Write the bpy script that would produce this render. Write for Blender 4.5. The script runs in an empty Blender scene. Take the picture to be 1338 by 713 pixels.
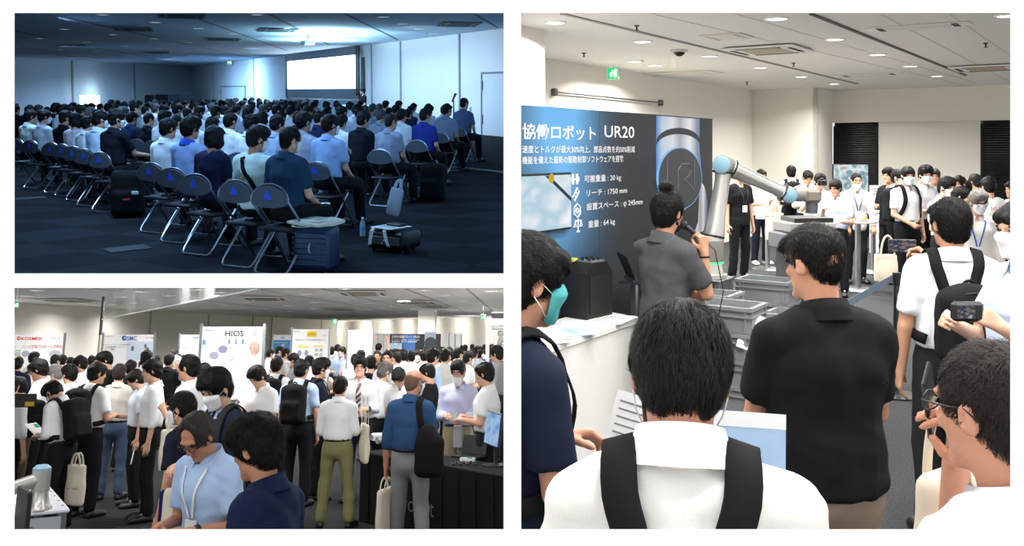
import bpy, bmesh, math, random
import numpy as np
from mathutils import Vector, Matrix

# ------------------------------------------------------------------ camera, world, exposure
F, PX, PY = 1200.0, 669.0, 196.0          # focal length in pixels, principal point
CAMZ = 1.95
SC = bpy.context.scene
COL = SC.collection
cam_d = bpy.data.cameras.new('camera')
cam = bpy.data.objects.new('camera', cam_d); COL.objects.link(cam)
cam.location = (0, 0, CAMZ); cam.rotation_euler = (math.pi / 2, 0, 0)
cam_d.sensor_fit = 'HORIZONTAL'; cam_d.sensor_width = 36.0
cam_d.lens = 36.0 * F / 1338.0
cam_d.shift_y = -(356.5 - PY) / 1338.0
cam_d.clip_start = 0.05; cam_d.clip_end = 400
SC.camera = cam
world = bpy.data.worlds.new('world'); SC.world = world; world.use_nodes = True
world.node_tree.nodes['Background'].inputs[0].default_value = (1.0, 1.0, 1.0, 1)
world.node_tree.nodes['Background'].inputs[1].default_value = 1.12
SC.view_settings.view_transform = 'Standard'; SC.view_settings.look = 'None'
SC.view_settings.exposure = 0.0; SC.view_settings.gamma = 1.0
SC.view_settings.use_curve_mapping = False

# the three rooms seen through the three openings; each one stands in its own frame, turned about the eye
class Room:
    def __init__(s, horizon, eye, box):
        s.h = eye; s.box = box; s.hor = horizon
        s.th = math.atan((PY - horizon) / F)
        s.R = Matrix.Rotation(s.th, 4, 'X')
        s.W = Matrix.Translation((0, 0, CAMZ)) @ s.R @ Matrix.Translation((0, 0, -eye))
        s.Ri = s.R.inverted()
        s.objs = []
    def ray(s, px, py):
        return s.Ri.to_3x3() @ Vector(((px - PX) / F, 1.0, (PY - py) / F))
    def floor(s, px, py, z=0.0):
        d = s.ray(px, py); t = (z - s.h) / d.z
        return Vector((d.x * t, d.y * t, z))
    def up(s, px, py, y):                     # point on the pixel's ray at room depth y
        d = s.ray(px, py); t = y / d.y
        return Vector((d.x * t, y, s.h + d.z * t))
    def on(s, px, py, p0, n):                 # point where the pixel's ray meets a plane
        d = s.ray(px, py); o = Vector((0, 0, s.h)); n = Vector(n)
        t = (Vector(p0) - o).dot(n) / d.dot(n)
        return o + d * t
    def at(s, px, ytop, scale):               # foot point and height of someone whose head top is at this pixel
        d = s.ray(px, s.hor); t = F / scale
        p = Vector((d.x * t, d.y * t, 0))
        dd = s.ray(px, ytop); k = math.hypot(p.x, p.y) / math.hypot(dd.x, dd.y)
        return p, s.h + dd.z * k
R1 = Room(118.0, 1.63, (19, 17, 658, 357))
R2 = Room(435.0, 2.10, (19, 376, 658, 691))
R3 = Room(196.0, 1.95, (681, 17, 1320, 691))

# ------------------------------------------------------------------ materials
MATS = {}
def srgb(c):
    if isinstance(c, str):
        c = [int(c[i:i + 2], 16) / 255 for i in (0, 2, 4)]
    return tuple(x / 12.92 if x <= 0.04045 else ((x + 0.055) / 1.055) ** 2.4 for x in c)
def mat(name, col, rough=0.6, metal=0.0, bump=0.0, bscale=40.0, var=0.0, spec=0.5, emit=None, estr=1.0, alpha=1.0, trans=0.0, sheen=0.0, stretch=None):
    if name in MATS: return MATS[name]
    m = bpy.data.materials.new(name); m.use_nodes = True; nt = m.node_tree
    b = nt.nodes['Principled BSDF']; c = srgb(col)
    b.inputs['Base Color'].default_value = (*c, 1); b.inputs['Roughness'].default_value = rough
    b.inputs['Metallic'].default_value = metal; b.inputs['Specular IOR Level'].default_value = spec
    b.inputs['Alpha'].default_value = alpha; b.inputs['Transmission Weight'].default_value = trans
    b.inputs['Sheen Weight'].default_value = sheen
    if emit is not None:
        b.inputs['Emission Color'].default_value = (*srgb(emit), 1); b.inputs['Emission Strength'].default_value = estr
    if bump or var:
        tc = nt.nodes.new('ShaderNodeTexCoord'); nz = nt.nodes.new('ShaderNodeTexNoise')
        nz.inputs['Scale'].default_value = bscale; nz.inputs['Detail'].default_value = 4
        src = tc.outputs['Object']
        if stretch:
            mp = nt.nodes.new('ShaderNodeMapping'); mp.inputs['Scale'].default_value = stretch
            nt.links.new(src, mp.inputs[0]); src = mp.outputs[0]
        nt.links.new(src, nz.inputs['Vector'])
        if bump:
            bp = nt.nodes.new('ShaderNodeBump'); bp.inputs['Strength'].default_value = bump; bp.inputs['Distance'].default_value = 0.01
            nt.links.new(nz.outputs['Fac'], bp.inputs['Height']); nt.links.new(bp.outputs[0], b.inputs['Normal'])
        if var:
            mx = nt.nodes.new('ShaderNodeMix'); mx.data_type = 'RGBA'
            mx.inputs[6].default_value = (*[x * (1 - var) for x in c], 1); mx.inputs[7].default_value = (*[min(1, x * (1 + var)) for x in c], 1)
            nt.links.new(nz.outputs['Fac'], mx.inputs[0]); nt.links.new(mx.outputs[2], b.inputs['Base Color'])
    MATS[name] = m
    return m
def cloth(c, rough=0.85):
    return mat('cloth_' + c, c, rough, bump=0.05, bscale=260, var=0.05, spec=0.2)
def emis(name, col, st):
    if name in MATS: return MATS[name]
    m = bpy.data.materials.new(name); m.use_nodes = True; nt = m.node_tree
    nt.nodes.remove(nt.nodes['Principled BSDF'])
    e = nt.nodes.new('ShaderNodeEmission'); e.inputs[0].default_value = (*srgb(col), 1); e.inputs[1].default_value = st
    nt.links.new(e.outputs[0], nt.nodes['Material Output'].inputs[0])
    MATS[name] = m
    return m
def plastic(c, rough=0.45): return mat('plastic_%s_%d' % (c, rough * 100), c, rough, var=0.03, bscale=15)
def metal(c, rough=0.3): return mat('metal_%s_%d' % (c, rough * 100), c, rough, metal=1.0, var=0.04, bscale=25)
def paper(c): return mat('paper_' + c, c, 0.8, var=0.02, bscale=12, spec=0.2)

# ------------------------------------------------------------------ mesh helpers
def mesh_np(name, V, Fc, smooth=True):
    me = bpy.data.meshes.new(name)
    V = np.asarray(V, np.float32); n = len(V)
    me.vertices.add(n); me.vertices.foreach_set('co', V.ravel())
    if isinstance(Fc, np.ndarray) and Fc.ndim == 2:
        k = Fc.shape[1]; m = len(Fc); flat = Fc.astype(np.int32).ravel()
        starts = np.arange(m, dtype=np.int32) * k
    else:
        m = len(Fc); flat = np.array([i for f in Fc for i in f], np.int32)
        ln = np.array([len(f) for f in Fc], np.int32); starts = np.concatenate(([0], np.cumsum(ln)[:-1])).astype(np.int32)
    me.loops.add(len(flat)); me.loops.foreach_set('vertex_index', flat)
    me.polygons.add(m); me.polygons.foreach_set('loop_start', starts)
    me.update(calc_edges=True); me.validate(clean_customdata=False)
    me.polygons.foreach_set('use_smooth', np.full(len(me.polygons), smooth, bool))
    me.materials.append(None)
    return me
def join_vf(parts):
    Vs, Fs, b = [], [], 0
    for V, Fc in parts:
        Vs.append(np.asarray(V, np.float32)); Fs.append(np.asarray(Fc) + b); b += len(V)
    return np.concatenate(Vs), np.concatenate(Fs)
class MB:
    def __init__(s): s.v = []; s.f = []
    def quads(s, vs, fs):
        b = len(s.v); s.v += [tuple(v) for v in vs]; s.f += [tuple(i + b for i in f) for f in fs]; return s
    def box(s, c, d, M=None, bev=0.0):
        x, y, z = [q / 2 for q in d]
        if bev:
            bev = min(bev, x * .9, y * .9, z * .9)
            vs = []; ring = [(x - bev, y), (x, y - bev), (x, -y + bev), (x - bev, -y), (-x + bev, -y), (-x, -y + bev), (-x, y - bev), (-x + bev, y)]
            inner = [(max(-x + bev, min(x - bev, a)), max(-y + bev, min(y - bev, b))) for a, b in ring]
            for (rg, zz) in ((inner, -z), (ring, -z + bev), (ring, z - bev), (inner, z)):
                vs += [(a, b, zz) for a, b in rg]
            fs = [tuple(range(8))] + [(8 * k + i, 8 * k + 8 + i, 8 * k + 8 + (i + 1) % 8, 8 * k + (i + 1) % 8) for k in range(3) for i in range(8)] + [tuple(reversed(range(24, 32)))]
        else:
            vs = [(a * x, b * y, e * z) for e in (-1, 1) for a, b in ((-1, -1), (1, -1), (1, 1), (-1, 1))]
            fs = [(3, 2, 1, 0), (4, 5, 6, 7), (0, 1, 5, 4), (1, 2, 6, 5), (2, 3, 7, 6), (3, 0, 4, 7)]
        c = Vector(c)
        vs = [(M @ Vector(v) if M else Vector(v)) + c for v in vs]
        return s.quads(vs, fs)
    def tube(s, pts, r, n=8, closed=False, cap=True):
        pts = [Vector(p) for p in pts]; N = len(pts); vs = []; up = None
        for i, p in enumerate(pts):
            if closed: t = pts[(i + 1) % N] - pts[i - 1]
            else: t = pts[min(i + 1, N - 1)] - pts[max(i - 1, 0)]
            t.normalize()
            if up is None: up = t.orthogonal().normalized()
            up = (up - t * up.dot(t))
            if up.length < 1e-6: up = t.orthogonal()
            up.normalize(); w = t.cross(up)
            rr = r[i] if isinstance(r, (list, tuple)) else r
            vs += [p + (up * math.cos(a) + w * math.sin(a)) * rr for a in [2 * math.pi * k / n for k in range(n)]]
        fs = []
        for i in range(N if closed else N - 1):
            j = (i + 1) % N
            fs += [(i * n + k, i * n + (k + 1) % n, j * n + (k + 1) % n, j * n + k) for k in range(n)]
        if cap and not closed: fs += [tuple(reversed(range(n))), tuple((N - 1) * n + k for k in range(n))]
        return s.quads(vs, fs)
    def lathe(s, prof, n=20, c=(0, 0, 0), M=None):
        c = Vector(c); vs = []; fs = []
        for r, z in prof:
            for k in range(n):
                a = 2 * math.pi * k / n; v = Vector((r * math.cos(a), r * math.sin(a), z)); vs.append((M @ v if M else v) + c)
        for i in range(len(prof) - 1):
            fs += [(i * n + k, i * n + (k + 1) % n, (i + 1) * n + (k + 1) % n, (i + 1) * n + k) for k in range(n)]
        if prof[0][0] > 1e-5: fs.append(tuple(reversed(range(n))))
        if prof[-1][0] > 1e-5: fs.append(tuple((len(prof) - 1) * n + k for k in range(n)))
        return s.quads(vs, fs)
    def prism(s, poly, h0, h1, M=None, c=(0, 0, 0)):      # polygon in xy extruded in z
        n = len(poly); c = Vector(c)
        vs = [Vector((x, y, h)) for h in (h0, h1) for x, y in poly]
        vs = [(M @ v if M else v) + c for v in vs]
        return s.quads(vs, [tuple(reversed(range(n))), tuple(range(n, 2 * n))] + [(i, (i + 1) % n, n + (i + 1) % n, n + i) for i in range(n)])
    def quad(s, a, b, c, d): return s.quads([a, b, c, d], [(0, 1, 2, 3)])
    def slab(s, a, b, c, d, t):                             # quad a b c d with thickness along its normal
        a, b, c, d = map(Vector, (a, b, c, d)); n = (b - a).cross(d - a).normalized() * t
        return s.quads([a, b, c, d, a + n, b + n, c + n, d + n], [(3, 2, 1, 0), (4, 5, 6, 7), (0, 1, 5, 4), (1, 2, 6, 5), (2, 3, 7, 6), (3, 0, 4, 7)])
    def mesh(s, name, smooth=False): return mesh_np(name, s.v, s.f, smooth)
def auto_smooth(me, deg=35):
    me.polygons.foreach_set('use_smooth', np.ones(len(me.polygons), bool))
    me.set_sharp_from_angle(angle=math.radians(deg))

def obj(name, me, m=None, parent=None, smooth=None):
    if isinstance(me, MB): me = me.mesh(name)
    if smooth: auto_smooth(me, smooth)
    o = bpy.data.objects.new(name, me); COL.objects.link(o)
    if m is not None:
        o.material_slots[0].link = 'OBJECT'; o.material_slots[0].material = m
    if parent is not None: o.parent = parent
    return o
def tag(o, label=None, cat=None, group=None, kind=None):
    if label: o['label'] = label
    if cat: o['category'] = cat
    if group: o['group'] = group
    if kind: o['kind'] = kind
    return o
def put(room, o, loc=(0, 0, 0), rz=0.0, sc=1.0, extra=None):
    M = room.W @ Matrix.Translation(loc) @ Matrix.Rotation(math.radians(rz), 4, 'Z')
    if extra: M = M @ extra
    if sc != 1.0: M = M @ Matrix.Scale(sc, 4)
    o.matrix_world = M; room.objs.append(o)
    return o
def thing(room, name, label, cat, loc=(0, 0, 0), rz=0.0, group=None, sc=1.0, extra=None):
    o = bpy.data.objects.new(name, None); COL.objects.link(o); o.empty_display_size = 0.1
    tag(o, label, cat, group)
    return put(room, o, loc, rz, sc, extra)
def solo(room, name, me, m, label, cat, loc=(0, 0, 0), rz=0.0, group=None, sc=1.0, extra=None, smooth=None):
    return put(room, tag(obj(name, me, m, smooth=smooth), label, cat, group), loc, rz, sc, extra)
def struct(room, name, me, m, parent=None, label=None):
    o = obj(name, me, m, parent); o['kind'] = 'structure'
    if label: o['label'] = label
    if parent is None: put(room, o)
    return o
def area(room, name, loc, size, power, col=(1, 1, 1), target=None, size_y=None, spread=180):
    l = bpy.data.lights.new(name, 'AREA'); l.energy = power; l.color = col; l.size = size
    if size_y: l.shape = 'RECTANGLE'; l.size_y = size_y
    else: l.shape = 'DISK'
    l.spread = math.radians(spread)
    o = bpy.data.objects.new(name, l); COL.objects.link(o)
    M = Matrix.Translation(loc)
    if target is not None: M = M @ (Vector(target) - Vector(loc)).to_track_quat('-Z', 'Y').to_matrix().to_4x4()
    o.matrix_world = room.W @ M
    return o
def text_mesh(body, size=1.0, align='LEFT', extrude=0.0, bold=0.0, width=None):
    c = bpy.data.curves.new('txt', 'FONT'); c.body = body; c.size = size; c.align_x = align; c.extrude = extrude; c.offset = bold
    c.resolution_u = 3
    o = bpy.data.objects.new('txt', c); COL.objects.link(o)
    me = o.to_mesh().copy(); o.to_mesh_clear()
    bpy.data.objects.remove(o); bpy.data.curves.remove(c)
    if width:
        xs = [v.co.x for v in me.vertices]; w = max(xs) - min(xs); x0 = min(xs)
        for v in me.vertices: v.co.x = (v.co.x - x0) * width / w + x0
    me.materials.clear(); me.materials.append(None)
    return me
def text_on(name, body, size, m, parent, M, align='LEFT', bold=0.0, width=None):
    o = obj(name, text_mesh(body, size, align, 0.0, bold, width), m, parent)
    o.matrix_local = M
    return o
# ------------------------------------------------------------------ implicit surfaces for bodies, clothes and bags
class Prim:
    def __init__(s, f, lo, hi, M, op, k):
        s.f = f; s.op = op; s.k = k
        M = Matrix(M) if M is not None else Matrix.Identity(4)
        s.Mi = np.array(M.inverted(), np.float32); s.M = M
        cs = [M @ Vector((x, y, z)) for x in (lo[0], hi[0]) for y in (lo[1], hi[1]) for z in (lo[2], hi[2])]
        s.lo = np.array([min(c[i] for c in cs) for i in range(3)]); s.hi = np.array([max(c[i] for c in cs) for i in range(3)])
    def __call__(s, P):
        Q = P @ s.Mi[:3, :3].T + s.Mi[:3, 3]
        return s.f(Q)
def rc(a, b, ra, rb, M=None, op='u', k=0.0):
    a = np.array(a, np.float32); b = np.array(b, np.float32); ba = b - a; L = float(ba @ ba) + 1e-12
    def f(P):
        q = P - a; t = np.clip(q @ ba / L, 0, 1)
        return np.linalg.norm(q - t[:, None] * ba, axis=1) - (ra + (rb - ra) * t)
    r = max(ra, rb)
    return Prim(f, np.minimum(a, b) - r, np.maximum(a, b) + r, M, op, k)
def fc(a, b, ra, rb, M=None, op='u', k=0.0):              # cone with a flat end at b
    a = np.array(a, np.float32); b = np.array(b, np.float32); ba = b - a; L = float(ba @ ba) + 1e-12; l = math.sqrt(L)
    def f(P):
        q = P - a; t0 = q @ ba / L; t = np.clip(t0, 0, 1)
        d = np.linalg.norm(q - np.maximum(t0, t)[:, None].clip(0) * ba, axis=1) - (ra + (rb - ra) * t)
        return np.maximum(d, (t0 - 1) * l)
    r = max(ra, rb)
    return Prim(f, np.minimum(a, b) - r, np.maximum(a, b) + r, M, op, k)
def ec(a, b, r0, r1, M=None, op='u', k=0.0):              # elliptic cone along z, r = (rx, ry)
    a = np.array(a, np.float32); b = np.array(b, np.float32); ba = b - a; L = float(ba @ ba) + 1e-12
    def f(P):
        q = P - a; t = np.clip(q @ ba / L, 0, 1); e = q - t[:, None] * ba
        rx = r0[0] + (r1[0] - r0[0]) * t; ry = r0[1] + (r1[1] - r0[1]) * t; rm = np.minimum(rx, ry)
        return (np.sqrt((e[:, 0] / rx) ** 2 + (e[:, 1] / ry) ** 2 + (e[:, 2] / rm) ** 2) - 1) * rm
    r = max(*r0, *r1)
    return Prim(f, np.minimum(a, b) - r, np.maximum(a, b) + r, M, op, k)
def el(c, r, M=None, op='u', k=0.0, rot=None):
    c = np.array(c, np.float32); r = np.array(r, np.float32); A = np.array(rot.to_3x3(), np.float32) if rot is not None else None
    def f(P):
        q = P - c
        if A is not None: q = q @ A
        k0 = np.linalg.norm(q / r, axis=1); k1 = np.linalg.norm(q / (r * r), axis=1) + 1e-9
        return k0 * (k0 - 1) / k1
    m = r if A is None else np.full(3, r.max())
    return Prim(f, c - m, c + m, M, op, k)
def rb(c, h, r, M=None, op='u', k=0.0):                   # rounded box
    c = np.array(c, np.float32); h = np.array(h, np.float32) - r
    def f(P):
        q = np.abs(P - c) - h
        return np.linalg.norm(np.maximum(q, 0), axis=1) + np.minimum(q.max(axis=1), 0) - r
    return Prim(f, c - h - r, c + h + r, M, op, k)
def cut(p, n, M=None, k=0.0):                             # keeps the side that n points away from
    p = np.array(p, np.float32); n = np.array(n, np.float32); n = n / np.linalg.norm(n)
    pr = Prim(lambda P: (P - p) @ n, (0, 0, 0), (0, 0, 0), M, 'i', k)
    return pr
def smin(a, b, k):
    if k <= 0: return np.minimum(a, b)
    h = np.clip(0.5 + 0.5 * (b - a) / k, 0, 1)
    return b + (a - b) * h - k * h * (1 - h)
def sdf_at(prims, P):
    P = np.asarray(P, np.float32); G = np.full(len(P), 1.0, np.float32)
    for p in prims:
        d = p(P)
        if p.op == 'u': G = smin(G, d, p.k)
        elif p.op == 'd': G = -smin(-G, d, p.k)
        else: G = -smin(-G, -d, p.k)
    return G
def sdf_grad(prims, P, e=0.004):
    g = np.stack([sdf_at(prims, P + np.eye(3, dtype=np.float32)[i] * e) - sdf_at(prims, P - np.eye(3, dtype=np.float32)[i] * e) for i in range(3)], 1)
    return g / (np.linalg.norm(g, axis=1, keepdims=True) + 1e-9)
def project(prims, P, off=0.0, it=6):
    P = np.asarray(P, np.float32).copy()
    for _ in range(it):
        P -= sdf_grad(prims, P) * (sdf_at(prims, P) - off)[:, None] * 0.9
    return P, sdf_grad(prims, P)
_E = [(a, b) for a in range(8) for b in range(a + 1, 8) if bin(a ^ b).count('1') == 1]
def surface(prims, vox, relax=1):
    us = [p for p in prims if p.op == 'u']
    lo = np.min([p.lo for p in us], 0) - 3 * vox; hi = np.max([p.hi for p in us], 0) + 3 * vox
    dm = np.ceil((hi - lo) / vox).astype(int) + 1
    ax = [(lo[i] + vox * np.arange(dm[i])).astype(np.float32) for i in range(3)]
    G = np.full(dm, 1.0, np.float32)
    for p in prims:
        if p.op == 'i': a = np.zeros(3, int); b = dm
        else:
            mg = max(2.5 * vox, p.k * 1.2)
            a = np.maximum(np.floor((p.lo - mg - lo) / vox).astype(int), 0); b = np.minimum(np.ceil((p.hi + mg - lo) / vox).astype(int) + 1, dm)
            if (b <= a).any(): continue
        sl = tuple(slice(a[i], b[i]) for i in range(3))
        X = np.stack(np.meshgrid(*[ax[i][sl[i]] for i in range(3)], indexing='ij'), -1).reshape(-1, 3)
        d = p(X).reshape([b[i] - a[i] for i in range(3)])
        if p.op == 'u': G[sl] = smin(G[sl], d, p.k)
        elif p.op == 'd': G[sl] = -smin(-G[sl], d, p.k)
        else: G[sl] = -smin(-G[sl], -d, p.k)
    S = G < 0; n = np.array(G.shape)
    C = [(slice(i, n[0] - 1 + i), slice(j, n[1] - 1 + j), slice(k, n[2] - 1 + k)) for i in (0, 1) for j in (0, 1) for k in (0, 1)]
    cnt = sum(S[c].astype(np.int8) for c in C)
    cells = np.argwhere((cnt > 0) & (cnt < 8))
    offs = np.array([(i, j, k) for i in (0, 1) for j in (0, 1) for k in (0, 1)])
    vals = np.stack([G[tuple((cells + o).T)] for o in offs], 1)
    pos = np.zeros((len(cells), 3), np.float32); num = np.zeros(len(cells), np.float32)
    for a, b in _E:
        va, vb = vals[:, a], vals[:, b]; m = (va < 0) != (vb < 0)
        t = np.where(m, va / np.where(m, va - vb, 1), 0)
        pos += m[:, None] * (offs[a] + t[:, None] * (offs[b] - offs[a])); num += m
    V = (cells + pos / num[:, None]) * vox + lo
    vid = np.full(n - 1, -1, np.int32); vid[tuple(cells.T)] = np.arange(len(cells))
    Fs = []
    for d in range(3):
        e, f = (d + 1) % 3, (d + 2) % 3
        s0 = [slice(0, n[0]), slice(0, n[1]), slice(0, n[2])]; s1 = list(s0)
        s0[d] = slice(0, n[d] - 1); s1[d] = slice(1, n[d])
        A = S[tuple(s0)]; B = S[tuple(s1)]
        ed = np.argwhere(A != B)
        ed = ed[(ed[:, e] > 0) & (ed[:, f] > 0) & (ed[:, e] < n[e] - 1) & (ed[:, f] < n[f] - 1)]
        if not len(ed): continue
        inside = A[tuple(ed.T)]
        def q(de, df):
            c = ed.copy(); c[:, e] -= de; c[:, f] -= df; return vid[tuple(c.T)]
        Q = np.stack([q(1, 1), q(0, 1), q(0, 0), q(1, 0)], 1)
        Q[~inside] = Q[~inside][:, ::-1]
        Fs.append(Q)
    Fc = np.concatenate(Fs)
    for _ in range(relax):
        src = np.concatenate([Fc.T.ravel()] * 2); dst = np.concatenate([np.roll(Fc, -1, 1).T.ravel(), np.roll(Fc, 1, 1).T.ravel()])
        c = np.bincount(src, minlength=len(V)).astype(np.float32)
        acc = np.stack([np.bincount(src, V[dst, i], len(V)) for i in range(3)], 1)
        V = V * 0.5 + 0.5 * acc / c[:, None]
    return V.astype(np.float32), Fc
def vnormals(V, Fc):
    n = np.cross(V[Fc[:, 2]] - V[Fc[:, 0]], V[Fc[:, 3]] - V[Fc[:, 1]]); idx = Fc.T.ravel(); n4 = np.concatenate([n] * 4)
    N = np.stack([np.bincount(idx, n4[:, i], len(V)) for i in range(3)], 1).astype(np.float32)
    return N / (np.linalg.norm(N, axis=1, keepdims=True) + 1e-12)
def wav(V, seed, freq, n=6, aniso=(1, 1, 1)):
    rs = np.random.RandomState(seed); out = np.zeros(len(V), np.float32)
    W = V * np.array(aniso, np.float32)
    for i in range(n):
        d = rs.normal(size=3); d /= np.linalg.norm(d); f = freq * rs.uniform(.6, 1.5)
        out += np.sin(W @ d.astype(np.float32) * f + rs.uniform(0, 6.28) + 1.2 * np.sin(W @ rs.normal(size=3).astype(np.float32) * f * .4))
    return out / n ** .5
def folds(V, Fc, seed, amp, freq=26, aniso=(1, 1, .6)):
    w = wav(V, seed, freq, 5, aniso); w = 1 - np.abs(w)          # ridged
    return V + vnormals(V, Fc) * (amp * w)[:, None]
# ------------------------------------------------------------------ people
def v3(*a): return Vector(a)
ARMS = {   # upper-arm and forearm directions for the right arm (torso frame, x out, y forward), finger curl, palm normal
    'down':  ((.16, -.02, -1), (.06, .16, -1), .35, (-1, 0, 0)),
    'back':  ((.2, -.25, -1), (-.2, .12, -1), .5, (-1, 0, 0)),
    'hold':  ((.14, .10, -1), (-.42, 1, .12), .6, (-.5, 0, -1)),
    'holdlo': ((.16, .12, -1), (-.45, .8, -.45), .6, (-.9, -.3, 0)),
    'phone': ((.12, .40, -1), (-.35, .8, .75), .75, (-.8, .6, 0)),
    'raise': ((.25, .95, -.05), (-.25, .75, .75), .75, (-.9, .5, 0)),
    'high':  ((.3, .6, .9), (-.35, .25, 1), .75, (-.5, .8, 0)),
    'mic':   ((.10, .45, -1), (-.22, .28, 1), .85, (-1, .1, 0)),
    'cross': ((.12, .30, -1), (-1, .55, -.02), .5, (0, -1, 0)),
    'chest': ((.16, .2, -1), (-.6, .7, .5), .55, (-.8, 0, -.5)),
    'lap':   ((.14, .18, -1), (-.35, .85, -.38), .45, (0, 0, -1)),
    'ear':   ((.25, .55, -.55), (-.55, -.05, 1), .7, (-1, 0, 0)),
    'lean':  ((.12, .5, -1), (-.05, .55, -1), .5, (0, 0, -1)),
}
def unit(v): return Vector(v).normalized()
def head_prims(Hd, k=.012):
    P = [el((0, -.010, .034), (.074, .093, .086), Hd, k=k), el((0, .026, -.028), (.056, .060, .084), Hd, k=.022),
         el((0, .014, -.060), (.049, .064, .046), Hd, k=.016), el((0, .064, -.096), (.024, .024, .022), Hd, k=.022),
         el((0, .080, .030), (.05, .016, .012), Hd, k=.02),
         el((.030, .099, .010), (.018, .013, .011), Hd, 'd', .012), el((-.030, .099, .010), (.018, .013, .011), Hd, 'd', .012),
         el((.036, .066, -.022), (.020, .018, .016), Hd, k=.016), el((-.036, .066, -.022), (.020, .018, .016), Hd, k=.016),
         rc((0, .088, .016), (0, .105, -.026), .006, .0100, Hd, k=.012), rc((-.010, .094, -.029), (.010, .094, -.029), .007, .007, Hd, k=.008)]
    for s in (1, -1):
        r = Matrix.Rotation(s * -.35, 4, 'Z') @ Matrix.Rotation(-.2, 4, 'X')
        P += [el((s * .079, -.006, -.004), (.009, .019, .030), Hd, k=.006, rot=r), el((s * .091, .002, -.001), (.009, .010, .017), Hd, 'd', .004, rot=r)]
    return P
def hair_prims(Hd, style):
    t = {'crop': .005, 'bald': .004, 'shaved': .003}.get(style, .013)
    c = (0, -.012, .038)
    P = [el(c, (.075 + t, .095 + t, .087 + t * 1.15), Hd, k=.01), el((0, -.050, -.022), (.058 + t, .044 + t, .068), Hd, k=.03)]
    if style == 'fade': P = [el((0, -.004, .052), (.082, .098, .086), Hd, k=.01), el((0, -.048, -.006), (.056, .048, .060), Hd, k=.03)]
    if style == 'long': P += [el((0, -.035, -.055), (.088, .072, .095), Hd, k=.03), rc((0, -.05, -.08), (0, -.06, -.17), .075, .06, Hd, k=.04), el((.06, .02, -.05), (.03, .05, .08), Hd, k=.03), el((-.06, .02, -.05), (.03, .05, .08), Hd, k=.03)]
    if style == 'bob': P += [el((0, -.03, -.045), (.094, .082, .085), Hd, k=.03), el((.062, .015, -.05), (.03, .06, .07), Hd, k=.03), el((-.062, .015, -.05), (.03, .06, .07), Hd, k=.03)]
    if style in ('mop', 'curly'): P += [el((0, .01, .085), (.082, .10, .062), Hd, k=.03), el((0, .06, .075), (.064, .045, .042), Hd, k=.03)]
    P += [el((0, .138, -.045), (.080, .090, .128), Hd, 'd', .012)]
    if style not in ('long', 'bob'):
        for s in (1, -1): P += [el((s * .090, .012, -.022), (.026, .034, .042), Hd, 'd', .008)]
        P += [el((0, .09, -.10), (.13, .11, .09), Hd, 'd', .015), cut((0, 0, -.062 if style in ('crop', 'fade') else -.092), (0, .3, -1), Hd)]
    else:
        P += [cut((0, 0, -.15 if style == 'bob' else -.24), (0, 0, -1), Hd)]
    if style in ('short', 'fade', 'mop', 'curly', 'bob', 'long'): P += [el((0, .070, .072), (.060, .034, .026), Hd, k=.02), el((.025, .086, .056), (.036, .014, .018), Hd, k=.014), el((-.025, .086, .058), (.036, .014, .016), Hd, k=.014)]
    if style == 'flat': P += [el((0, .078, .055), (.062, .028, .034), Hd, k=.02)]
    if style == 'bald': P += [el((0, .025, .105), (.090, .130, .085), Hd, 'd', .015)]
    if style == 'thin': P += [el((0, .115, .075), (.078, .072, .085), Hd, 'd', .02)]
    if style == 'bun': P += [el((0, -.030, .155), (.040, .040, .036), Hd, k=.008)]
    return P
def strands(prims, Hd, n, seed, length=.05, curl=.3, V=None, lift=.25, whorl=(0, -.06, .12), w=.0011):
    rs = np.random.RandomState(seed)
    R = np.array(Hd.to_3x3(), np.float32); W = np.array(Hd @ Vector(whorl), np.float32)
    p = V[rs.randint(0, len(V), n)] + rs.normal(size=(n, 3)).astype(np.float32) * .003
    p, N = project(prims, p, .0, 3)
    g = (p - W); g /= np.linalg.norm(g, axis=1, keepdims=True) + 1e-6
    g = g * .8 + R @ np.array((0, .25, -.55), np.float32) + rs.normal(size=(n, 3)) * curl
    # neighbouring strands share a direction so that locks form
    lock = np.stack([wav(p, seed + i, 95, 4) for i in range(3)], 1); g = g + lock * curl * 1.6
    rows = []; pts = p.copy(); steps = 4; L = length * rs.uniform(.5, 1.1, (n, 1)) / steps
    for i in range(steps + 1):
        rows.append(pts.copy())
        N = sdf_grad(prims, pts); t = g - N * (g * N).sum(1, keepdims=True); t /= np.linalg.norm(t, axis=1, keepdims=True) + 1e-6
        pts = pts + L * (t + N * lift * (1 if i < 2 else -.4))
        g = g + rs.normal(size=(n, 3)) * curl * .5
        d = sdf_at(prims, pts); pts = pts + N * np.maximum(.0008 - d, 0)[:, None]
    rows = np.stack(rows, 1); T = np.gradient(rows, axis=1); S = np.cross(T, N[:, None, :]); S /= np.linalg.norm(S, axis=2, keepdims=True) + 1e-9
    wid = np.linspace(1, .15, steps + 1)[None, :, None] * w * rs.uniform(.6, 1.5, (n, 1, 1))
    Vv = np.stack([rows - S * wid, rows + S * wid], 2).reshape(-1, 3).astype(np.float32)
    b = (np.arange(n) * (steps + 1) * 2)[:, None] + (np.arange(steps) * 2)[None, :]
    Fq = np.stack([b, b + 1, b + 3, b + 2], -1).reshape(-1, 4)
    return Vv, Fq
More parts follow.
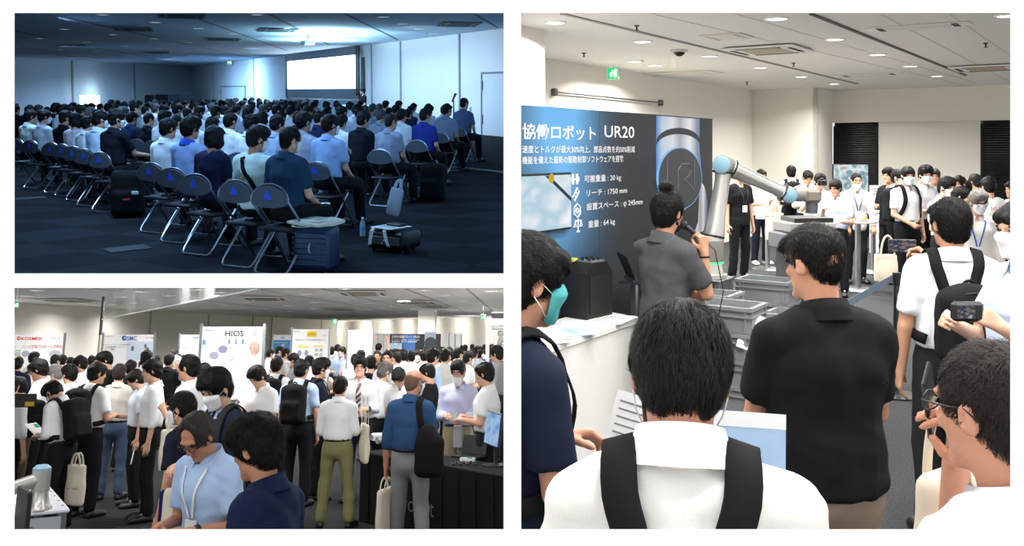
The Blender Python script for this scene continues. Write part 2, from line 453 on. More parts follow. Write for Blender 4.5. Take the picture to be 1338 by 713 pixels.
def hand_prims(Wp, d, pn, sgn, curl):
    d = unit(d); pn = Vector(pn); pn = (pn - d * pn.dot(d)).normalized(); tv = pn.cross(d) * (-1 if sgn > 0 else 1)
    P = []; rr = .0095
    for i, fl in enumerate((.95, 1.05, .98, .8)):
        kn = Wp + d * (.088 - .005 * abs(i - 1)) + tv * (.030 - .0195 * i)
        P.append(rc(Wp + d * .004 + tv * (.014 - .009 * i), kn, .0145, .0125, k=.012))
        a1, a2 = curl * 1.25, curl * 2.6
        m = kn + (d * math.cos(a1) + pn * math.sin(a1)) * .045 * fl
        e = m + (d * math.cos(a2) + pn * math.sin(a2)) * .036 * fl
        P += [rc(kn, m, rr, rr * .92, k=.003), rc(m, e, rr * .92, rr * .78, k=.002)]
    b = Wp + d * .018 + tv * .020 + pn * .008
    m = b + (d * .62 + tv * .62 + pn * .45).normalized() * .046
    e = m + (d * .9 + tv * (.25 - .5 * curl) + pn * (.2 + .5 * curl)).normalized() * .034
    P += [rc(b, m, .015, .0115, k=.01), rc(m, e, .0115, .009, k=.003)]
    return P, Wp + d * .085 + pn * .022
GEO = {}
def build_person(pose='stand', lean=0, twist=0, head=(0, 0, 0), arms=('down', 'down'), shirt='short', tuck=True, collar=True, hair='short',
                 mask=None, glasses=False, lod=1, fat=1.0, legs='std', seed=1, strand=0, face=True, belt=True, hem=-.115, collar_up=0.0):
    if lod < 2: seed = seed % 3
    key = (pose, lean, twist, head, tuple(str(a) for a in arms), shirt, tuck, collar, hair, mask, glasses, lod, fat, legs, seed, strand, face, belt, hem, collar_up)
    if key in GEO: return GEO[key]
    vb, vh, vn, vc = ((.040, .0170, .0150, .031), (.046, .0138, .0142, .0250), (.040, .0068, .0076, .0140), (.040, .0052, .0064, .0115))[lod]
    sit = pose == 'sit'
    P0 = v3(0, 0, .575 if sit else .93)
    T = Matrix.Translation(P0) @ Matrix.Rotation(math.radians(twist), 4, 'Z') @ Matrix.Rotation(-math.radians(lean), 4, 'X')
    yw, pt, rl = [math.radians(a) for a in head]
    Hd = T @ Matrix.Translation((0, -.002, .555)) @ Matrix.Rotation(yw, 4, 'Z') @ Matrix.Rotation(-pt, 4, 'X') @ Matrix.Rotation(rl, 4, 'Y') @ Matrix.Translation((0, .028, .105))
    out = {}; info = {'T': T, 'Hd': Hd, 'P0': P0}
    def torso(e, w=1.0):
        w = w * fat
        return [ec((0, 0, .02 if sit else -.05), (0, 0, .08), (.152 * w + e, .108 * w + e), (.142 * w + e, .098 * w + e), T),
                ec((0, 0, .08), (0, .004, .34), (.140 * w + e, .098 * w + e), (.160 * w + e, .112 * w + e), T, k=.03),
                ec((0, .004, .34), (0, -.008, .43), (.160 * w + e, .112 * w + e), (.142 + e, .084 + e), T, k=.03),
                rc((-.145, -.012, .438), (.145, -.012, .438), .050 + e, .050 + e, T, k=.04), rc((-.06, -.012, .45), (.06, -.012, .45), .048 + e, .05 + e, T, k=.04),
                rc((.10, -.014, .458), (.034, -.014, .488), .042 + e, .030 + e, T, k=.03), rc((-.10, -.014, .458), (-.034, -.014, .488), .042 + e, .030 + e, T, k=.03)]
    neck = [rc((0, -.010, .47), (0, .006, .60), .055, .051, T, k=.02)]
    limbs, hands, palms = [], [], []
    arm_pts = []
    for sgn, a in ((-1, arms[0]), (1, arms[1])):
        a = ARMS[a] if isinstance(a, str) else a
        mir = lambda v: Vector((v[0] * sgn, v[1], v[2]))
        R = T.to_3x3()
        S = T @ v3(sgn * .176, -.012, .432); ua = (R @ mir(a[0])).normalized(); fa = (R @ mir(a[1])).normalized()
        E_ = S + ua * .285; Wp = E_ + fa * .245
        pn = R @ mir(a[3]); hd = (R @ mir(a[4])).normalized() if len(a) > 4 else fa
        limbs.append((S, E_, Wp, ua, fa))
        hp, pc = hand_prims(Wp, hd, pn, sgn, a[2])
        hands.append([rc(S + ua * .16, E_, .041, .0365), rc(E_, Wp, .037, .0265, k=.006)] + hp); palms.append(pc)
        arm_pts.append((S, E_, Wp, fa, hd, pn))
    info['palm'] = palms; info['arm'] = arm_pts
    hips = [v3(s * .088, 0, -.02) + P0 for s in (-1, 1)]
    if sit:
        knees = [v3(-.12, .40, .52), v3(.13, .41, .52)]; ank = [v3(-.13, .38, .10), v3(.14, .44, .10)]; toe = [v3(-.1, 1, 0), v3(.12, 1, 0)]
    elif legs == 'stride':
        knees = [v3(-.12, .06, .49), v3(.12, .0, .49)]; ank = [v3(-.15, .10, .09), v3(.17, -.12, .09)]; toe = [v3(-.2, 1, 0), v3(.35, 1, 0)]
    elif legs == 'wide':
        knees = [v3(-.14, .02, .49), v3(.14, .02, .49)]; ank = [v3(-.17, -.02, .09), v3(.17, -.02, .09)]; toe = [v3(-.25, 1, 0), v3(.25, 1, 0)]
    else:
        knees = [v3(-.105, .015, .49), v3(.105, .015, .49)]; ank = [v3(-.11, -.03, .09), v3(.115, -.02, .09)]; toe = [v3(-.2, 1, 0), v3(.22, 1, 0)]
    info['hips'] = hips; info['knees'] = knees; info['ank'] = ank
    # the body: one mesh, finer at head and hands
    core = torso(-.012) + neck
    for (S, E_, Wp, ua, fa) in limbs: core += [rc(S, E_, .036, .026, k=.02)]
    for hp, kn, an, to in zip(hips, knees, ank, toe):
        core += [rc(hp, kn, .075, .052, k=.03), rc(kn, an, .050, .036, k=.02), rc(an, an + to.normalized() * .13 - v3(0, 0, .05), .035, .028, k=.02)]
    hprims = head_prims(Hd) + [rc(Hd @ v3(0, -.022, -.03), T @ v3(0, -.010, .47), .051, .056, k=.03)]
    parts = [surface(core, vb), surface(hprims, vh, 0 if lod >= 2 else 1)] + [surface(h, vn, 0) for h in hands]
    out['body'] = [join_vf(parts)]
    # shirt
    long = shirt in ('long', 'jacket'); ee = .017 if shirt == 'jacket' else .010
    sp = torso(ee, 1.0)
    for (S, E_, Wp, ua, fa) in limbs:
        if long: sp += [rc(S, E_, .056, .048, k=.02), fc(E_, E_ + (Wp - E_) * .97, .048, .037, k=.012)]
        elif shirt == 'rolled': sp += [rc(S, E_, .056, .048, k=.02), fc(E_, E_ + (Wp - E_) * .25, .049, .046, k=.012)]
        else: sp += [fc(S, S + ua * .215, .056, .060, k=.025)]
    if tuck:
        sp += [ec((0, 0, .09), (0, 0, .2), (.150 * fat, .108 * fat), (.152 * fat, .110 * fat), T, k=.04), cut((0, 0, .055), (0, 0, -1), T)]
    else:
        sp += [ec((0, 0, -.12), (0, 0, .1), (.172 * fat, .126 * fat), (.158 * fat, .116 * fat), T, k=.03), cut((0, 0, hem if not sit else -.02), (0, 0, -1), T)]
    sp += [rc((0, .004, .478), (0, .02, .63), .060, .070, T, 'd', .006)]
    V, Fc = surface(sp, vc); amp = {0: .006, 1: .007, 2: .008, 3: .008}[lod]
    V = folds(V, Fc, seed, amp * 1.1, 22, (1, 1, .45)); V = folds(V, Fc, seed + 9, amp * .5, 48, (.5, .6, 1.1))
    out['shirt'] = [(V, Fc)]; info['shirt'] = sp
    # trousers
    tp = [ec((0, 0, .005 if sit else -.06), (0, 0, .06), (.158 * fat, .116 * fat), (.150 * fat, .106 * fat), Matrix.Translation(P0), k=.02)]
    for hp, kn, an in zip(hips, knees, ank):
        tp += [rc(hp, kn, .090, .070, k=.035), fc(kn, an + (an - kn).normalized() * .035, .069, .062, k=.015)]
    tp += [cut((0, 0, .07), (0, 0, 1), Matrix.Translation(P0))]
    V, Fc = surface(tp, vc * 1.3); V = folds(V, Fc, seed + 3, amp * 1.1, 17, (1, 1, .9))
    out['trousers'] = [(V, Fc)]
    shoes = []
    for an, to in zip(ank, toe):
        A = Matrix.Translation((an.x, an.y, 0)) @ Matrix.Rotation(math.atan2(-to.x, to.y), 4, 'Z')
        shoes.append(surface([rb((0, .075, .022), (.045, .135, .022), .02, A), el((0, .02, .05), (.043, .07, .045), A, k=.03), el((0, .13, .04), (.042, .07, .035), A, k=.02), cut((0, 0, .001), (0, 0, -1), A)], .019 if lod else .028))
    out['shoe'] = shoes
    # hair
    hp = hair_prims(Hd, hair); Vh, Fh = surface(hp, vh, 0)
    N = vnormals(Vh, Fh); am = {'crop': .002, 'shaved': .001, 'bald': .001, 'curly': .010, 'long': .004, 'bob': .004}.get(hair, .0055)
    loc = (Vh - np.array(Hd.translation)) @ np.array(Hd.to_3x3())
    out_hair = Vh + N * (am * (1 - 1.4 * np.abs(wav(loc, seed + 5, 75 if hair != 'curly' else 120, 4, (1, .6, .7)))))[:, None]
    out['hair'] = [(out_hair, Fh)]
    if strand: out['hair'] = [join_vf([(out_hair, Fh), strands(hp, Hd, strand, seed + 7, {'curly': .045}.get(hair, .05), .55 if hair == 'curly' else .22, Vh, .5 if hair == 'curly' else .28)])]
    hprims0 = hprims
    if lod >= 1 and face:
        ey = []
        for s in (1, -1):
            m = MB(); m.lathe([(0, -1), (.5, -.86), (.86, -.5), (1, 0), (.86, .5), (.5, .86), (0, 1)], 10)
            Ve = np.array(m.v); E4 = [f for f in m.f]
            Vw = np.array([Hd @ Vector((s * .031 + .0150 * a, .0865 - abs(a) * .004 + .006 * b, .011 + .0052 * c)) for a, b, c in Ve]); ey.append((Vw, E4))
            Vw = np.array([Hd @ Vector((s * .031 + .021 * a, .0925 - abs(a) * .010 + .004 * b, .030 + .0038 * c - .004 * abs(a))) for a, b, c in Ve]); ey.append((Vw, E4))
        out['eye'] = [ey[0], ey[2]]; out['eyebrow'] = [ey[1], ey[3]]
        if lod >= 2:
            m = MB(); m.lathe([(0, -1), (.5, -.86), (.86, -.5), (1, 0), (.86, .5), (.5, .86), (0, 1)], 10)
            out['lips'] = [(np.array([Hd @ Vector((.023 * a, .0850 - abs(a) * .009 + .0075 * b, -.0645 + .0080 * c)) for a, b, c in m.v]), m.f)]
    # collar
    if collar:
        n = 36; rows = []
        prof = [(.080, -.034), (.070, .030), (.075, .041), (.086, .008), (.104, -.026)]
        for i in range(n + 1):
            a = math.radians(-90 + 18 + (360 - 36) * i / n) if False else math.radians(90 + 14 + (360 - 28) * i / n)
            fr = (1 + math.sin(a)) / 2                       # 1 at the front
            for r, z in prof:
                rr = r * (1 + .0 * fr); rows.append(T @ v3(rr * math.cos(a), rr * math.sin(a) * .98 - .008, (.520 + collar_up) - .040 * fr + z * (1 - .15 * fr) + .004))
        m = len(prof); Fq = np.array([(i * m + j, (i + 1) * m + j, (i + 1) * m + j + 1, i * m + j + 1) for i in range(n) for j in range(m - 1)])
        out['collar'] = [(np.array(rows), Fq)]
    if tuck and belt:
        n = 40; rows = []
        Tb = Matrix.Translation(P0)
        for i in range(n):
            a = 2 * math.pi * i / n
            for r, z in ((.004, .045), (.010, .047), (.010, .075), (.004, .077)): rows.append(Tb @ v3((.152 * fat + r) * math.cos(a), (.109 * fat + r) * math.sin(a), z))
        out['belt'] = [(np.array(rows), np.array([(i * 4 + j, ((i + 1) % n) * 4 + j, ((i + 1) % n) * 4 + j + 1, i * 4 + j + 1) for i in range(n) for j in range(3)]))]
    # face mask
    if mask:
        nu, nv = 17, 9; pts = []; dz = -.045 if mask == 'chin' else 0
        for j in range(nv):
            for i in range(nu):
                u = i / (nu - 1) * 2 - 1; v = j / (nv - 1); ph = u * 1.22
                z = (.006 - .112 * v) * (1 - .22 * abs(u) ** 2) - .012 * abs(u) + dz
                pts.append((.20 * math.sin(ph), .02 + .2 * math.cos(ph), z, ph))
        A = np.array([Hd @ v3(*p[:3]) for p in pts], np.float32); D = np.array([Hd.to_3x3() @ v3(-math.sin(p[3]), -math.cos(p[3]), 0) for p in pts], np.float32)
        t = np.zeros(len(A), np.float32)
        for _ in range(14): t += np.clip(sdf_at(hprims0, A + D * t[:, None]) - .006, -.01, .2) * .85
        t = np.minimum(t, .16).reshape(nv, nu)
        for _ in range(3):                                     # cloth spans from nose to chin
            tt = t.copy(); tt[1:-1] = np.minimum(t[1:-1], (t[:-2] + t[2:]) / 2); t = tt
        t[1:-1] -= .004
        Q = A + D * t.reshape(-1, 1)
        Fq = np.array([(j * nu + i, j * nu + i + 1, (j + 1) * nu + i + 1, (j + 1) * nu + i) for j in range(nv - 1) for i in range(nu - 1)])
        Fq = np.concatenate([Fq, Fq[:, ::-1] + len(Q)]); out['mask'] = [(np.concatenate([Q - D * .0012, Q + D * .001]), Fq)]
        loops = []
        for s, i in ((1, nu - 1), (-1, 0)):
            for j in (1, nv - 2):
                m = MB()
                a = Vector(Q[j * nu + i]); b = Hd @ v3(s * .083, -.012, .018 if j == 1 else -.030)
                mid = (a + b) / 2 + Hd.to_3x3() @ v3(s * .006, 0, 0); m.tube([a, mid, b], .0016 if lod >= 2 else .0024, 5); loops.append((np.array(m.v), m.f))
        out['ear_loop'] = loops
    if glasses:
        m = MB(); rr = .0019 if lod >= 2 else .0026
        for s in (1, -1):
            m.tube([Hd @ v3(s * .033 + .026 * math.cos(a) * 1.0, .106 - .006 * abs(math.cos(a)), .008 + .0185 * math.sin(a)) for a in [2 * math.pi * i / 16 for i in range(16)]], rr, 5, closed=True)
            m.tube([Hd @ v3(s * .059, .102, .014), Hd @ v3(s * .079, .06, .014), Hd @ v3(s * .085, -.004, .016), Hd @ v3(s * .084, -.03, -.004)], rr, 5)
        m.tube([Hd @ v3(.009, .107, .012), Hd @ v3(0, .112, .014), Hd @ v3(-.009, .107, .012)], rr, 5)
        out['glasses'] = [(np.array(m.v), m.f)]
    meshes = {k: [mesh_np(k, V, Fc if isinstance(Fc, np.ndarray) else list(Fc)) for V, Fc in L] for k, L in out.items()}
    GEO[key] = (meshes, info)
    return GEO[key]
def skinm(c): return mat('skin_' + c, c, 0.52, bump=0.06, bscale=220, var=0.07, spec=0.4)
def hairm(c): return mat('hair_' + c, c, 0.55, bump=0.8, bscale=150, var=0.4, spec=0.22, stretch=(1, .25, .35))
SKIN = ['cf9f86', 'd8ab92', 'c49378', 'd2a58b', 'ca9a80']
def person(room, loc, rz, label, H=1.72, col='e9e9ea', pants='17181c', hairc='0d0a09', skin=None, shoec='111113', maskc='eef0f2', group=None, collarc=None, maskm=None, **kw):
    meshes, info = build_person(**kw)
    rs = abs(hash(label)) if False else sum(ord(c) for c in label)
    skin = skin or SKIN[(rs + int(abs(loc[0]) * 10)) % len(SKIN)]
    top = thing(room, 'person', label, 'person', loc, rz, group, (H / 1.723 if kw.get('pose') != 'sit' else H / 1.358))
    ms = {'body': skinm(skin), 'shirt': cloth(col), 'trousers': cloth(pants), 'shoe': mat('leather_' + shoec, shoec, .45, var=.1, bscale=30), 'hair': hairm(hairc),
          'eye': mat('eye_dark', '1c1210', .25), 'eyebrow': hairm('1a1412'), 'lips': skinm('a9685c'), 'collar': cloth(collarc or col), 'belt': mat('belt_leather', '141213', .5, var=.1),
          'mask': mat('mask_' + maskc, maskc, .85, bump=.1, bscale=200, var=.02), 'ear_loop': mat('ear_loop_white', 'f2f2f2', .8, var=.02), 'glasses': mat('glasses_black', '0c0c0e', .3, var=.05)}
    first = {}
    for k in sorted(meshes, key=lambda k: k in ('collar', 'belt', 'ear_loop')):
        up = first.get({'collar': 'shirt', 'belt': 'trousers', 'ear_loop': 'mask'}.get(k), top)   # a piece of a part goes under that part
        for me in meshes[k]:
            o = obj(k, me, ms[k], up); first.setdefault(k, o)
    top['_h'] = 1
    return top, info
def world_pt(top, p): return top.matrix_world @ Vector(p)
def ribbon(prims, ctrl, width, thick, off=.004, n=28, proj=True):
    c = [Vector(p) for p in ctrl]; pts = []
    for i in range(n):                                          # Catmull-Rom through the control points
        t = i / (n - 1) * (len(c) - 1); k = min(int(t), len(c) - 2); u = t - k
        p0, p1, p2, p3 = c[max(k - 1, 0)], c[k], c[k + 1], c[min(k + 2, len(c) - 1)]
        pts.append(.5 * ((2 * p1) + (p2 - p0) * u + (2 * p0 - 5 * p1 + 4 * p2 - p3) * u * u + (3 * p1 - p0 - 3 * p2 + p3) * u ** 3))
    A = np.array(pts, np.float32)
    if proj: A, N = project(prims, A, off)
    else: N = sdf_grad(prims, A)
    Tn = np.gradient(A, axis=0); Tn /= np.linalg.norm(Tn, axis=1, keepdims=True); S = np.cross(Tn, N); S /= np.linalg.norm(S, axis=1, keepdims=True) + 1e-9
    w = width / 2
    rows = np.stack([A - S * w, A - S * w * .9 + N * thick, A + S * w * .9 + N * thick, A + S * w], 1).reshape(-1, 3)
    Fq = [(i * 4 + j, (i + 1) * 4 + j, (i + 1) * 4 + (j + 1) % 4, i * 4 + (j + 1) % 4) for i in range(n - 1) for j in range(4)]
    Fq += [(0, 1, 2, 3), ((n - 1) * 4 + 3, (n - 1) * 4 + 2, (n - 1) * 4 + 1, (n - 1) * 4)]
    return rows, [tuple(reversed(f)) for f in Fq]
def child_of(room, top, name, label, cat, group=None):         # a thing carried by a person, in the person's own frame
    o = bpy.data.objects.new(name, None); COL.objects.link(o); o.empty_display_size = .1
    tag(o, label, cat, group); o.matrix_world = top.matrix_world.copy(); room.objs.append(o)
    return o
def backpack(room, top, info, label, col='141416', straps=True, bag=True, size=(.15, .08, .22), z=.26, strapw=.055, side=0, strapcol=None, group=None):
    T = info['T']; o = child_of(room, top, 'backpack', label, 'backpack', group); m = cloth(col)
    if bag:
        key = ('bp', size, z, side, tuple(round(x, 3) for r in T for x in r))
        if key not in GEO:
            M = T @ Matrix.Translation((side, -.140 - size[1], z))
            V, Fc = surface([rb((0, 0, 0), size, .05, M), rb((0, -size[1] * .9, -.07), (size[0] * .8, .035, size[2] * .55), .03, M, k=.02), el((0, 0, size[2] * .8), (size[0] * .85, size[1] * .9, .07), M, k=.04)], .012)
            V = folds(V, Fc, 4, .006, 22); pm = mesh_np('pack', V, Fc)
            h = MB(); h.tube([M @ v3(.035 * math.cos(a), .02, size[2] + .012 + .035 * math.sin(a)) for a in [math.pi * i / 8 for i in range(9)]], .008, 6)
            zp = MB(); zp.tube([M @ v3(size[0] * .8 * math.cos(a), -size[1] * .55 - .03 * math.sin(a), size[2] * .55 + .10 * math.sin(a) - .02) for a in [math.pi * i / 12 for i in range(13)]], .004, 5)
            GEO[key] = (pm, h.mesh('handle', True), zp.mesh('zip', True))
        pm, hm, zm = GEO[key]
        pk = obj('pack', pm, m, o); obj('handle', hm, m, pk); obj('zip', zm, mat('zip_dark', '2c2c30', .4, metal=.5, var=.1), pk)
    if straps:
        key = ('st', strapw, id(info))
        if key not in GEO:
            GEO[key] = []
            for s in (1, -1):
                ctrl = [T @ v3(s * .07, -.16, .36), T @ v3(s * .095, -.11, .46), T @ v3(s * .10, -.01, .53), T @ v3(s * .11, .10, .42), T @ v3(s * .135, .14, .28), T @ v3(s * .16, .05, .14), T @ v3(s * .14, -.10, .10)]
                V, Fc = ribbon(info['shirt'], ctrl, strapw, .008, .017)
                GEO[key].append(mesh_np('strap', V, Fc))
        for me in GEO[key]: obj('strap', me, cloth(strapcol or col), o)
    return o
# ------------------------------------------------------------------ the white front wall with its three openings, and the partitions between the rooms
class _W(Room):
    pass
RW = Room(PY, CAMZ, None); RW.W = Matrix.Identity(4)
WALLW = mat('wall_white_paint', 'fafafa', .9, var=.01, bscale=3)
def wx(px): return (px - PX) / F
def wz(py): return CAMZ + (PY - py) / F
m = MB()
def strip(x0, y0, x1, y1, e=(1, 1, 1, 1)):                 # front face at depth 1.0, back face drawn in so that the edge is a thin chamfer
    c = .014; t = .012
    a = [(wx(x0), wz(y1)), (wx(x1), wz(y1)), (wx(x1), wz(y0)), (wx(x0), wz(y0))]
    b = [(wx(x0) + c * e[0], wz(y1) + c * e[3]), (wx(x1) - c * e[2], wz(y1) + c * e[3]), (wx(x1) - c * e[2], wz(y0) - c * e[1]), (wx(x0) + c * e[0], wz(y0) - c * e[1])]
    m.quads([(x, 1.0, z) for x, z in a] + [(x, 1.0 + t, z) for x, z in b], [(0, 1, 2, 3), (7, 6, 5, 4), (1, 0, 4, 5), (2, 1, 5, 6), (3, 2, 6, 7), (0, 3, 7, 4)])
BIG = 4500
strip(-BIG, -BIG, 19, BIG, (0, 0, 1, 0)); strip(1320, -BIG, BIG, BIG, (1, 0, 0, 0))
strip(19, -BIG, 1320, 17, (0, 0, 0, 1)); strip(19, 691, 1320, BIG, (0, 1, 0, 0))
strip(658, 17, 681, 691, (1, 0, 1, 0)); strip(19, 357, 658, 376, (0, 1, 0, 1))
struct(RW, 'wall_front', m, WALLW, label='white wall with three rectangular openings onto the rooms behind')
m = MB(); t = .003
ys = (1.01, 110.0)
m.quads([(s * t, y, CAMZ + k * y + (2 if k > 0 else -3)) for s in (-1, 1) for y in ys for k in (-.45, .25)], [(0, 1, 3, 2), (4, 6, 7, 5), (0, 4, 5, 1), (2, 3, 7, 6), (0, 2, 6, 4), (1, 5, 7, 3)])
struct(RW, 'wall_partition', m, WALLW, label='thin white partition between the right-hand room and the two left rooms')
m = MB()
m.slab(*[(x, y, CAMZ + (PY - 367) / F * y) for x, y in ((-4.1, 1.01), (0, 1.01), (0, 9.5), (-4.1, 9.5))], .002)
def under_slab(x, y, d=.02): return (x, y, CAMZ + (PY - 367) / F * y - d)
struct(RW, 'wall_slab', m, WALLW, label='thin white slab between the upper and the lower left room')

def ceil_pt(R, hc, px, py): return R.on(px, py, (0, 0, hc), (0, 0, 1))
def wall_quad(p, q, z0, z1, t=.1):
    p = Vector((p[0], p[1], 0)); q = Vector((q[0], q[1], 0)); m = MB()
    return m.slab(p + v3(0, 0, z0), q + v3(0, 0, z0), q + v3(0, 0, z1), p + v3(0, 0, z1), -t)
CEIL = mat('ceiling_board', 'e6e4de', .95, bump=.15, bscale=300, var=.03)
# ------------------------------------------------------------------ room with the robot demonstration (right)
HC3 = 3.30
PLAST3 = mat('wall_paint_ivory', 'e9e5da', .9, bump=.05, bscale=120, var=.02)
def carpet(name, a, b, sc):
    mm = bpy.data.materials.new(name); mm.use_nodes = True; nt = mm.node_tree; bs = nt.nodes['Principled BSDF']
    tc = nt.nodes.new('ShaderNodeTexCoord'); nz = nt.nodes.new('ShaderNodeTexNoise'); nz.inputs['Scale'].default_value = sc; nz.inputs['Detail'].default_value = 6
    mx = nt.nodes.new('ShaderNodeMix'); mx.data_type = 'RGBA'; mx.inputs[6].default_value = (*srgb(a), 1); mx.inputs[7].default_value = (*srgb(b), 1)
    rp = nt.nodes.new('ShaderNodeMapRange'); rp.inputs[1].default_value = .3; rp.inputs[2].default_value = .7
    nt.links.new(tc.outputs['Object'], nz.inputs['Vector']); nt.links.new(nz.outputs['Fac'], rp.inputs[0]); nt.links.new(rp.outputs[0], mx.inputs[0])
    nt.links.new(mx.outputs[2], bs.inputs['Base Color']); bs.inputs['Roughness'].default_value = .95; bs.inputs['Specular IOR Level'].default_value = .1
    return mm
U3 = v3(.5646, .8254, 0); N3 = v3(.8254, -.5646, 0)        # along the left wall; into the room
struct(R3, 'floor', MB().slab((.006, 1.05, -.05), (12.6, 1.05, -.05), (12.6, 27, -.05), (.006, 27, -.05), .05), carpet('carpet_charcoal', '303133', '4d4e50', 90))
C3 = struct(R3, 'ceiling', MB().slab((.006, 1.05, HC3), (.006, 27, HC3), (12.6, 27, HC3), (12.6, 1.05, HC3), -.06), CEIL)
c1 = ceil_pt(R3, HC3, 983, 118)
a0 = c1 - U3 * 18.0
def seg(R, name, p, q, z0, z1, m, parent=None): return struct(R, name, wall_quad(p, q, z0, z1), m, parent)
WL3 = seg(R3, 'wall_left', a0 + U3 * (1.2), c1, 0, HC3, PLAST3)
c2 = c1 + N3 * 1.45; c3 = c2 + U3 * 1.2; c4 = c3 + N3 * 9
seg(R3, 'wall_corner', c1, c2, 0, HC3, PLAST3); seg(R3, 'wall_return', c2, c3, 0, HC3, PLAST3)
sof = 2.57
seg(R3, 'wall_soffit', c3, c4, sof, HC3, PLAST3)
cb = c3 + U3 * .14
def along(px, py=170):
    q = R3.on(px, py, cb, tuple(U3)); return (q - cb).dot(N3)
w0, w1, w2, w3 = -.02, along(1148), along(1281), along(1325)
struct(R3, 'wall_back', wall_quad(cb + N3 * w1, cb + N3 * w2, 0, sof + .1), PLAST3)
for nm, x0, x1 in (('window_1', w0, w1), ('window_2', w2, w2 + 1.1)):
    wn = struct(R3, nm, wall_quad(cb + N3 * x0 + U3 * .1, cb + N3 * x1 + U3 * .1, 0, sof + .1, .02), mat('night_glass', '050507', .08, spec=.8))
    fr = MB()
    for xx in (x0 + .03, x1 - .03): 
        c = cb + N3 * xx + U3 * .03; fr.box((c.x, c.y, 1.25), (.06, .06, 2.5), Matrix.Rotation(math.atan2(N3.y, N3.x), 4, 'Z').to_3x3())
    struct(R3, 'window_frame', fr, metal('2a2b2e', .5), wn).matrix_parent_inverse = Matrix.Identity(4)
    sl = MB(); n = Matrix.Rotation(math.atan2(N3.y, N3.x), 4, 'Z') @ Matrix.Rotation(.9, 4, 'X')
    c = cb + N3 * ((x0 + x1) / 2); slat = MB().box((0, 0, 0), (x1 - x0 - .1, .05, .004), n.to_3x3()).mesh('blind_slat')
    for i in range(48):
        so = obj('blind_slat', slat, mat('blind_black', '121317', .5, var=.1), wn); so.location = (c.x, c.y, .25 + i * .05); so['kind'] = 'structure'
# column at the left end of the wall
pc = ceil_pt(R3, HC3, 712, 39.5); q0 = pc; q1 = pc - U3 * 0
mcol = MB().prism([(q0.x, q0.y), ((q0 - N3 * 1.2).x, (q0 - N3 * 1.2).y), ((q0 - N3 * 1.2 - U3 * 3).x, (q0 - N3 * 1.2 - U3 * 3).y), ((q0 - U3 * 3).x, (q0 - U3 * 3).y)], 0, HC3)
struct(R3, 'wall_column', mcol, PLAST3)
def ceil_line(R, hc, a, b, w, m, parent, name='ceiling_track', t=.012):
    p = ceil_pt(R, hc, *a); q = ceil_pt(R, hc, *b); d = (q - p).normalized(); s = v3(-d.y, d.x, 0) * w / 2
    o = obj(name, MB().slab(p - s - v3(0, 0, t), q - s - v3(0, 0, t), q + s - v3(0, 0, t), p + s - v3(0, 0, t), t * .9), m, parent); o['kind'] = 'structure'; return o
TRK = mat('ceiling_groove', '8a8780', .7, var=.05)
ceil_line(R3, HC3, (735, 17.5), (1120, 109), .055, TRK, C3); ceil_line(R3, HC3, (1060, 17.5), (1262, 98), .05, mat('ceiling_groove_dark', '4a4844', .7, var=.05), C3)
for a, b in (((850, 17.5), (1290, 118)), ((960, 17.5), (1275, 108)), ((1150, 18), (1320, 107)), ((1240, 18), (1320, 72))): ceil_line(R3, HC3, a, b, .008, mat('ceiling_joint', 'c9c6be', .9, var=.02), C3, 'ceiling_joint', .004)
def downlight(R, p, r, power, label, group, col=(1, .97, .93), ecol='fffaf2', est=6.0, key=None, spread=150, lampoff=.02, soft=None):
    t = thing(R, 'ceiling_downlight', label, 'ceiling light', p, 0, group)
    k = ('dl', r)
    if k not in GEO:
        GEO[k] = (MB().lathe([(r * 1.18, 0), (r * 1.18, -.010), (r * 1.0, -.014), (r * .97, -.004), (r * .97, 0)], 24).mesh('trim_ring', True), MB().lathe([(0, -.006), (r * .6, -.0075), (r * .97, -.005)], 20).mesh('lens', True))
    obj('trim_ring', GEO[k][0], mat('lamp_trim_white', 'f4f3ef', .5, var=.01), t)
    ln = obj('lens', GEO[k][1], emis('lamp_lens_%s_%g' % (ecol, est), ecol, est), t)
    if power: area(R, 'downlight_glow', Vector(p) - v3(0, 0, lampoff), soft or r * 1.8, power, col, target=Vector(p) - v3(0, 0, 1), spread=spread)
    return t
L3 = [(725, 29), (840, 54), (830, 80), (856, 85), (927, 73), (994, 88), (1015, 24), (1091, 51), (1147, 71), (1190, 86), (1224, 99), (1047, 100), (1090, 109), (1317, 20)]
for q in L3: downlight(R3, ceil_pt(R3, HC3, *q), .105, 84, 'round recessed ceiling downlight in the ivory ceiling above the robot demonstration', 'downlights over the robot demonstration')
for i in range(3):
    for j in range(4):                                          # the same grid of lamps goes on towards the visitors
        p = ceil_pt(R3, HC3, 1015, 24) - U3 * (2.4 + 1.6 * i) + N3 * (j * 1.5 - 1.6)
        if p.x > .3 and p.y > 1.4: downlight(R3, p + v3(0, 0, 0), .085, 24, 'round recessed ceiling downlight above the standing visitors', 'downlights over the visitors')
for x, y in ((.55, 1.55), (1.5, 1.55), (.6, 2.7), (1.7, 2.7), (2.8, 2.7), (1.0, 3.9), (2.4, 3.9), (3.8, 3.9)): downlight(R3, v3(x, y, HC3), .105, 14, 'round recessed ceiling downlight above the standing visitors', 'downlights over the visitors')  # extra lamps put in to brighten the shirts closest to the eye
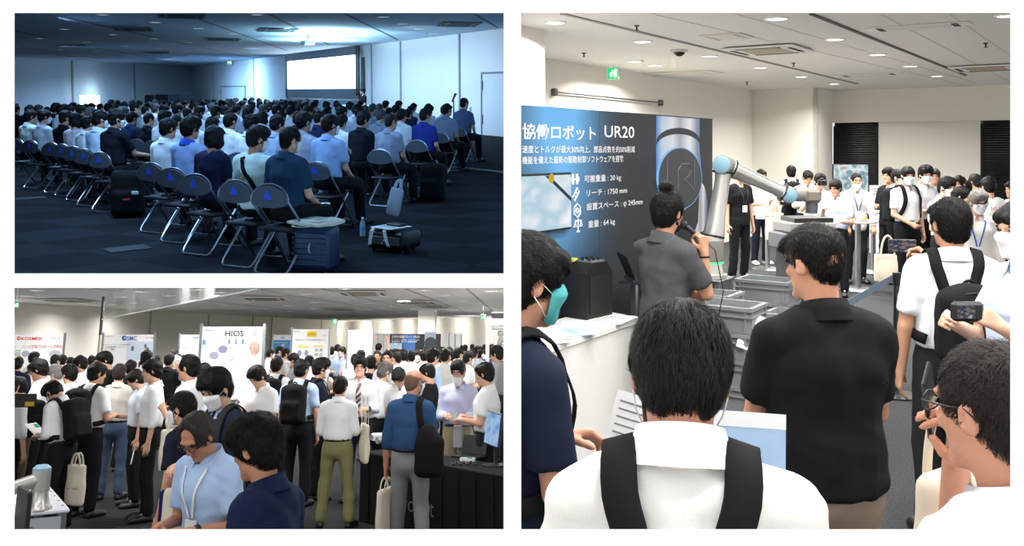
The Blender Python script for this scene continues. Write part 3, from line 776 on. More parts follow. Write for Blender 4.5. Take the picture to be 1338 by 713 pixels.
# ------------------------------------------------------------------ exhibition hall (lower left)
HC2 = 2.90
R2F = struct(R2, 'floor', MB().slab((-14, 3, -.05), (-.006, 3, -.05), (-.006, 95, -.05), (-14, 95, -.05), .05), carpet('carpet_dark_grey', '232426', '37383a', 70))
C2 = struct(R2, 'ceiling', MB().slab((-14, 8, HC2), (-14, 95, HC2), (-.006, 95, HC2), (-.006, 8, HC2), -.03), mat('ceiling_board_grey', 'f3f2ef', .95, bump=.1, bscale=200, var=.03))
g0 = ceil_pt(R2, HC2, 30, 396); g1 = ceil_pt(R2, HC2, 475, 421); g1.y = min(g1.y, 66); gd = (g1 - g0).normalized()
PL2 = mat('wall_paint_warm', 'efece4', .9, bump=.05, bscale=60, var=.02)
struct(R2, 'wall_left', wall_quad(g0 - gd * 1.2, g1, 0, HC2), PL2)
g2 = ceil_pt(R2, HC2, 658, 412.5)
struct(R2, 'wall_back', wall_quad(g1, g2 + (g2 - g1).normalized() * .4, 0, HC2), mat('wall_paint_beige', 'dcd8ce', .9, bump=.05, bscale=60, var=.02))
for a, b in (((19, 388), (330, 407)), ((120, 376.5), (420, 409)), ((330, 376.5), (520, 408)), ((420, 377), (560, 409)), ((530, 377), (610, 408)), ((610, 377), (645, 407))):
    ceil_line(R2, HC2, a, b, .05, mat('ceiling_groove_grey', 'a9a7a2', .8, var=.03), C2, 'ceiling_joint', .006)
pj = mat('wall_joint', 'b9b5aa', .8, var=.03)
for px in (132, 196, 272, 330, 355, 420):
    q = R2.on(px, 415, g0, (gd.y, -gd.x, 0)); j = obj('wall_joint', MB().box((q.x + .03, q.y, HC2 / 2), (.03, .09, HC2)), pj, R2F); j['kind'] = 'structure'
# glass smoke curtain hanging from the ceiling
gl0 = R2.on(133, 417, (0, 0, HC2 - .5), (0, 0, 1)); gl1 = R2.on(338, 377, (0, 0, HC2 - .5), (0, 0, 1)); gl0.z = gl1.z = HC2
gm = mat('smoke_curtain_glass', 'dfe8e6', .05, alpha=.16, spec=.6)
sc_ = thing(R2, 'smoke_curtain', 'clear glass smoke curtain hanging below the ceiling above the exhibition stands', 'glass screen')
dd = (gl1 - gl0); nseg = 4
for i in range(nseg):
    a = gl0 + dd * ((i / nseg) ** .6 + .002); b = gl0 + dd * (((i + 1) / nseg) ** .6 - .002)
    obj('pane', wall_quad(a, b, HC2 - .5, HC2 - .001, .012), gm, sc_)
obj('bottom_rail', MB().tube([gl0 + v3(0, 0, -.5), gl1 + v3(0, 0, -.5)], .012, 6), metal('c9cccb', .4), sc_)
obj('end_post', MB().box(gl0 + v3(0, 0, -.42), (.05, .05, .84)), plastic('4b4b4a', .6), sc_)
L2 = [(48, 379), (35, 386.5), (24, 392), (184, 381), (159, 388), (137, 394), (120, 398), (175, 396), (198, 391), (222, 386), (226, 398), (203, 398), (183, 402), (255, 388), (258, 378), (290, 381.5), (268, 402.5), (293, 398.5), (319, 402), (323, 394.5),
      (400, 384), (451, 376.8), (358, 389), (411, 395), (498, 386), (554, 379), (580, 386), (604, 392.5), (641, 380), (375, 399), (345, 403), (354, 409), (410, 403), (450, 391), (483, 395.5), (527, 391.5), (556, 396), (514, 400), (540, 404), (478, 404), (470, 409), (416, 409), (444, 399.5), (380, 406), (594, 404), (557, 407), (622, 397), (635, 401), (648, 405), (609, 407), (623, 410), (503, 410), (524, 409)]
for i, q in enumerate(L2): downlight(R2, ceil_pt(R2, HC2, *q), .11, 46, 'oval-looking recessed ceiling downlight in the grey ceiling of the exhibition hall', 'downlights over the exhibition hall', spread=160, soft=.4)
# ------------------------------------------------------------------ lecture hall (upper left), lit by its projector and added blue fill lamps
HC1 = 3.8
def checker(name, a, b):
    mm = carpet(name, a, b, 60); nt = mm.node_tree; bs = nt.nodes['Principled BSDF']
    ck = nt.nodes.new('ShaderNodeTexChecker'); mp = nt.nodes.new('ShaderNodeMapping'); tc = nt.nodes.new('ShaderNodeTexCoord')
    mp.inputs['Rotation'].default_value = (0, 0, math.radians(-51)); mp.inputs['Scale'].default_value = (1 / .92, 1 / .80, 1)
    ck.inputs['Scale'].default_value = 1.0; ck.inputs[1].default_value = (*srgb('111216'), 1); ck.inputs[2].default_value = (*srgb('202127'), 1)
    nt.links.new(tc.outputs['Object'], mp.inputs[0]); nt.links.new(mp.outputs[0], ck.inputs[0])
    old = bs.inputs['Base Color'].links[0].from_socket; mx = nt.nodes.new('ShaderNodeMix'); mx.data_type = 'RGBA'; mx.blend_type = 'MIX'; mx.inputs[0].default_value = .75
    nt.links.new(old, mx.inputs[6]); nt.links.new(ck.outputs[0], mx.inputs[7]); nt.links.new(mx.outputs[2], bs.inputs['Base Color'])
    return mm
R1F = struct(R1, 'floor', MB().slab((-48, 7.2, -.05), (-.006, 7.2, -.05), (-.006, 100, -.05), (-48, 100, -.05), .05), checker('carpet_navy_tiles', '0f1013', '191a1f'))
C1 = struct(R1, 'ceiling', MB().slab((-48, 1, HC1), (-48, 100, HC1), (-.006, 100, HC1), (-.006, 1, HC1), -.06), mat('ceiling_board_hall', 'c3d8ea', .9, bump=.1, bscale=80, var=.03))
h0 = ceil_pt(R1, HC1, 19, 75); h1 = ceil_pt(R1, HC1, 250, 87); hd = (h1 - h0).normalized()
h2 = ceil_pt(R1, HC1, 658, 37); he = (h2 - h1).normalized()
PL1 = mat('wall_panel_pale', 'd4dadd', .8, bump=.04, bscale=30, var=.02)
struct(R1, 'wall_left', wall_quad(h0 - hd * 62, h1, 0, HC1), PL1)
W1B = struct(R1, 'wall_back', wall_quad(h1, h2 + he * .35, 0, HC1), PL1)
struct(R1, 'wall_leak_block', wall_quad((-4.1, 7.2), (-48, 7.2), -.05, HC1), mat('blocker_dark', '3a3d42', .9, var=.03))  # unseen wall added to keep outside light from leaking into the dim hall
struct(R1, 'wall_gap_block', wall_quad((-4.1, 1.02), (-4.1, 7.2), -1.2, HC1), MATS['blocker_dark'])  # added blocker, out of view, closing the side gap against light
def on_back(px, py): return R1.on(px, py, h1, (he.y, -he.x, 0))
def on_left(px, py): return R1.on(px, py, h0, (hd.y, -hd.x, 0))
jm = mat('wall_panel_joint', '8f9aa2', .6, var=.04)
for px in (94, 175):
    q = on_left(px, 100); j = obj('wall_joint', MB().box((q.x + .04, q.y, HC1 / 2), (.06, .22, HC1)), jm, W1B); j['kind'] = 'structure'
for px in (279, 332, 486, 524, 601):
    q = on_back(px, 100); A = math.atan2(he.y, he.x); nn = v3(-he.y, he.x, 0) * (.03 if True else 0)
    if nn.y > 0: nn = -nn
    j = obj('wall_joint', MB().box((q.x + nn.x, q.y + nn.y, HC1 / 2), (.10, .05, HC1), Matrix.Rotation(A, 3, 'Z')), jm, W1B); j['kind'] = 'structure'
for a, b in (((19, 40), (245, 86)), ((60, 17.5), (330, 76)), ((240, 17.5), (375, 66)), ((350, 17.5), (430, 58)), ((450, 17.5), (520, 52)), ((620, 18), (650, 36)), ((19, 60), (140, 78))):
    ceil_line(R1, HC1, a, b, .10, mat('ceiling_groove_hall', '6d767c', .8, var=.03), C1, 'ceiling_joint', .01)
BL = (.34, .62, 1.0)
L1 = [(134, 19), (203, 29), (84, 38), (148, 45), (52, 50), (113, 55), (259, 37), (305, 44), (201, 50.5), (163, 60), (78, 65), (24, 61), (246, 55), (206, 63), (126, 68), (284, 60), (95, 75), (336, 19), (383, 29), (245, 67), (168, 71), (320, 63), (50, 72), (500, 22), (526, 31), (548, 38), (345, 49), (566, 44), (476, 48)]
for i, q in enumerate(L1): downlight(R1, ceil_pt(R1, HC1, *q), .16, 0, 'dimmed twin-lamp downlight in the blue-lit lecture hall ceiling', 'dimmed downlights of the lecture hall', ecol='cfe0f0', est=.9)
for x, y, pw in ((-3.2, 8.2, 130), (-5, 11, 260), (-3.2, 13, 130), (-8, 16, 330), (-6.5, 21, 330), (-14, 28, 600), (-8, 32, 520), (-22, 45, 1300), (-14, 48, 1300), (-25, 65, 1700), (-20, 62, 1300)): area(R1, 'blue_fill', (x, y, HC1 - .05), 1.6, pw, BL, target=(x + .6, y + .2, 0))  # soft blue fill added above the audience, apart from the fixtures

# unseen fill lamps added under the slab to brighten the nearest exhibition hall visitors
for x, y, pw in ((-.8, 3.2, 5), (-2.0, 3.4, 5), (-.9, 4.6, 8), (-2.3, 4.6, 8), (-3.4, 5.0, 9), (-.8, 6.2, 12), (-2.4, 6.2, 12), (-3.7, 6.6, 12), (-1.0, 8.2, 18), (-2.8, 8.2, 18), (-.9, 9.3, 20), (-3.6, 9.3, 20)):
    area(RW, 'hall_fill', under_slab(x, y), .7, pw, (1, .98, .95), target=Vector(under_slab(x, y)) - v3(0, 0, 1))
for x, y, pw in ((-1.2, 11.5, 55), (-3.5, 11.5, 55), (-6, 11.5, 55), (-1.2, 14, 55), (-4, 14, 55), (-7, 14, 55), (-1.4, 17, 55), (-4.5, 17, 55), (-8, 17, 55)):
    p = Vector((x, y, CAMZ + (PY - 371) / F * y)); area(RW, 'hall_fill', p, .6, pw, (1, .98, .95), target=p - v3(0, 0, 1))  # further added fill lamps past the slab edge

for i in range(6):
    p = g1.lerp(g2, (i + .5) / 6); area(R2, 'back_wall_fill', v3(p.x, p.y, HC2 - .05) + v3(-.9, -2.2, 0), 1.0, 110, (1, .97, .93), target=v3(p.x, p.y, 1.4), spread=160)  # added fill for the far wall, which is otherwise left dark
# ------------------------------------------------------------------ the robot demonstration: banner, counter, robot, crates, furniture
RZ3 = math.degrees(math.atan2(U3.y, U3.x))
PR = v3(1.6375, 7.5, 0); PL = PR - U3 * 2.85; BH = 2.206
WHITEP = mat('print_white', 'f1f3f5', .6, var=.01)
def bpos(px, py):
    q = R3.on(px, py, PR, tuple(N3)); return (q - PL).dot(U3), q.z
def banner_mat():
    mm = bpy.data.materials.new('banner_print_black_blue'); mm.use_nodes = True; nt = mm.node_tree; bs = nt.nodes['Principled BSDF']
    tc = nt.nodes.new('ShaderNodeTexCoord'); sp = nt.nodes.new('ShaderNodeSeparateXYZ'); nt.links.new(tc.outputs['Object'], sp.inputs[0])
    def mth(op, a, b=None):
        n = nt.nodes.new('ShaderNodeMath'); n.operation = op
        for i, x in enumerate((a, b)):
            if x is None: continue
            if isinstance(x, (int, float)): n.inputs[i].default_value = x
            else: nt.links.new(x, n.inputs[i])
        return n.outputs[0]
    X, Z = sp.outputs[0], sp.outputs[2]
    dx = mth('SUBTRACT', X, bpos(732, 160)[0]); g = mth('POWER', 2.718, mth('MULTIPLY', mth('MULTIPLY', dx, dx), -7.0))
    gz = mth('MULTIPLY', mth('SUBTRACT', Z, .9), .85); gz = mth('MAXIMUM', gz, 0.0); gz = mth('MINIMUM', gz, 1.0)
    nz = nt.nodes.new('ShaderNodeTexNoise'); nz.inputs['Scale'].default_value = 2.5; nt.links.new(tc.outputs['Object'], nz.inputs['Vector'])
    fac = mth('MULTIPLY', mth('MULTIPLY', g, gz), mth('ADD', nz.outputs['Fac'], .75))
    mx = nt.nodes.new('ShaderNodeMix'); mx.data_type = 'RGBA'; mx.inputs[6].default_value = (*srgb('1f2126'), 1); mx.inputs[7].default_value = (*srgb('5a9fd6'), 1)
    nt.links.new(fac, mx.inputs[0]); nt.links.new(mx.outputs[2], bs.inputs['Base Color']); bs.inputs['Roughness'].default_value = .5
    return mm
BN = thing(R3, 'banner_wall', 'tall black and blue display wall printed with white lettering and a silver robot joint', 'display wall', PL, RZ3)
BNM = banner_mat()
L = 2.85
npan = 3
for i in range(npan): obj('banner_panel', MB().box((L * (i + .5) / npan, .03, BH / 2), (L / npan - .003, .06, BH)), BNM, BN).location = (0, 0, 0)
def btext(name, s, px0, px1, pyb, hpx, bold=.0, yo=-.002, m=None):
    x0, z = bpos(px0, pyb); x1, z1 = bpos(px1, pyb); s_ = F / (R3.on(px0, pyb, PR, tuple(N3)).y)
    M = Matrix.Translation((x0, yo, z)) @ Matrix.Rotation(math.pi / 2, 4, 'X')
    return text_on(name, s, hpx / s_, m or WHITEP, BN, M, bold=bold, width=x1 - x0)
btext('headline_text', '協働ロボット', 682, 778, 179.5, 22, .0016)
btext('model_text', 'UR20', 789, 828, 179, 22, .001)
btext('banner_text', '速度とトルクが最大30%向上、部品点数を約50%削減', 682, 829, 199, 11, .0002)
btext('banner_text', '機能を備えた最新の駆動制御ソフトウェアを搭載', 682, 814, 213.5, 11, .0002)
btext('spec_text', '可搬重量 : 20 kg', 763, 811, 237.5, 10, .0002); btext('spec_text', 'リーチ : 1750 mm', 765, 818, 256, 10, .0002)
btext('spec_text', '設置スペース : φ 245mm', 766, 839, 274, 10, .0002); btext('spec_text', '重量 : 64 kg', 768, 803, 297, 10, .0002)
def bic(name, paths, px, py, sz, r=.006):
    x, z = bpos(px, py)
    mm = MB()
    for pth, cl in paths: mm.tube([(x + a * sz, -.001, z + b * sz) for a, b in pth], r, 5, closed=cl)
    return obj(name, mm, WHITEP, BN)
bic('dumbbell_icon', [([(-1, -.3), (-1, .3)], 0), ([(-.7, -.7), (-.7, .7), (-.4, .7), (-.4, -.7)], 1), ([(.7, -.7), (.7, .7), (.4, .7), (.4, -.7)], 1), ([(1, -.3), (1, .3)], 0), ([(-.4, 0), (.4, 0)], 0)], 751, 234, .045)
bic('ruler_icon', [([(-.9, -.4), (-.4, -.9), (.9, .4), (.4, .9)], 1), ([(-.5, 0), (-.25, -.25)], 0), ([(-.1, .4), (.15, .15)], 0)], 752, 254, .045)
bic('nut_icon', [([(math.cos(a) * .95, math.sin(a) * .95) for a in [math.pi / 6 + math.pi / 3 * i for i in range(6)]], 1), ([(math.cos(a) * .35, math.sin(a) * .35) for a in [math.pi / 5 * i for i in range(10)]], 1)], 754, 275, .045)
bic('scales_icon', [([(0, -.9), (0, .9)], 0), ([(-.8, .6), (.8, .6)], 0), ([(-.8, .6), (-1.1, -.2), (-.5, -.2)], 1), ([(.8, .6), (1.1, -.2), (.5, -.2)], 1), ([(-.4, -.9), (.4, -.9)], 0)], 755, 294, .045)
# printed picture of a robot joint
def silver_mat():
    mm = bpy.data.materials.new('banner_print_silver'); mm.use_nodes = True; nt = mm.node_tree; bs = nt.nodes['Principled BSDF']
    tc = nt.nodes.new('ShaderNodeTexCoord'); sp = nt.nodes.new('ShaderNodeSeparateXYZ'); nt.links.new(tc.outputs['Generated'], sp.inputs[0])
    cr = nt.nodes.new('ShaderNodeValToRGB'); e = cr.color_ramp.elements; e[0].position = 0; e[0].color = (*srgb('2f6fb4'), 1); e[1].position = 1; e[1].color = (*srgb('4577ad'), 1)
    for p, c in ((.12, 'a9bccf'), (.35, 'c9cbd3'), (.5, '9298a5'), (.72, 'd9dade'), (.9, '77839a')): q = e.new(p); q.color = (*srgb(c), 1)
    nt.links.new(sp.outputs[0], cr.inputs[0]); nt.links.new(cr.outputs[0], bs.inputs['Base Color']); bs.inputs['Roughness'].default_value = .5
    return mm
def bpoly(name, pts, m, yo):
    q = [bpos(*p) for p in pts]; mm = MB(); n = len(q)
    mm.quads([(x, yo, z) for x, z in q] + [(x, yo + .0015, z) for x, z in q], [tuple(range(n)), tuple(reversed(range(n, 2 * n)))] + [(i, n + i, n + (i + 1) % n, (i + 1) % n) for i in range(n)])
    return obj(name, mm, m, BN)
def ell_pts(cx, cy, rx, ry, a0=0, a1=360, n=40): return [(cx + rx * math.cos(math.radians(a)), cy - ry * math.sin(math.radians(a))) for a in [a0 + (a1 - a0) * i / (n - (0 if a1 - a0 == 360 else 1)) for i in range(n)]]
SIL = silver_mat(); DK = mat('print_charcoal', '26282c', .5, var=.03)
bpoly('joint_print', [(857, 151), (914, 155.3), (914, 196), (916, 215), (913, 232), (905, 262), (880, 290), (862, 262), (857, 232)], SIL, -.0016)
bpoly('ring_print', [(858, 186)] + ell_pts(886, 186, 29, 19, 170, 10, 20) + [(915, 190)] + ell_pts(886, 192, 29, 17, 10, 170, 20), DK, -.0036)
bpoly('rim_print', ell_pts(887, 233, 30, 41), mat('print_blue_rim', '6aa8dd', .5, var=.05), -.0038); bpoly('cap_print', ell_pts(888, 233, 28, 39.5), mat('print_graphite', '33363d', .5, var=.05), -.0056)
bpoly('joint_print', [(914, 240)] + ell_pts(916, 272, 8, 33, 90, -60, 12) + [(905, 310), (912, 290)], SIL, -.0016)
em = MB()
for pth in ([(871, 205), (871, 240), (874, 252)], [(885, 250), (885, 222), (890, 214), (899, 214), (903, 221), (899, 229), (893, 234), (907, 250)], [(906, 208), (906, 245)]):
    em.tube([(bpos(*p)[0], -.0062, bpos(*p)[1]) for p in pth], .004, 5)
obj('emblem_print', em, mat('print_grey_line', '777b82', .5, var=.02), BN)
# screen fixed to the display wall
def screen_mat(name, cols, sc, st):
    mm = bpy.data.materials.new(name); mm.use_nodes = True; nt = mm.node_tree; nt.nodes.remove(nt.nodes['Principled BSDF'])
    tc = nt.nodes.new('ShaderNodeTexCoord'); vo = nt.nodes.new('ShaderNodeTexVoronoi'); vo.inputs['Scale'].default_value = sc
    nz = nt.nodes.new('ShaderNodeTexNoise'); nz.inputs['Scale'].default_value = sc * .6
    cr = nt.nodes.new('ShaderNodeValToRGB'); cr.color_ramp.interpolation = 'LINEAR'; e = cr.color_ramp.elements
    e[0].position = 0; e[0].color = (*srgb(cols[0]), 1); e[1].position = 1; e[1].color = (*srgb(cols[-1]), 1)
    for i, c in enumerate(cols[1:-1]): q = e.new((i + 1) / (len(cols) - 1)); q.color = (*srgb(c), 1)
    ad = nt.nodes.new('ShaderNodeMath'); ad.operation = 'MULTIPLY_ADD'; ad.inputs[1].default_value = .35; em = nt.nodes.new('ShaderNodeEmission'); em.inputs[1].default_value = st
    nt.links.new(tc.outputs['Generated'], vo.inputs['Vector']); nt.links.new(tc.outputs['Generated'], nz.inputs['Vector'])
    nt.links.new(vo.outputs['Distance'], ad.inputs[0]); nt.links.new(nz.outputs['Fac'], ad.inputs[2]); nt.links.new(ad.outputs[0], cr.inputs[0])
    nt.links.new(cr.outputs[0], em.inputs[0]); nt.links.new(em.outputs[0], nt.nodes['Material Output'].inputs[0])
    return mm
x1, z1 = bpos(740, 225); _, z0 = bpos(742, 298); xw = .80
TV = thing(R3, 'display_screen', 'flat screen with pale blue picture fixed to the black display wall', 'screen', PL, RZ3)
zc = (z0 + z1) / 2
obj('housing', MB().box((x1 - xw / 2, -.02, zc), (xw, .038, z1 - z0), bev=.006), plastic('0e0f11', .4), TV)
obj('panel', MB().box((x1 - xw / 2, -.0405, zc), (xw - .025, .003, z1 - z0 - .025)), screen_mat('screen_pale_blue', ['7f97ad', 'c9dbe6', 'dfeaf0', 'b4cfe0', 'f0f4f5'], 3.0, 1.0), TV)
ds = MB().quads([(x1 - .26, -.0425, z1 - .014), (x1 - .014, -.0425, z1 - .15), (x1 - .014, -.0425, z1 - .175), (x1 - .31, -.0425, z1 - .014)], [(0, 1, 2, 3)]); obj('picture_edge', ds, emis('screen_dark_band', '39485c', .9), TV)
obj('picture_knob', MB().lathe([(.03, 0), (.03, .001)], 16, (x1 - .24, -.043, z1 - .03), Matrix.Rotation(math.pi / 2, 3, 'X')), emis('screen_yellow', 'c9a63a', 1.), TV)
# counter in front of the wall
CT = .95
k0 = R3.on(838, 413, (0, 0, CT), (0, 0, 1)); CD = .37
K = k0 - U3 * 1.21; K.z = 0
CN = thing(R3, 'counter', 'white laminate exhibition counter in front of the black display wall', 'counter', K, RZ3)
LAM = mat('laminate_white', 'e9e8e5', .45, var=.02, bscale=6)
obj('worktop', MB().box((.58, CD / 2, CT - .02), (1.20, CD, .04), bev=.006), LAM, CN); obj('front_panel', MB().box((.575, .02, (CT - .04) / 2), (1.15, .02, CT - .042)), LAM, CN); obj('end_panel', MB().box((1.14, CD / 2 + .01, (CT - .04) / 2), (.02, CD - .04, CT - .042)), LAM, CN)
def ctop(px, py, dz=0): q = R3.on(px, py, (0, 0, CT), (0, 0, 1)); return v3(q.x, q.y, CT + dz)
# loudspeaker
sp_ = thing(R3, 'loudspeaker', 'black portable loudspeaker with control panel standing on the white counter', 'speaker', ctop(757, 411) + N3 * .05 + v3(0, 0, .001), RZ3 - 8)
bm_ = MB().prism([(-.125, 0), (.125, 0), (.125, .26), (.07, .33), (-.07, .33), (-.125, .27)], -.10, .10, Matrix.Rotation(math.pi / 2, 3, 'X')); obj('cabinet', bm_, plastic('17181a', .55), sp_)
obj('control_panel', MB().box((.0, -.03, .334), (.13, .12, .008)), plastic('6d7175', .4), sp_)
for i in range(6): obj('knob', MB().lathe([(.011, 0), (.009, .018), (0, .018)], 10, (-.045 + (i % 3) * .045, -.055 + (i // 3) * .05, .338)), plastic('0b0b0c', .5), sp_)
obj('side_grille', MB().box((0, -.103, .14), (.2, .006, .22)), mat('grille_black', '0f1011', .6, bump=.5, bscale=300, var=.2), sp_)
solo(R3, 'phone', MB().box((0, 0, .005), (.15, .075, .010), bev=.004), plastic('d8cf5a', .4), 'yellow cased phone lying on top of the black loudspeaker', 'phone', ctop(757, 411) + U3 * -.075 + v3(0, 0, .335) - N3 * .02, RZ3 + 20)
# papers on the counter
def sheet(name, px, py, w, h, rz, col, label, z=.0012, th=.0012, lines=0, group=None, pic=None, room=R3, base=None):
    t = thing(room, name, label, 'paper', (base if base is not None else ctop(px, py)) + v3(0, 0, z + .001), rz, group)
    obj('sheet', MB().box((0, 0, th / 2), (w, h, th)), paper(col), t)
    for i in range(lines): obj('printed_line', MB().box((-w * .1 + (i % 3) * w * .03, h * (.36 - .72 * i / max(lines, 1)), th + .0003), (w * .62, h * .018, .0004)), mat('ink_grey', '73777d', .8, var=.1), t)
    if pic: obj('picture', MB().box((w * .05, -h * .05, th + .0004), (w * .5, h * .3, .0005)), paper(pic), t)
    return t
sheet('document', 800, 417, .30, .22, RZ3 + 6, 'eef0f1', 'white printed sheet lying near the right end of the white counter', lines=6)
sheet('document', 783, 412, .26, .2, RZ3 - 12, 'e3e6e8', 'white sheet half under another on the counter beside the loudspeaker cables', z=.0002, lines=4)
sheet('brochure', 741, 435, .22, .30, RZ3 + 62, 'a9c6e2', 'light blue brochure lying on the white counter', lines=3, pic='8fb0d0')
for i in range(9): sheet('flyer', 718, 446, .15, .20, RZ3 + 70 + (i * 37 % 7 - 3), 'f2f2f0', 'white flyer in the neat pile on the counter beside the blue brochure', z=.0045 * i, th=.0042, lines=4 if i == 8 else 0, group='pile of flyers on the counter')
tr = thing(R3, 'parts_tray', 'shallow grey tray with small coloured parts on the counter', 'tray', ctop(712, 424), RZ3)
obj('tray', MB().box((0, 0, .004), (.16, .12, .008)).box((0, .058, .014), (.16, .004, .02)).box((0, -.058, .014), (.16, .004, .02)).box((.078, 0, .014), (.004, .12, .02)).box((-.078, 0, .014), (.004, .12, .02)), plastic('c9cac6', .5), tr)
for i in range(5): solo(R3, 'sample_part', MB().box((0, 0, .007), (.016, .09, .014), bev=.003), plastic(['3b6f8f', 'c7a83a', '3b6f8f', '8b8d8f', 'c7a83a'][i], .5), ['blue sample part in the shallow tray', 'yellow sample part in the shallow tray', 'blue sample part in the shallow tray', 'grey sample part in the shallow tray', 'yellow sample part in the shallow tray'][i], 'sample part', ctop(712, 424) + U3 * (-.05 + .025 * i) + v3(0, 0, .0095), RZ3, group='sample parts in the counter tray')
cb_ = MB(); rr = random.Random(3)
q = ctop(780, 408); cb_.tube([q + v3(.05 * math.sin(i * .9), .03 * math.cos(i * .7) + .012 * i - .06, .008 + .004 * (i % 2)) for i in range(14)] + [ctop(765, 405) + v3(0, 0, .05), ctop(757, 411) + v3(.03, 0, .2)], .004, 6)
solo(R3, 'cable', cb_, plastic('101112', .5), 'thin black cable running from the loudspeaker onto the counter papers', 'cable')
# laptop on aluminium stand beside the wall
lp = R3.on(822, 365, (0, 0, 1.15), (0, 0, 1)); lp = v3(lp.x, lp.y, 0) + U3 * .22 - N3 * .02
st = thing(R3, 'laptop_stand', 'bare aluminium profile stand beside the white counter', 'stand', lp, RZ3)
for a, b in ((-.05, .03), (.06, .03)): obj('post', MB().box((a, b, .55), (.035, .035, 1.1)), metal('b9bdc0', .35), st)
obj('tray', MB().box((0, 0, 1.11), (.24, .2, .015)), metal('b9bdc0', .35), st); obj('foot', MB().box((0, 0, .01), (.3, .3, .02)), metal('9da1a4', .4), st)
tl = thing(R3, 'laptop', 'open black laptop with reddish edge on the aluminium stand', 'laptop', lp + v3(0, 0, 1.118), RZ3 + 40)
obj('keyboard_base', MB().box((0, 0, .008), (.26, .18, .016), bev=.004), plastic('6b4a4c', .5), tl); obj('lid', MB().box((0, .10, .085), (.26, .008, .18), Matrix.Rotation(-.4, 3, 'X')), plastic('101114', .4), tl)
# ------------------------------------------------------------------ robot arm
ROB = mat('robot_grey', 'b5b3ad', .38, metal=.35, var=.03, bscale=8); ROBS = mat('robot_silver', 'd0cec9', .28, metal=.7, var=.03, bscale=8); ROBJ = mat('robot_joint_grey', '8f8d86', .5, var=.03); CAPB = mat('robot_cap_blue', '8fb9cc', .45, var=.02); RBLK = mat('robot_seal_black', '141517', .5, var=.03)
def robot(R, depth, pts, label, rad, base_px, base_z, caps, ped=True, name='industrial_robot', led=True):
    P = [R.up(x, y, depth + dz) for x, y, dz in pts]
    t = thing(R, name, label, 'robot', P[0] * 1.0)
    o0 = P[0]
    L_ = lambda p: p - o0
    r = rad
    obj('base', MB().lathe([(r * 1.25, 0), (r * 1.25, r * .25), (r * 1.1, r * .35), (r * .95, r * 1.0), (r * .95, r * 1.25)], 24), ROBS, t, smooth=35)
    if led: obj('light_ring', MB().lathe([(r * .98, r * 1.05), (r * 1.0, r * 1.08), (r * 1.0, r * 1.18), (r * .98, r * 1.2)], 24), emis('led_green', '58e08a', 2.0), t)
    sh = L_(P[1]); obj('shoulder_joint', MB().lathe([(r * .95, r * 1.25), (r * 1.02, r * 1.4), (r * 1.02, sh.z + r * .5), (r * .7, sh.z + r * .85), (0, sh.z + r * .9)], 24, (0, 0, 0)), ROBJ, t, smooth=35)
    for i in range(1, len(P) - 1):
        a, b = L_(P[i]), L_(P[i + 1]); d = (b - a); l = d.length; Q = d.to_track_quat('Z', 'Y').to_matrix()
        k = 1.0 - .14 * (i - 1); k2 = 1 - .14 * i
        lk = obj('link', MB().lathe([(r * .80 * k, l * .10), (r * .82 * k, l * .14), (r * .74 * k, l * .24), (r * .68 * (k + k2) / 2, l * .5), (r * .66 * k2, l * .8), (r * .74 * k2, l * .88), (r * .74 * k2, l * .93)], 22, a, Q), ROBS, t, smooth=40)
        for f in (.115, .90): obj('seal_ring', MB().lathe([(r * .83 * k, l * f), (r * .86 * k, l * (f + .012)), (r * .83 * k, l * (f + .024))], 22, a, Q), RBLK, lk)
    for i in range(2, len(P)):
        c = L_(P[i]); k = 1 - .16 * (i - 1); ax = v3(*caps[i - 2]).normalized(); Q = ax.to_track_quat('Z', 'Y').to_matrix()
        j = obj('joint', MB().lathe([(0, -r * 1.05 * k), (r * .6 * k, -r * 1.0 * k), (r * .9 * k, -r * .8 * k), (r * .95 * k, 0), (r * .9 * k, r * .8 * k), (r * .82 * k, r * .86 * k)], 22, c, Q), ROBJ, t, smooth=40)
        obj('joint_cap', MB().lathe([(r * .80 * k, r * .84 * k), (r * .80 * k, r * 1.0 * k), (r * .6 * k, r * 1.12 * k), (0, r * 1.16 * k)], 22, c, Q), CAPB, j, smooth=40)
    return t, P
rt, RP = robot(R3, 6.8, [(928, 362, 0), (930, 322, 0), (947, 216, .05), (1030, 254, .1)], 'large silver robot arm with blue joint caps and green light ring at its base', .098, None, 0, [(-.6, -1, .1), (-.1, -1, -.1)])
pe = thing(R3, 'robot_pedestal', 'square aluminium pedestal carrying the large robot arm', 'pedestal', (RP[0].x, RP[0].y, 0), RZ3)
hz = RP[0].z - .002
obj('top_plate', MB().box((0, 0, hz - .012), (.30, .26, .024), bev=.004), metal('8d9093', .4), pe); obj('column', MB().box((0, 0, hz / 2), (.25, .21, hz - .03)), metal('a3a6a8', .45), pe); obj('foot_plate', MB().box((0, 0, .012), (.5, .45, .024)), metal('6c6f72', .5), pe)
for a, b in ((-.13, -.11), (.13, -.11), (.13, .11), (-.13, .11)): obj('corner_post', MB().box((a, b, hz / 2), (.03, .03, hz - .03)), metal('c3c6c8', .35), pe)
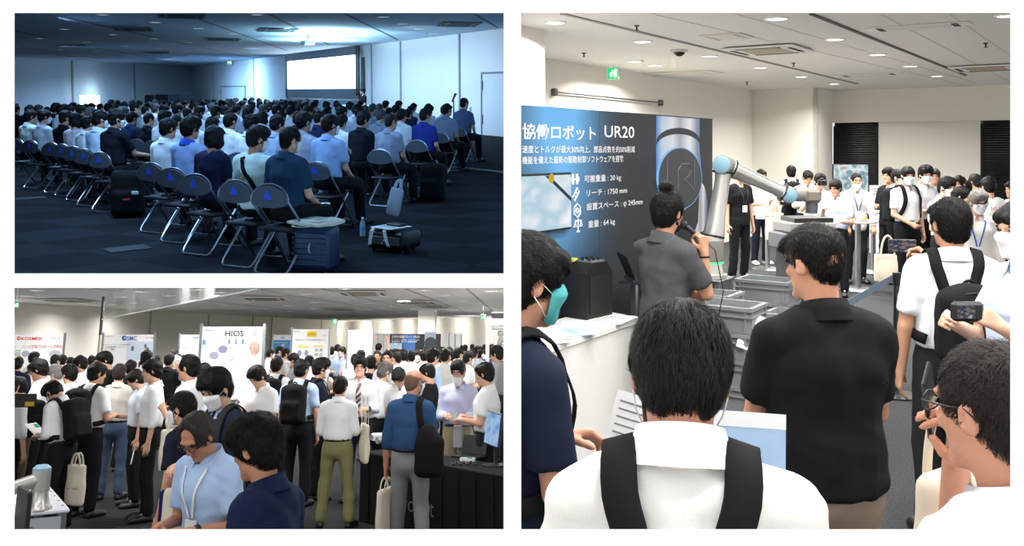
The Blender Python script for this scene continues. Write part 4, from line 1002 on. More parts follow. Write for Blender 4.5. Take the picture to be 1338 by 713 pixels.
# gripper on the wrist and the machine it reaches into
gq = RP[-1]
gr = thing(R3, 'gripper', 'grey-brown gripper unit mounted at the wrist of the large robot arm', 'gripper', gq)
obj('adapter', MB().tube([(.05, 0, 0), (.16, 0, 0)], .052, 16), ROBJ, gr, smooth=40); obj('gripper_body', MB().box((.175, 0, -.01), (.12, .13, .10), bev=.02), plastic('857d72', .5), gr); obj('gripper_stem', MB().tube([(.175, 0, -.06), (.175, 0, -.14)], .045, 16), plastic('5b5d60', .5), gr, smooth=40)
mc = R3.up(1050, 284, 7.4)
mh = thing(R3, 'machine_cart', 'low grey and black machine cart below the gripper of the large robot', 'machine', (mc.x, mc.y, 0), 10)
obj('top_cover', MB().prism([(-.16, -.16), (.17, -.16), (.14, .16), (-.12, .16)], mc.z - .03, mc.z + .005), plastic('202225', .35), mh); obj('cabinet', MB().box((0, 0, mc.z - .07), (.38, .34, .08), bev=.01), plastic('b9b8b3', .5), mh)
obj('drawer_unit', MB().box((-.02, 0, mc.z - .18), (.42, .32, .13), bev=.01), plastic('83868a', .5), mh); obj('frame', MB().box((0, 0, (mc.z - .24) / 2 + .03), (.34, .28, mc.z - .3)), plastic('3f4245', .6), mh)
for a, b in ((-.14, -.11), (.14, -.11), (.14, .11), (-.14, .11)): obj('caster', MB().lathe([(.03, -.015), (.03, .015)], 14, (a, b, .03), Matrix.Rotation(math.pi / 2, 3, 'Y')), plastic('151515', .6), mh)
# ------------------------------------------------------------------ crates
GC = mat('crate_grey', '8d9194', .5, var=.04, bscale=10)
def crate_meshes(w, d, h):
    t = .012; b = MB()
    b.box((0, 0, .01), (w - .03, d - .03, .02))
    for s in (-1, 1):
        b.box((0, s * (d / 2 - t), h / 2), (w - .02, t, h)); b.box((s * (w / 2 - t), 0, h / 2), (t, d - .02, h))
    rim = MB()
    for z in (h - .012, h - .06):
        for s in (-1, 1): rim.box((0, s * d / 2, z), (w + .012, .02, .022 if z > h - .02 else .008)); rim.box((s * w / 2, 0, z), (.02, d + .012, .022 if z > h - .02 else .008))
    ribs = b
    for s in (-1, 1):
        for f in (-.42, .42): ribs.box((f * w, s * d / 2, h / 2), (.012, .014, h * .9)); ribs.box((s * w / 2, f * d, h / 2), (.014, .012, h * .9))
    lab = MB().box((w / 2 + .004, 0, h * .42), (.003, .09, .03))
    return b.mesh('bin'), rim.mesh('rim'), lab.mesh('label_plate')
CM = crate_meshes(.40, .30, .165)
def crate(p, rz, label, group):
    t = thing(R3, 'storage_crate', label, 'crate', p, rz, group)
    for nm, me, m in zip(('bin', 'rim', 'label_plate'), CM, (GC, GC, plastic('d4d8da', .5))): obj(nm, me, m, t)
def stack(px, py, n, rz, what, h=.19, top=True, base_black=True):
    q = R3.floor(px, py)
    if base_black:
        d = thing(R3, 'dolly', 'black slatted dolly under the %s' % what, 'dolly', q, rz)
        for i in range(6): obj('slat', MB().box((-.19 + .076 * i, 0, .11), (.05, .36, .03)), plastic('141517', .6), d)
        for s in (-1, 1): obj('rail', MB().box((0, s * .13, .075), (.44, .05, .04)), plastic('101113', .6), d)
        for a in (-.17, .17):
            for b in (-.13, .13): obj('caster', MB().lathe([(.027, -.012), (.027, .012)], 12, (a, b, .027), Matrix.Rotation(math.pi / 2, 3, 'Y')), plastic('0c0c0c', .6), d)
    for i in range(n): crate(q + v3(0, 0, .126 + i * (h + .002)), rz, 'grey plastic crate %s of the %s' % ('on top' if i == n - 1 else 'at the bottom' if i == 0 else 'in the middle', what), what)
stack(952, 588, 5, RZ3 - 90, 'crate stack in front of the robot pedestal', .165); stack(925, 559, 5, RZ3 - 90, 'crate stack close beside the robot pedestal', .165); stack(1003, 525.6, 5, RZ3 - 90, 'crate stack behind the sign holder', .165); stack(1042, 553, 4, RZ3 - 90, 'low crate stack near the black polo visitor', .165)
# sign holder
sq = R3.floor(989, 600)
sg = thing(R3, 'sign_holder', 'small white-framed notice on a steel pole in front of the crates', 'sign stand', sq, -8)
hs = R3.up(984, 440, sq.y).z
obj('base_plate', MB().box((0, 0, .006), (.20, .20, .012), Matrix.Rotation(.5, 3, 'Z')), metal('c9c9c8', .25), sg); obj('pole', MB().tube([(0, 0, .012), (0, 0, hs)], .013, 12), metal('a9aaac', .3), sg, smooth=40)
fm = Matrix.Rotation(.35, 3, 'Y') @ Matrix.Rotation(-.5, 3, 'X')
obj('frame', MB().box((-.01, 0, hs + .02), (.19, .012, .25), fm, bev=.004), plastic('e8e9ea', .4), sg); obj('notice', MB().box((-.01, -.0075, hs + .02), (.16, .004, .22), fm), paper('f5f5f3'), sg)
for i in range(3): obj('printed_line', MB().box(Vector((-.01, 0, hs + .02)) + fm @ v3(-.01, -.0098, .05 - .022 * i), (.10, .001, .006), fm), mat('ink_grey', '73777d', .8, var=.1), sg)
# belt barrier
bq = R3.up(1172, 356, 7.3); 
bp_ = thing(R3, 'barrier_post', 'dark steel belt barrier post with stretched grey-blue belt beside the crates', 'barrier', (bq.x, bq.y, 0), 0)
hb = bq.z
obj('base', MB().lathe([(.16, 0), (.16, .012), (.05, .03), (.03, .04)], 24), metal('4a4b4d', .4), bp_); obj('post', MB().tube([(0, 0, .03), (0, 0, hb - .1)], .03, 14), metal('5d5e60', .35), bp_, smooth=40); obj('head', MB().lathe([(.032, hb - .1), (.034, hb - .09), (.034, hb), (.0, hb + .005)], 16), plastic('1c1d1f', .5), bp_, smooth=40)
be = R3.up(1068, 420, 5.6) - v3(bq.x, bq.y, 0)
obj('belt', MB().slab((-.03, 0, hb - .065), tuple(be + v3(0, 0, -.025)), tuple(be + v3(0, 0, .025)), (-.03, 0, hb - .015), .003), cloth('71808f'), bp_)
# round bar tables
def bar_table(R, px, pyb, H, r, label, group=None):
    q = R.floor(px, pyb); t = thing(R, 'bar_table', label, 'table', q, 0, group)
    obj('table_top', MB().lathe([(0, H - .03), (r * .97, H - .03), (r, H - .02), (r, H - .004), (r * .99, H), (0, H)], 32), mat('table_white', 'efece6', .4, var=.02), t, smooth=40); obj('column', MB().tube([(0, 0, .02), (0, 0, H - .03)], .04, 16), metal('a9adb0', .4), t, smooth=40); obj('foot', MB().lathe([(.25, 0), (.25, .012), (.2, .03), (.05, .045)], 28), metal('b4b7b9', .35), t, smooth=40)
    return q
t1 = bar_table(R3, 1121, 379, .97, .26, 'round white bar table carrying a plate of fruit')
t2 = bar_table(R3, 1003, 352, .92, .25, 'round white bar table beside the visitor in a white t-shirt'); t3 = bar_table(R3, 1141, 356, .98, .22, 'round white bar table behind the man in a pale work jacket')
fp = thing(R3, 'fruit_plate', 'small plate of cut fruit on the round bar table', 'plate', t1 + v3(.02, -.05, .971), 0)
obj('plate', MB().lathe([(0, 0), (.09, .004), (.13, .016), (.128, .018), (.08, .008)], 24), plastic('f4f2ee', .3), fp)
for i, (c, nm) in enumerate((('d9872f', 'orange slice of fruit'), ('e8dca0', 'pale yellow piece of fruit'), ('b23a34', 'red piece of fruit'), ('dfe3c0', 'pale green piece of fruit'), ('8f9a3a', 'dark green piece of fruit'))):
    solo(R3, 'fruit_piece', MB().lathe([(0, 0), (.024, .01), (.026, .026), (.012, .042), (0, .045)], 10), plastic(c, .5), nm + ' on the small plate of the bar table', 'fruit', t1 + v3(.02 + .06 * math.cos(i * 1.26), -.05 + .06 * math.sin(i * 1.26), .979), smooth=60)
# television on a stand and a notice in front of the far window
tq = R3.up(1111, 235, 18.2)
tv = thing(R3, 'television', 'large bright television on a black stand in front of the dark window', 'television', (tq.x, tq.y, 0), 4)
zt = R3.up(1111, 215, 18.2).z; zb = R3.up(1111, 255, 18.2).z; wt = 46 / F * 18.2
obj('housing', MB().box((0, 0, (zt + zb) / 2), (wt + .03, .05, zt - zb + .03), bev=.01), plastic('101113', .4), tv); obj('panel', MB().box((0, -.027, (zt + zb) / 2), (wt, .004, zt - zb)), screen_mat('screen_office', ['2c3c48', '9fc6cf', 'd7e9ea', '6d97a6', 'e8f3f3', 'a33f3a'], 5.0, .95), tv)
obj('stand_column', MB().box((0, .03, zb / 2), (.10, .05, zb)), plastic('1a1b1d', .5), tv); obj('stand_base', MB().box((0, 0, .015), (.7, .5, .03), bev=.01), plastic('1a1b1d', .5), tv)
nq = R3.floor(1145, 330)
nt_ = thing(R3, 'notice_stand', 'white A-board notice beside the television', 'sign', nq, 5)
n1 = R3.up(1145, 242, nq.y).z
obj('board', MB().box((0, 0, n1 / 2), (.26, .03, n1)), plastic('eef0f2', .5), nt_)
for i in range(3): obj('printed_line', MB().box((0, -.017, n1 - .06 - .05 * i), (.16, .002, .014)), mat('ink_grey', '73777d', .8, var=.1), nt_)
# ------------------------------------------------------------------ things on walls and ceiling
ex = thing(R3, 'exit_sign', 'green lit emergency exit sign with running figure hanging from the ivory ceiling', 'exit sign', R3.up(801, 96, 14.6), -20)
def exit_sign(t, s=1.0, hang=.35):
    obj('housing', MB().box((0, 0, 0), (.19 * s, .04 * s, .19 * s), bev=.006), plastic('e8f4ec', .4), t); obj('panel', MB().box((0, -.022 * s, 0), (.175 * s, .004, .175 * s)), emis('exit_green', '23b868', 1.6), t)
    fg = MB(); 
    fg.quads([(.02 * s, -.026 * s, -.065 * s), (.07 * s, -.026 * s, -.065 * s), (.07 * s, -.026 * s, .065 * s), (.02 * s, -.026 * s, .065 * s)], [(0, 1, 2, 3)])
    obj('doorway_symbol', fg, emis('exit_white', 'effff5', 1.8), t)
    rn = MB()
    for pth in ([(-.01, .02), (-.025, -.01), (-.005, -.03), (-.03, -.06)], [(-.01, .02), (-.045, .0)], [(-.01, .02), (.015, -.005)], [(-.025, -.01), (-.05, -.04)]): rn.tube([(a * s, -.027 * s, b * s) for a, b in pth], .008 * s, 5)
    rn.lathe([(0, -.003), (.012 * s, 0), (0, .003)], 10, (-.003 * s, -.027 * s, .045 * s), Matrix.Rotation(math.pi / 2, 3, 'X')); obj('running_figure', rn, emis('exit_white', 'effff5', 1.8), t)
    obj('hanger', MB().tube([(0, 0, .095 * s), (0, 0, hang)], .008, 6), metal('cfd2d0', .4), t)
exit_sign(ex, 1.0, HC3 - R3.up(801, 96, 14.6).z - .001)
cs = lambda q, r=HC3: ceil_pt(R3, r, *q)
def cassette(R, hc, px, py, w, d, rz, label, group, col='e4e2dc', gcol='b3a58c'):
    t = thing(R, 'air_conditioner', label, 'air conditioner', ceil_pt(R, hc, px, py) - v3(0, 0, .016), rz, group)
    obj('panel', MB().box((0, 0, -.012), (w, d, .024), bev=.008), plastic(col, .6), t); obj('grille', MB().box((0, 0, -.026), (w * .55, d * .55, .008)), mat('ac_grille_%s' % gcol, gcol, .8, bump=.4, bscale=150, var=.08), t)
    for sx, sy, ww, dd in ((0, .40, .62, .06), (0, -.40, .62, .06), (.40, 0, .06, .62), (-.40, 0, .06, .62)): obj('louvre', MB().box((sx * w, sy * d, -.026), (ww * w, dd * d, .006)), plastic('2c2b29', .7), t)
    return t
cassette(R3, HC3, 1003, 63, .95, .95, RZ3, 'square ceiling air conditioner above the robot arm', 'ceiling air conditioners of the demonstration room'); cassette(R3, HC3, 1289, 87, 1.0, 1.0, RZ3, 'square ceiling air conditioner near the dark window', 'ceiling air conditioners of the demonstration room')
def slot(px, py, w, d, label, col='ece9e3', gap='3a3936'):
    t = thing(R3, 'ceiling_vent', label, 'vent', cs((px, py)) - v3(0, 0, .003), RZ3)
    obj('frame', MB().box((0, 0, -.006), (w, d, .012), bev=.004), plastic(col, .6), t); obj('plate', MB().box((0, 0, -.014), (w * .92, d * .6, .006)), plastic('dcd8cf', .6), t)
    for s in (-1, 1): obj('slot_gap', MB().box((0, s * d * .36, -.0135), (w * .92, d * .06, .004)), plastic(gap, .8), t)
slot(1199, 34, .30, 1.05, 'long narrow ceiling vent with dark edges'); slot(1135, 97, .35, 1.1, 'long pale ceiling vent above the corner of the room'); slot(950, 47, .5, .5, 'square flush inspection hatch in the ceiling', 'dedbd3', 'c2beb5'); slot(880, 96, .7, 1.6, 'wide flush ceiling panel above the display wall', 'd9d6ce', 'cfcbc2')
ca = thing(R3, 'dome_camera', 'dark dome camera fixed to the ceiling beside the lamps', 'camera', cs((887, 65)), 0)
obj('base', MB().lathe([(.0, 0), (.12, 0), (.12, -.02), (.09, -.035)], 20), plastic('c9c7c1', .5), ca); obj('dome', MB().lathe([(.085, -.03), (.075, -.06), (.04, -.085), (0, -.09)], 18), plastic('1b1b1c', .2), ca, smooth=60)
for q, l in (((832, 33), 'tiny ceiling sprinkler next to the ceiling groove'), ((763, 69), 'tiny ceiling sprinkler beside the bright column'), ((1037, 82), 'tiny ceiling sprinkler near the second air conditioner'), ((976, 107), 'tiny ceiling sprinkler above the room corner'), ((1288, 56), 'tiny ceiling sprinkler beside the long vent')):
    solo(R3, 'sprinkler', MB().lathe([(.03, 0), (.03, -.01), (.01, -.02), (.01, -.05), (.022, -.052), (.022, -.058), (0, -.06)], 12), metal('55534f', .4), l, 'sprinkler', cs(q))
def on_w3(px, py, off=.0): 
    return R3.on(px, py, c1, tuple(N3)) + N3 * off
ra, rb_ = on_w3(722, 120.5, .06), on_w3(861, 134.5, .06)
rl = thing(R3, 'picture_rail', 'thin steel hanging rail with end brackets on the ivory wall above the display wall', 'rail', ra, 0)
obj('rod', MB().tube([(0, 0, 0), rb_ - ra], .014, 10), metal('77787a', .3), rl, smooth=40)
for p in (v3(0, 0, 0), rb_ - ra): obj('bracket', MB().box(p - N3 * .03, (.09, .09, .11), Matrix.Rotation(math.radians(RZ3), 3, 'Z'), bev=.015), metal('6a6a6b', .35), rl)
for px in (720, 796, 861):
    q = on_w3(px, 150, .012); j = obj('wall_joint', MB().box((q.x, q.y, 1.3), (.02, .012, 2.6), Matrix.Rotation(math.radians(RZ3), 3, 'Z')), mat('wall_joint_ivory', 'c6c1b5', .9, var=.02), WL3); j['kind'] = 'structure'
# ------------------------------------------------------------------ people at the robot demonstration
def stand(R, px, yt, s, rz, label, dx=0, **kw):
    if not hasattr(R, 'feet'): R.feet = []
    best = None                                              # shift along the line of sight until nobody stands in anybody else
    for k in range(0, 27):
        f = 1 + (.02 * ((k + 1) // 2)) * (1 if k % 2 else -1); p, H = R.at(px, yt, s * f)
        if not 1.5 < H < 1.95 and k: continue
        d = min([(p - q).length for q in R.feet] + [9])
        if best is None or d > best[0] + .02: best = (d, p, H)
        if d > .50: break
    d, p, H = best
    if d < .4 and str(kw.get('group', '')).startswith('distant'): return None      # no room for one more there
    R.feet.append(p)
    kw.setdefault('lod', 1)
    return person(R, p, rz, label, H=H, **kw)
def lanyard(room, top, info, col='2f5fa8', badge=True):
    T = info['T']; sp = info['shirt']
    for s in (1, -1):
        key = ('ly', s, id(info))
        if key not in GEO: GEO[key] = mesh_np('lanyard', *ribbon(sp, [T @ v3(s * .065, -.02, .51), T @ v3(s * .07, .06, .45), T @ v3(s * .04, .13, .33), T @ v3(s * .012, .14, .20)], .014, .002, .013, 20))
        obj('lanyard', GEO[key], cloth(col), top)
    if badge:
        p, n = project(sp, np.array([T @ v3(0, .15, .15)], np.float32), .012)
        obj('name_badge', MB().box(p[0], (.085, .006, .10)), paper('eceef0'), top)
def held(room, top, name, me, m, label, cat, local, rot=None, smooth=None):
    o = tag(obj(name, me, m, smooth=smooth), label, cat)
    M = top.matrix_world @ Matrix.Translation(local)
    if rot is not None: M = M @ rot.to_4x4()
    o.matrix_world = M; room.objs.append(o); return o
def held_t(room, top, name, label, cat, local, rot=None, sc=1.0):
    o = bpy.data.objects.new(name, None); COL.objects.link(o); tag(o, label, cat); o.empty_display_size = .05
    M = top.matrix_world @ Matrix.Translation(local)
    if rot is not None: M = M @ rot.to_4x4()
    if sc != 1.0: M = M @ Matrix.Scale(sc, 4)
    o.matrix_world = M; room.objs.append(o); return o
def RXYZ(x, y, z): return Matrix.Rotation(math.radians(z), 3, 'Z') @ Matrix.Rotation(math.radians(y), 3, 'Y') @ Matrix.Rotation(math.radians(x), 3, 'X')
def phone(room, top, label, local, rot, col='17181b', lit=None):
    o = held_t(room, top, 'phone', label, 'phone', local, rot)
    obj('case', MB().box((0, 0, 0), (.152, .009, .074), bev=.004), plastic(col, .35), o)
    obj('screen', MB().box((0, -.0052, 0), (.142, .001, .066)), lit or mat('phone_glass', '15181d', .1, var=.05), o)
    return o
def tote(room, M, label, col='d9d0bd', w=.34, h=.38, t=.05, handle=.28, text=None, seed=1, group=None, bulge=.02):
    o = bpy.data.objects.new('tote_bag', None); COL.objects.link(o); tag(o, label, 'tote bag', group); o.matrix_world = M; room.objs.append(o)
    key = ('tote', w, h, t, handle, seed)
    if key not in GEO:
        V, Fc = surface([rb((0, 0, -h / 2), (w / 2, t / 2, h / 2), t * .45, None), el((0, 0, -h * .62), (w * .42, t / 2 + bulge, h * .33), None, k=.05)], .014)
        V = folds(V, Fc, seed, .006, 20)
        hm = []
        for s in (-1, 1):
            mm = MB(); pts = [v3(w * .25 * math.cos(a), s * t * .45, -.03 + handle * math.sin(a)) for a in [math.pi * i / 16 for i in range(17)]]
            n = len(pts)
            for i in range(n):
                pass
            vs = []
            for i, p in enumerate(pts):
                tn = (pts[min(i + 1, n - 1)] - pts[max(i - 1, 0)]).normalized(); nn = v3(tn.z, 0, -tn.x)
                for a, b in ((-.013, -.0015), (.013, -.0015), (.013, .0015), (-.013, .0015)): vs.append(p + nn * a + v3(0, b, 0))
            hm.append(mesh_np('handle', vs, [(i * 4 + j, i * 4 + (j + 1) % 4, i * 4 + 4 + (j + 1) % 4, i * 4 + 4 + j) for i in range(n - 1) for j in range(4)]))
        GEO[key] = (mesh_np('bag', V, Fc), hm)
    obj('bag', GEO[key][0], cloth(col), o)
    for me in GEO[key][1]: obj('handle', me, cloth(col), o)
    if text:
        for s, ang in ((-1, 0), (1, math.pi)):
            Mx = Matrix.Rotation(ang, 4, 'Z') @ Matrix.Translation((-w * .28, -t / 2 - bulge - .008, -h * .6)) @ Matrix.Rotation(math.pi / 2, 4, 'X')
            text_on('bag_print', text, .035, mat('ink_black', '26272a', .8, var=.02), o, Mx)
    return o
def facing(room, p, rz, scale=1.0): return room.W @ Matrix.Translation(p) @ Matrix.Rotation(math.radians(rz), 4, 'Z') @ Matrix.Scale(scale, 4)

R3.feet = [t1, t2, t3]
# --- near visitors
ws = stand(R3, 889, 389, 800, -10, 'man seen from behind in a white shirt with black backpack straps and bowed dark hair', lod=3, lean=7, head=(4, 27, 3), arms=('hold', 'hold'), shirt='long', col='f2f2f0', hair='short', strand=7500, seed=3, skin='b9826a', mask='on', collar_up=.022)
backpack(R3, *ws, 'black backpack straps over the white shirt of the man with bowed head', bag=True, z=.10, size=(.15, .07, .14), strapw=.062)
bk = stand(R3, 1078, 294, 405, 4, 'broad man in a black polo shirt and beige trousers seen from behind', lod=2, lean=2, head=(28, 2, 0), arms=('cross', 'cross'), shirt='short', tuck=False, col='101011', pants='8d7b6d', hair='fade', strand=3800, seed=7, fat=1.16, skin='c08a6e', collarc='0c0c0d', belt=False, hem=-.06)
nv = stand(R3, 664, 304, 480, -62, 'man in a navy polo with a turquoise face mask holding printed papers', lod=3, lean=2, head=(-6, 6, 0), arms=('hold', ((.12, .12, -1), (-.35, 1, -.1), .6, (-.5, 0, -1))), shirt='short', tuck=False, col='151d33', pants='1a1a1e', hair='short', strand=3800, seed=11, mask='on', maskc='4fb0b3', skin='c08d74')
backpack(R3, *nv, 'black backpack strap over the navy polo', bag=False, strapw=.05)
gp = stand(R3, 869, 249, 222, -52, 'bearded man with a topknot in a grey polo shirt speaking into a microphone', lod=2, lean=0, head=(4, 2, 0), arms=('cross', ((.10, .62, -1), (-.12, .05, 1), .85, (-1, .1, 0))), shirt='short', tuck=False, col='4a4b4e', pants='1b1c1e', hair='bun', strand=2500, seed=13, skin='bb8a6c')
Hd = gp[1]['Hd']
bd = surface([el((0, .045, -.085), (.048, .045, .035), Hd), el((0, .012, -.055), (.060, .050, .035), Hd, k=.02), el((0, .075, -.03), (.05, .05, .035), Hd, 'd', .01), el((0, -.05, -.05), (.1, .05, .1), Hd, 'd', .01)], .006)
obj('beard', mesh_np('beard', *bd), hairm('17100d'), gp[0])
ph = stand(R3, 1243, 259, 262, -12, 'man in a white shirt with a black backpack raising a phone to film', lod=2, lean=-2, head=(22, -2, 0), arms=('down', ((-.15, .75, -.45), (-.75, .75, .75), .75, (-.9, .5, 0))), shirt='short', col='eceef4', pants='232325', hair='short', strand=3200, seed=17, skin='c79679')
backpack(R3, *ph, 'large black backpack with slanting flap worn by the man filming with his phone', size=(.15, .08, .17), z=.20, side=.03)
gm_ = stand(R3, 1318, 446, 760, 26, 'man with glasses and greying short hair in a pale blue shirt taking a picture', lod=3, lean=0, head=(4, 4, 0), arms=('hold', ((-.10, .8, -.50), (-.26, -.22, 1), .8, (-.6, .6, 0))), shirt='short', col='e6ebf3', pants='222327', hair='crop', strand=3500, seed=19, glasses=True, skin='c68f74', hairc='221c1a')
cm_ = stand(R3, 1340, 262, 300, 98, 'visitor in a pale blue shirt and face mask holding up a compact camera', lod=2, head=(10, 2, 0), arms=(((.12, .25, -1), (-.05, 1, .65), .7, (-.9, .3, 0)), ((.1, .35, -1), (-.5, .9, .4), .7, (-.9, .3, 0))), shirt='short', col='c3d5ee', pants='1c1d22', hair='short', mask='on', seed=23)
# --- visitors further back
T3 = dict(lod=1)
a = stand(R3, 966, 216, 87, 205, 'man in a black t-shirt and black jeans standing behind the robot arm', arms=('down', 'down'), tuck=False, collar=False, col='141416', pants='151517', hair='short', seed=2); lanyard(R3, *a, '3a3d42')
a = stand(R3, 994, 221, 78, 195, 'person in a loose white t-shirt and navy trousers by the bar table', arms=('down', 'hold'), tuck=False, collar=False, col='eeeeee', pants='161b2b', hair='short', seed=4, shoec='d8d8d6')
p, H = R3.at(1012, 300, 80); tote(R3, facing(R3, R3.up(1013, 283, p.y - .3), 15), 'cream tote bag hanging beside the navy trousers of the white t-shirt visitor', text='automation')
a = stand(R3, 1034, 216, 74, -10, 'man in a white shirt with a black backpack seen from behind beyond the robot', arms=('down', 'hold'), col='dfe6ee', pants='14161b', hair='short', seed=6); backpack(R3, *a, 'black backpack of the man beyond the robot wrist')
stand(R3, 1054, 221, 78, 180, 'man in a beige work jacket looking down beyond the robot wrist', arms=('hold', 'hold'), shirt='long', tuck=False, col='cfcdbd', pants='23252b', hair='short', head=(0, 22, 0), seed=8)
pt = stand(R3, 1071, 227, 88, 172, 'photographer in a striped shirt pointing a large camera', arms=(((.45, .55, -.75), (-.62, .6, .95), .75, (-.6, .5, 0)), ((.45, .55, -.75), (-.62, .6, .95), .75, (-.6, .5, 0))), col='c9d3df', pants='1d2027', hair='mop', seed=10)
def camera_big(room, top, info, label, sc=1.0):
    Hd = info['Hd']; c = Hd @ v3(0, .175, -.0)
    o = held_t(room, top, 'camera', label, 'camera', c, Matrix.Scale(sc, 3) if sc != 1 else None)
    obj('camera_body', MB().box((0, 0, 0), (.14, .06, .095), bev=.012), plastic('111214', .5), o); obj('viewfinder', MB().box((0, -.005, .058), (.055, .06, .035), bev=.01), plastic('111214', .5), o)
    obj('lens', MB().lathe([(.038, 0), (.038, .05), (.043, .06), (.043, .12), (.036, .125), (.034, .115), (0, .11)], 20, (0, .03, -.005), Matrix.Rotation(-math.pi / 2, 3, 'X')), plastic('0c0d0e', .35), o, smooth=40)
    return o
camera_big(R3, *pt, 'black camera with long lens held by the photographer')
stand(R3, 1093, 233, 92, 150, 'man in a dark vest over pale shirt next to the photographer', arms=('hold', 'phone'), col='b9c6d6', pants='191b20', hair='short', head=(-10, 12, 0), seed=12)
a = stand(R3, 1118, 225, 89, 178, 'man in a pale work jacket with mask at his chin standing at the fruit table', arms=('lean', 'lean'), shirt='long', tuck=False, col='dcdcd9', pants='24262c', hair='crop', mask='chin', seed=14); lanyard(R3, *a, '3f4e77')
stand(R3, 1163, 219, 84, 120, 'person with bowl-cut black hair in a black top beside the masked men', arms=('down', 'hold'), tuck=False, collar=False, col='16171a', pants='16171a', hair='mop', seed=16)
stand(R3, 1172, 221, 88, 215, 'person almost hidden behind the man with white mask and backpack', arms=('down', 'hold'), col='d6dbe2', pants='16171a', hair='short', mask='on', seed=18)
a = stand(R3, 1185, 217, 97, 195, 'man with a white mask, backpack and white short-sleeved shirt looking at the robot', arms=('down', 'holdlo'), col='eef1f5', pants='131417', hair='short', mask='on', head=(-18, 4, 0), seed=20); backpack(R3, *a, 'black backpack of the masked man in the white short-sleeved shirt', size=(.16, .09, .22))
for i, (dx, yy) in enumerate(((1160, 332), (1192, 336))): tote(R3, facing(R3, R3.up(dx, yy, F / 97 + .1 * i), -20 + 30 * i), 'cream tote bag hanging at the legs of the masked man with the backpack', group='totes beside the masked man', seed=3 + i)
stand(R3, 1208, 216, 92, 200, 'masked man with wavy hair in a white shirt beside the masked man with backpack', arms=('down', 'hold'), col='e3e7ee', pants='15161a', hair='curly', mask='on', head=(-22, 6, 0), seed=22)
stand(R3, 1221, 220, 84, 160, 'man with brown hair seen over the masked men', arms=('down', 'down'), col='c9c7c3', pants='1a1b1f', hair='short', hairc='2a1d17', seed=24)
stand(R3, 1233, 231, 110, 205, 'masked man pressing a hand to his ear', arms=('ear', 'hold'), col='dfe3ea', pants='1a1b1f', hair='mop', mask='on', head=(0, 8, 0), seed=26)
stand(R3, 1254, 229, 98, 130, 'man with short black hair in the crowd by the dark window', arms=('down', 'hold'), col='d9dce2', pants='1a1b1f', hair='short', seed=28)
stand(R3, 1253, 244, 118, 230, 'man with low fringe beside the grey-haired man', arms=('down', 'hold'), col='e8e9ec', pants='1a1b1f', hair='short', seed=30)
stand(R3, 1275, 227, 88, 35, 'man with swept-back grey-black hair facing the dark window', arms=('down', 'down'), col='caced6', pants='1a1b1f', hair='thin', hairc='2b2826', seed=32)
a = stand(R3, 1276, 248, 135, 160, 'grey-haired man with glasses, mask and blue lanyard in a white shirt', arms=('down', 'holdlo'), shirt='long', tuck=False, col='eeeae6', pants='1a1b1f', hair='mop', hairc='7d7a76', mask='on', glasses=True, head=(16, 8, 0), seed=34); lanyard(R3, *a, '3b63b0')
a = stand(R3, 1293, 231, 104, 10, 'man in a white t-shirt with red lettering on the back', arms=('down', 'down'), tuck=False, collar=False, col='f0efec', pants='1b1c20', hair='short', seed=36)
p, n = project(a[1]['shirt'], np.array([a[1]['T'] @ v3(0, -.2, .36)], np.float32), .012)
text_on('shirt_print', 'HILLS', .075, mat('ink_red', 'b5403c', .8, var=.03), a[0], Matrix.Translation((-.09, p[0][1] - .012, p[0][2])) @ Matrix.Rotation(math.pi / 2, 4, 'X'))
stand(R3, 1325, 236, 100, 100, 'person in a grey jacket standing against the dark window', arms=('down', 'hold'), shirt='jacket', tuck=False, col='b9b5b2', pants='1b1c20', hair='short', seed=38)
stand(R3, 1262, 236, 90, 60, 'man in a pale grey shirt half hidden behind the man filming', arms=('down', 'hold'), col='cfd2d8', pants='1b1c20', hair='short', seed=40)
# --- what they hold
top, inf = ws
br = held_t(R3, top, 'brochure', 'light blue brochure with a robot picture held by the man in the white shirt', 'brochure', (.135, .38, 1.32), RXYZ(-12, 4, 10), sc=.75)
obj('cover', MB().box((0, 0, 0), (.21, .004, .297)), paper('9fbddd'), br); obj('cover_band', MB().box((0, -.0025, .128), (.21, .001, .04)), paper('eef2f5'), br)
bm2 = MB().tube([(.0, -.004, -.10), (.0, -.004, -.03), (.03, -.004, .01), (.06, -.004, -.02)], .011, 8); obj('robot_picture', bm2, paper('c9ced2'), br); obj('robot_picture_cap', MB().lathe([(.013, 0), (.013, .004)], 12, (0, -.012, -.0), Matrix.Rotation(math.pi / 2, 3, 'X')), paper('7fb3c8'), br)
top, inf = nv
pc_ = inf['palm'][1]
pp_ = held_t(R3, top, 'document', 'stapled white printed sheets held by the man in the navy polo', 'paper', pc_ + v3(.0, .02, .13), RXYZ(-12, 16, 56), sc=.72)
obj('sheet', MB().box((0, 0, 0), (.21, .003, .297)), paper('eceef0'), pp_)
for i in range(7): obj('printed_line', MB().box((-.02, -.0025, .11 - .03 * i), (.13, .001, .006)), mat('ink_grey', '73777d', .8, var=.1), pp_)
pb = held_t(R3, top, 'brochure', 'small blue booklet with dark title held by the man in the navy polo', 'brochure', pc_ + v3(.03, -.01, .06), RXYZ(-12, 16, 56), sc=.8)
obj('cover', MB().box((.03, -.008, 0), (.11, .003, .16)), paper('9cbce0'), pb); text_on('title_text', '協働ロボット\n入門ガイド', .016, mat('ink_blue', '1f2d52', .8, var=.02), pb, Matrix.Translation((-.012, -.0105, .03)) @ Matrix.Rotation(math.pi / 2, 4, 'X'))
top, inf = gp
pc_ = inf['palm'][1]; Hd = inf['Hd']; mo = Hd @ v3(0, .125, -.06)
mk = held_t(R3, top, 'microphone', 'black handheld microphone with cable at the mouth of the man with the topknot', 'microphone', (0, 0, 0))
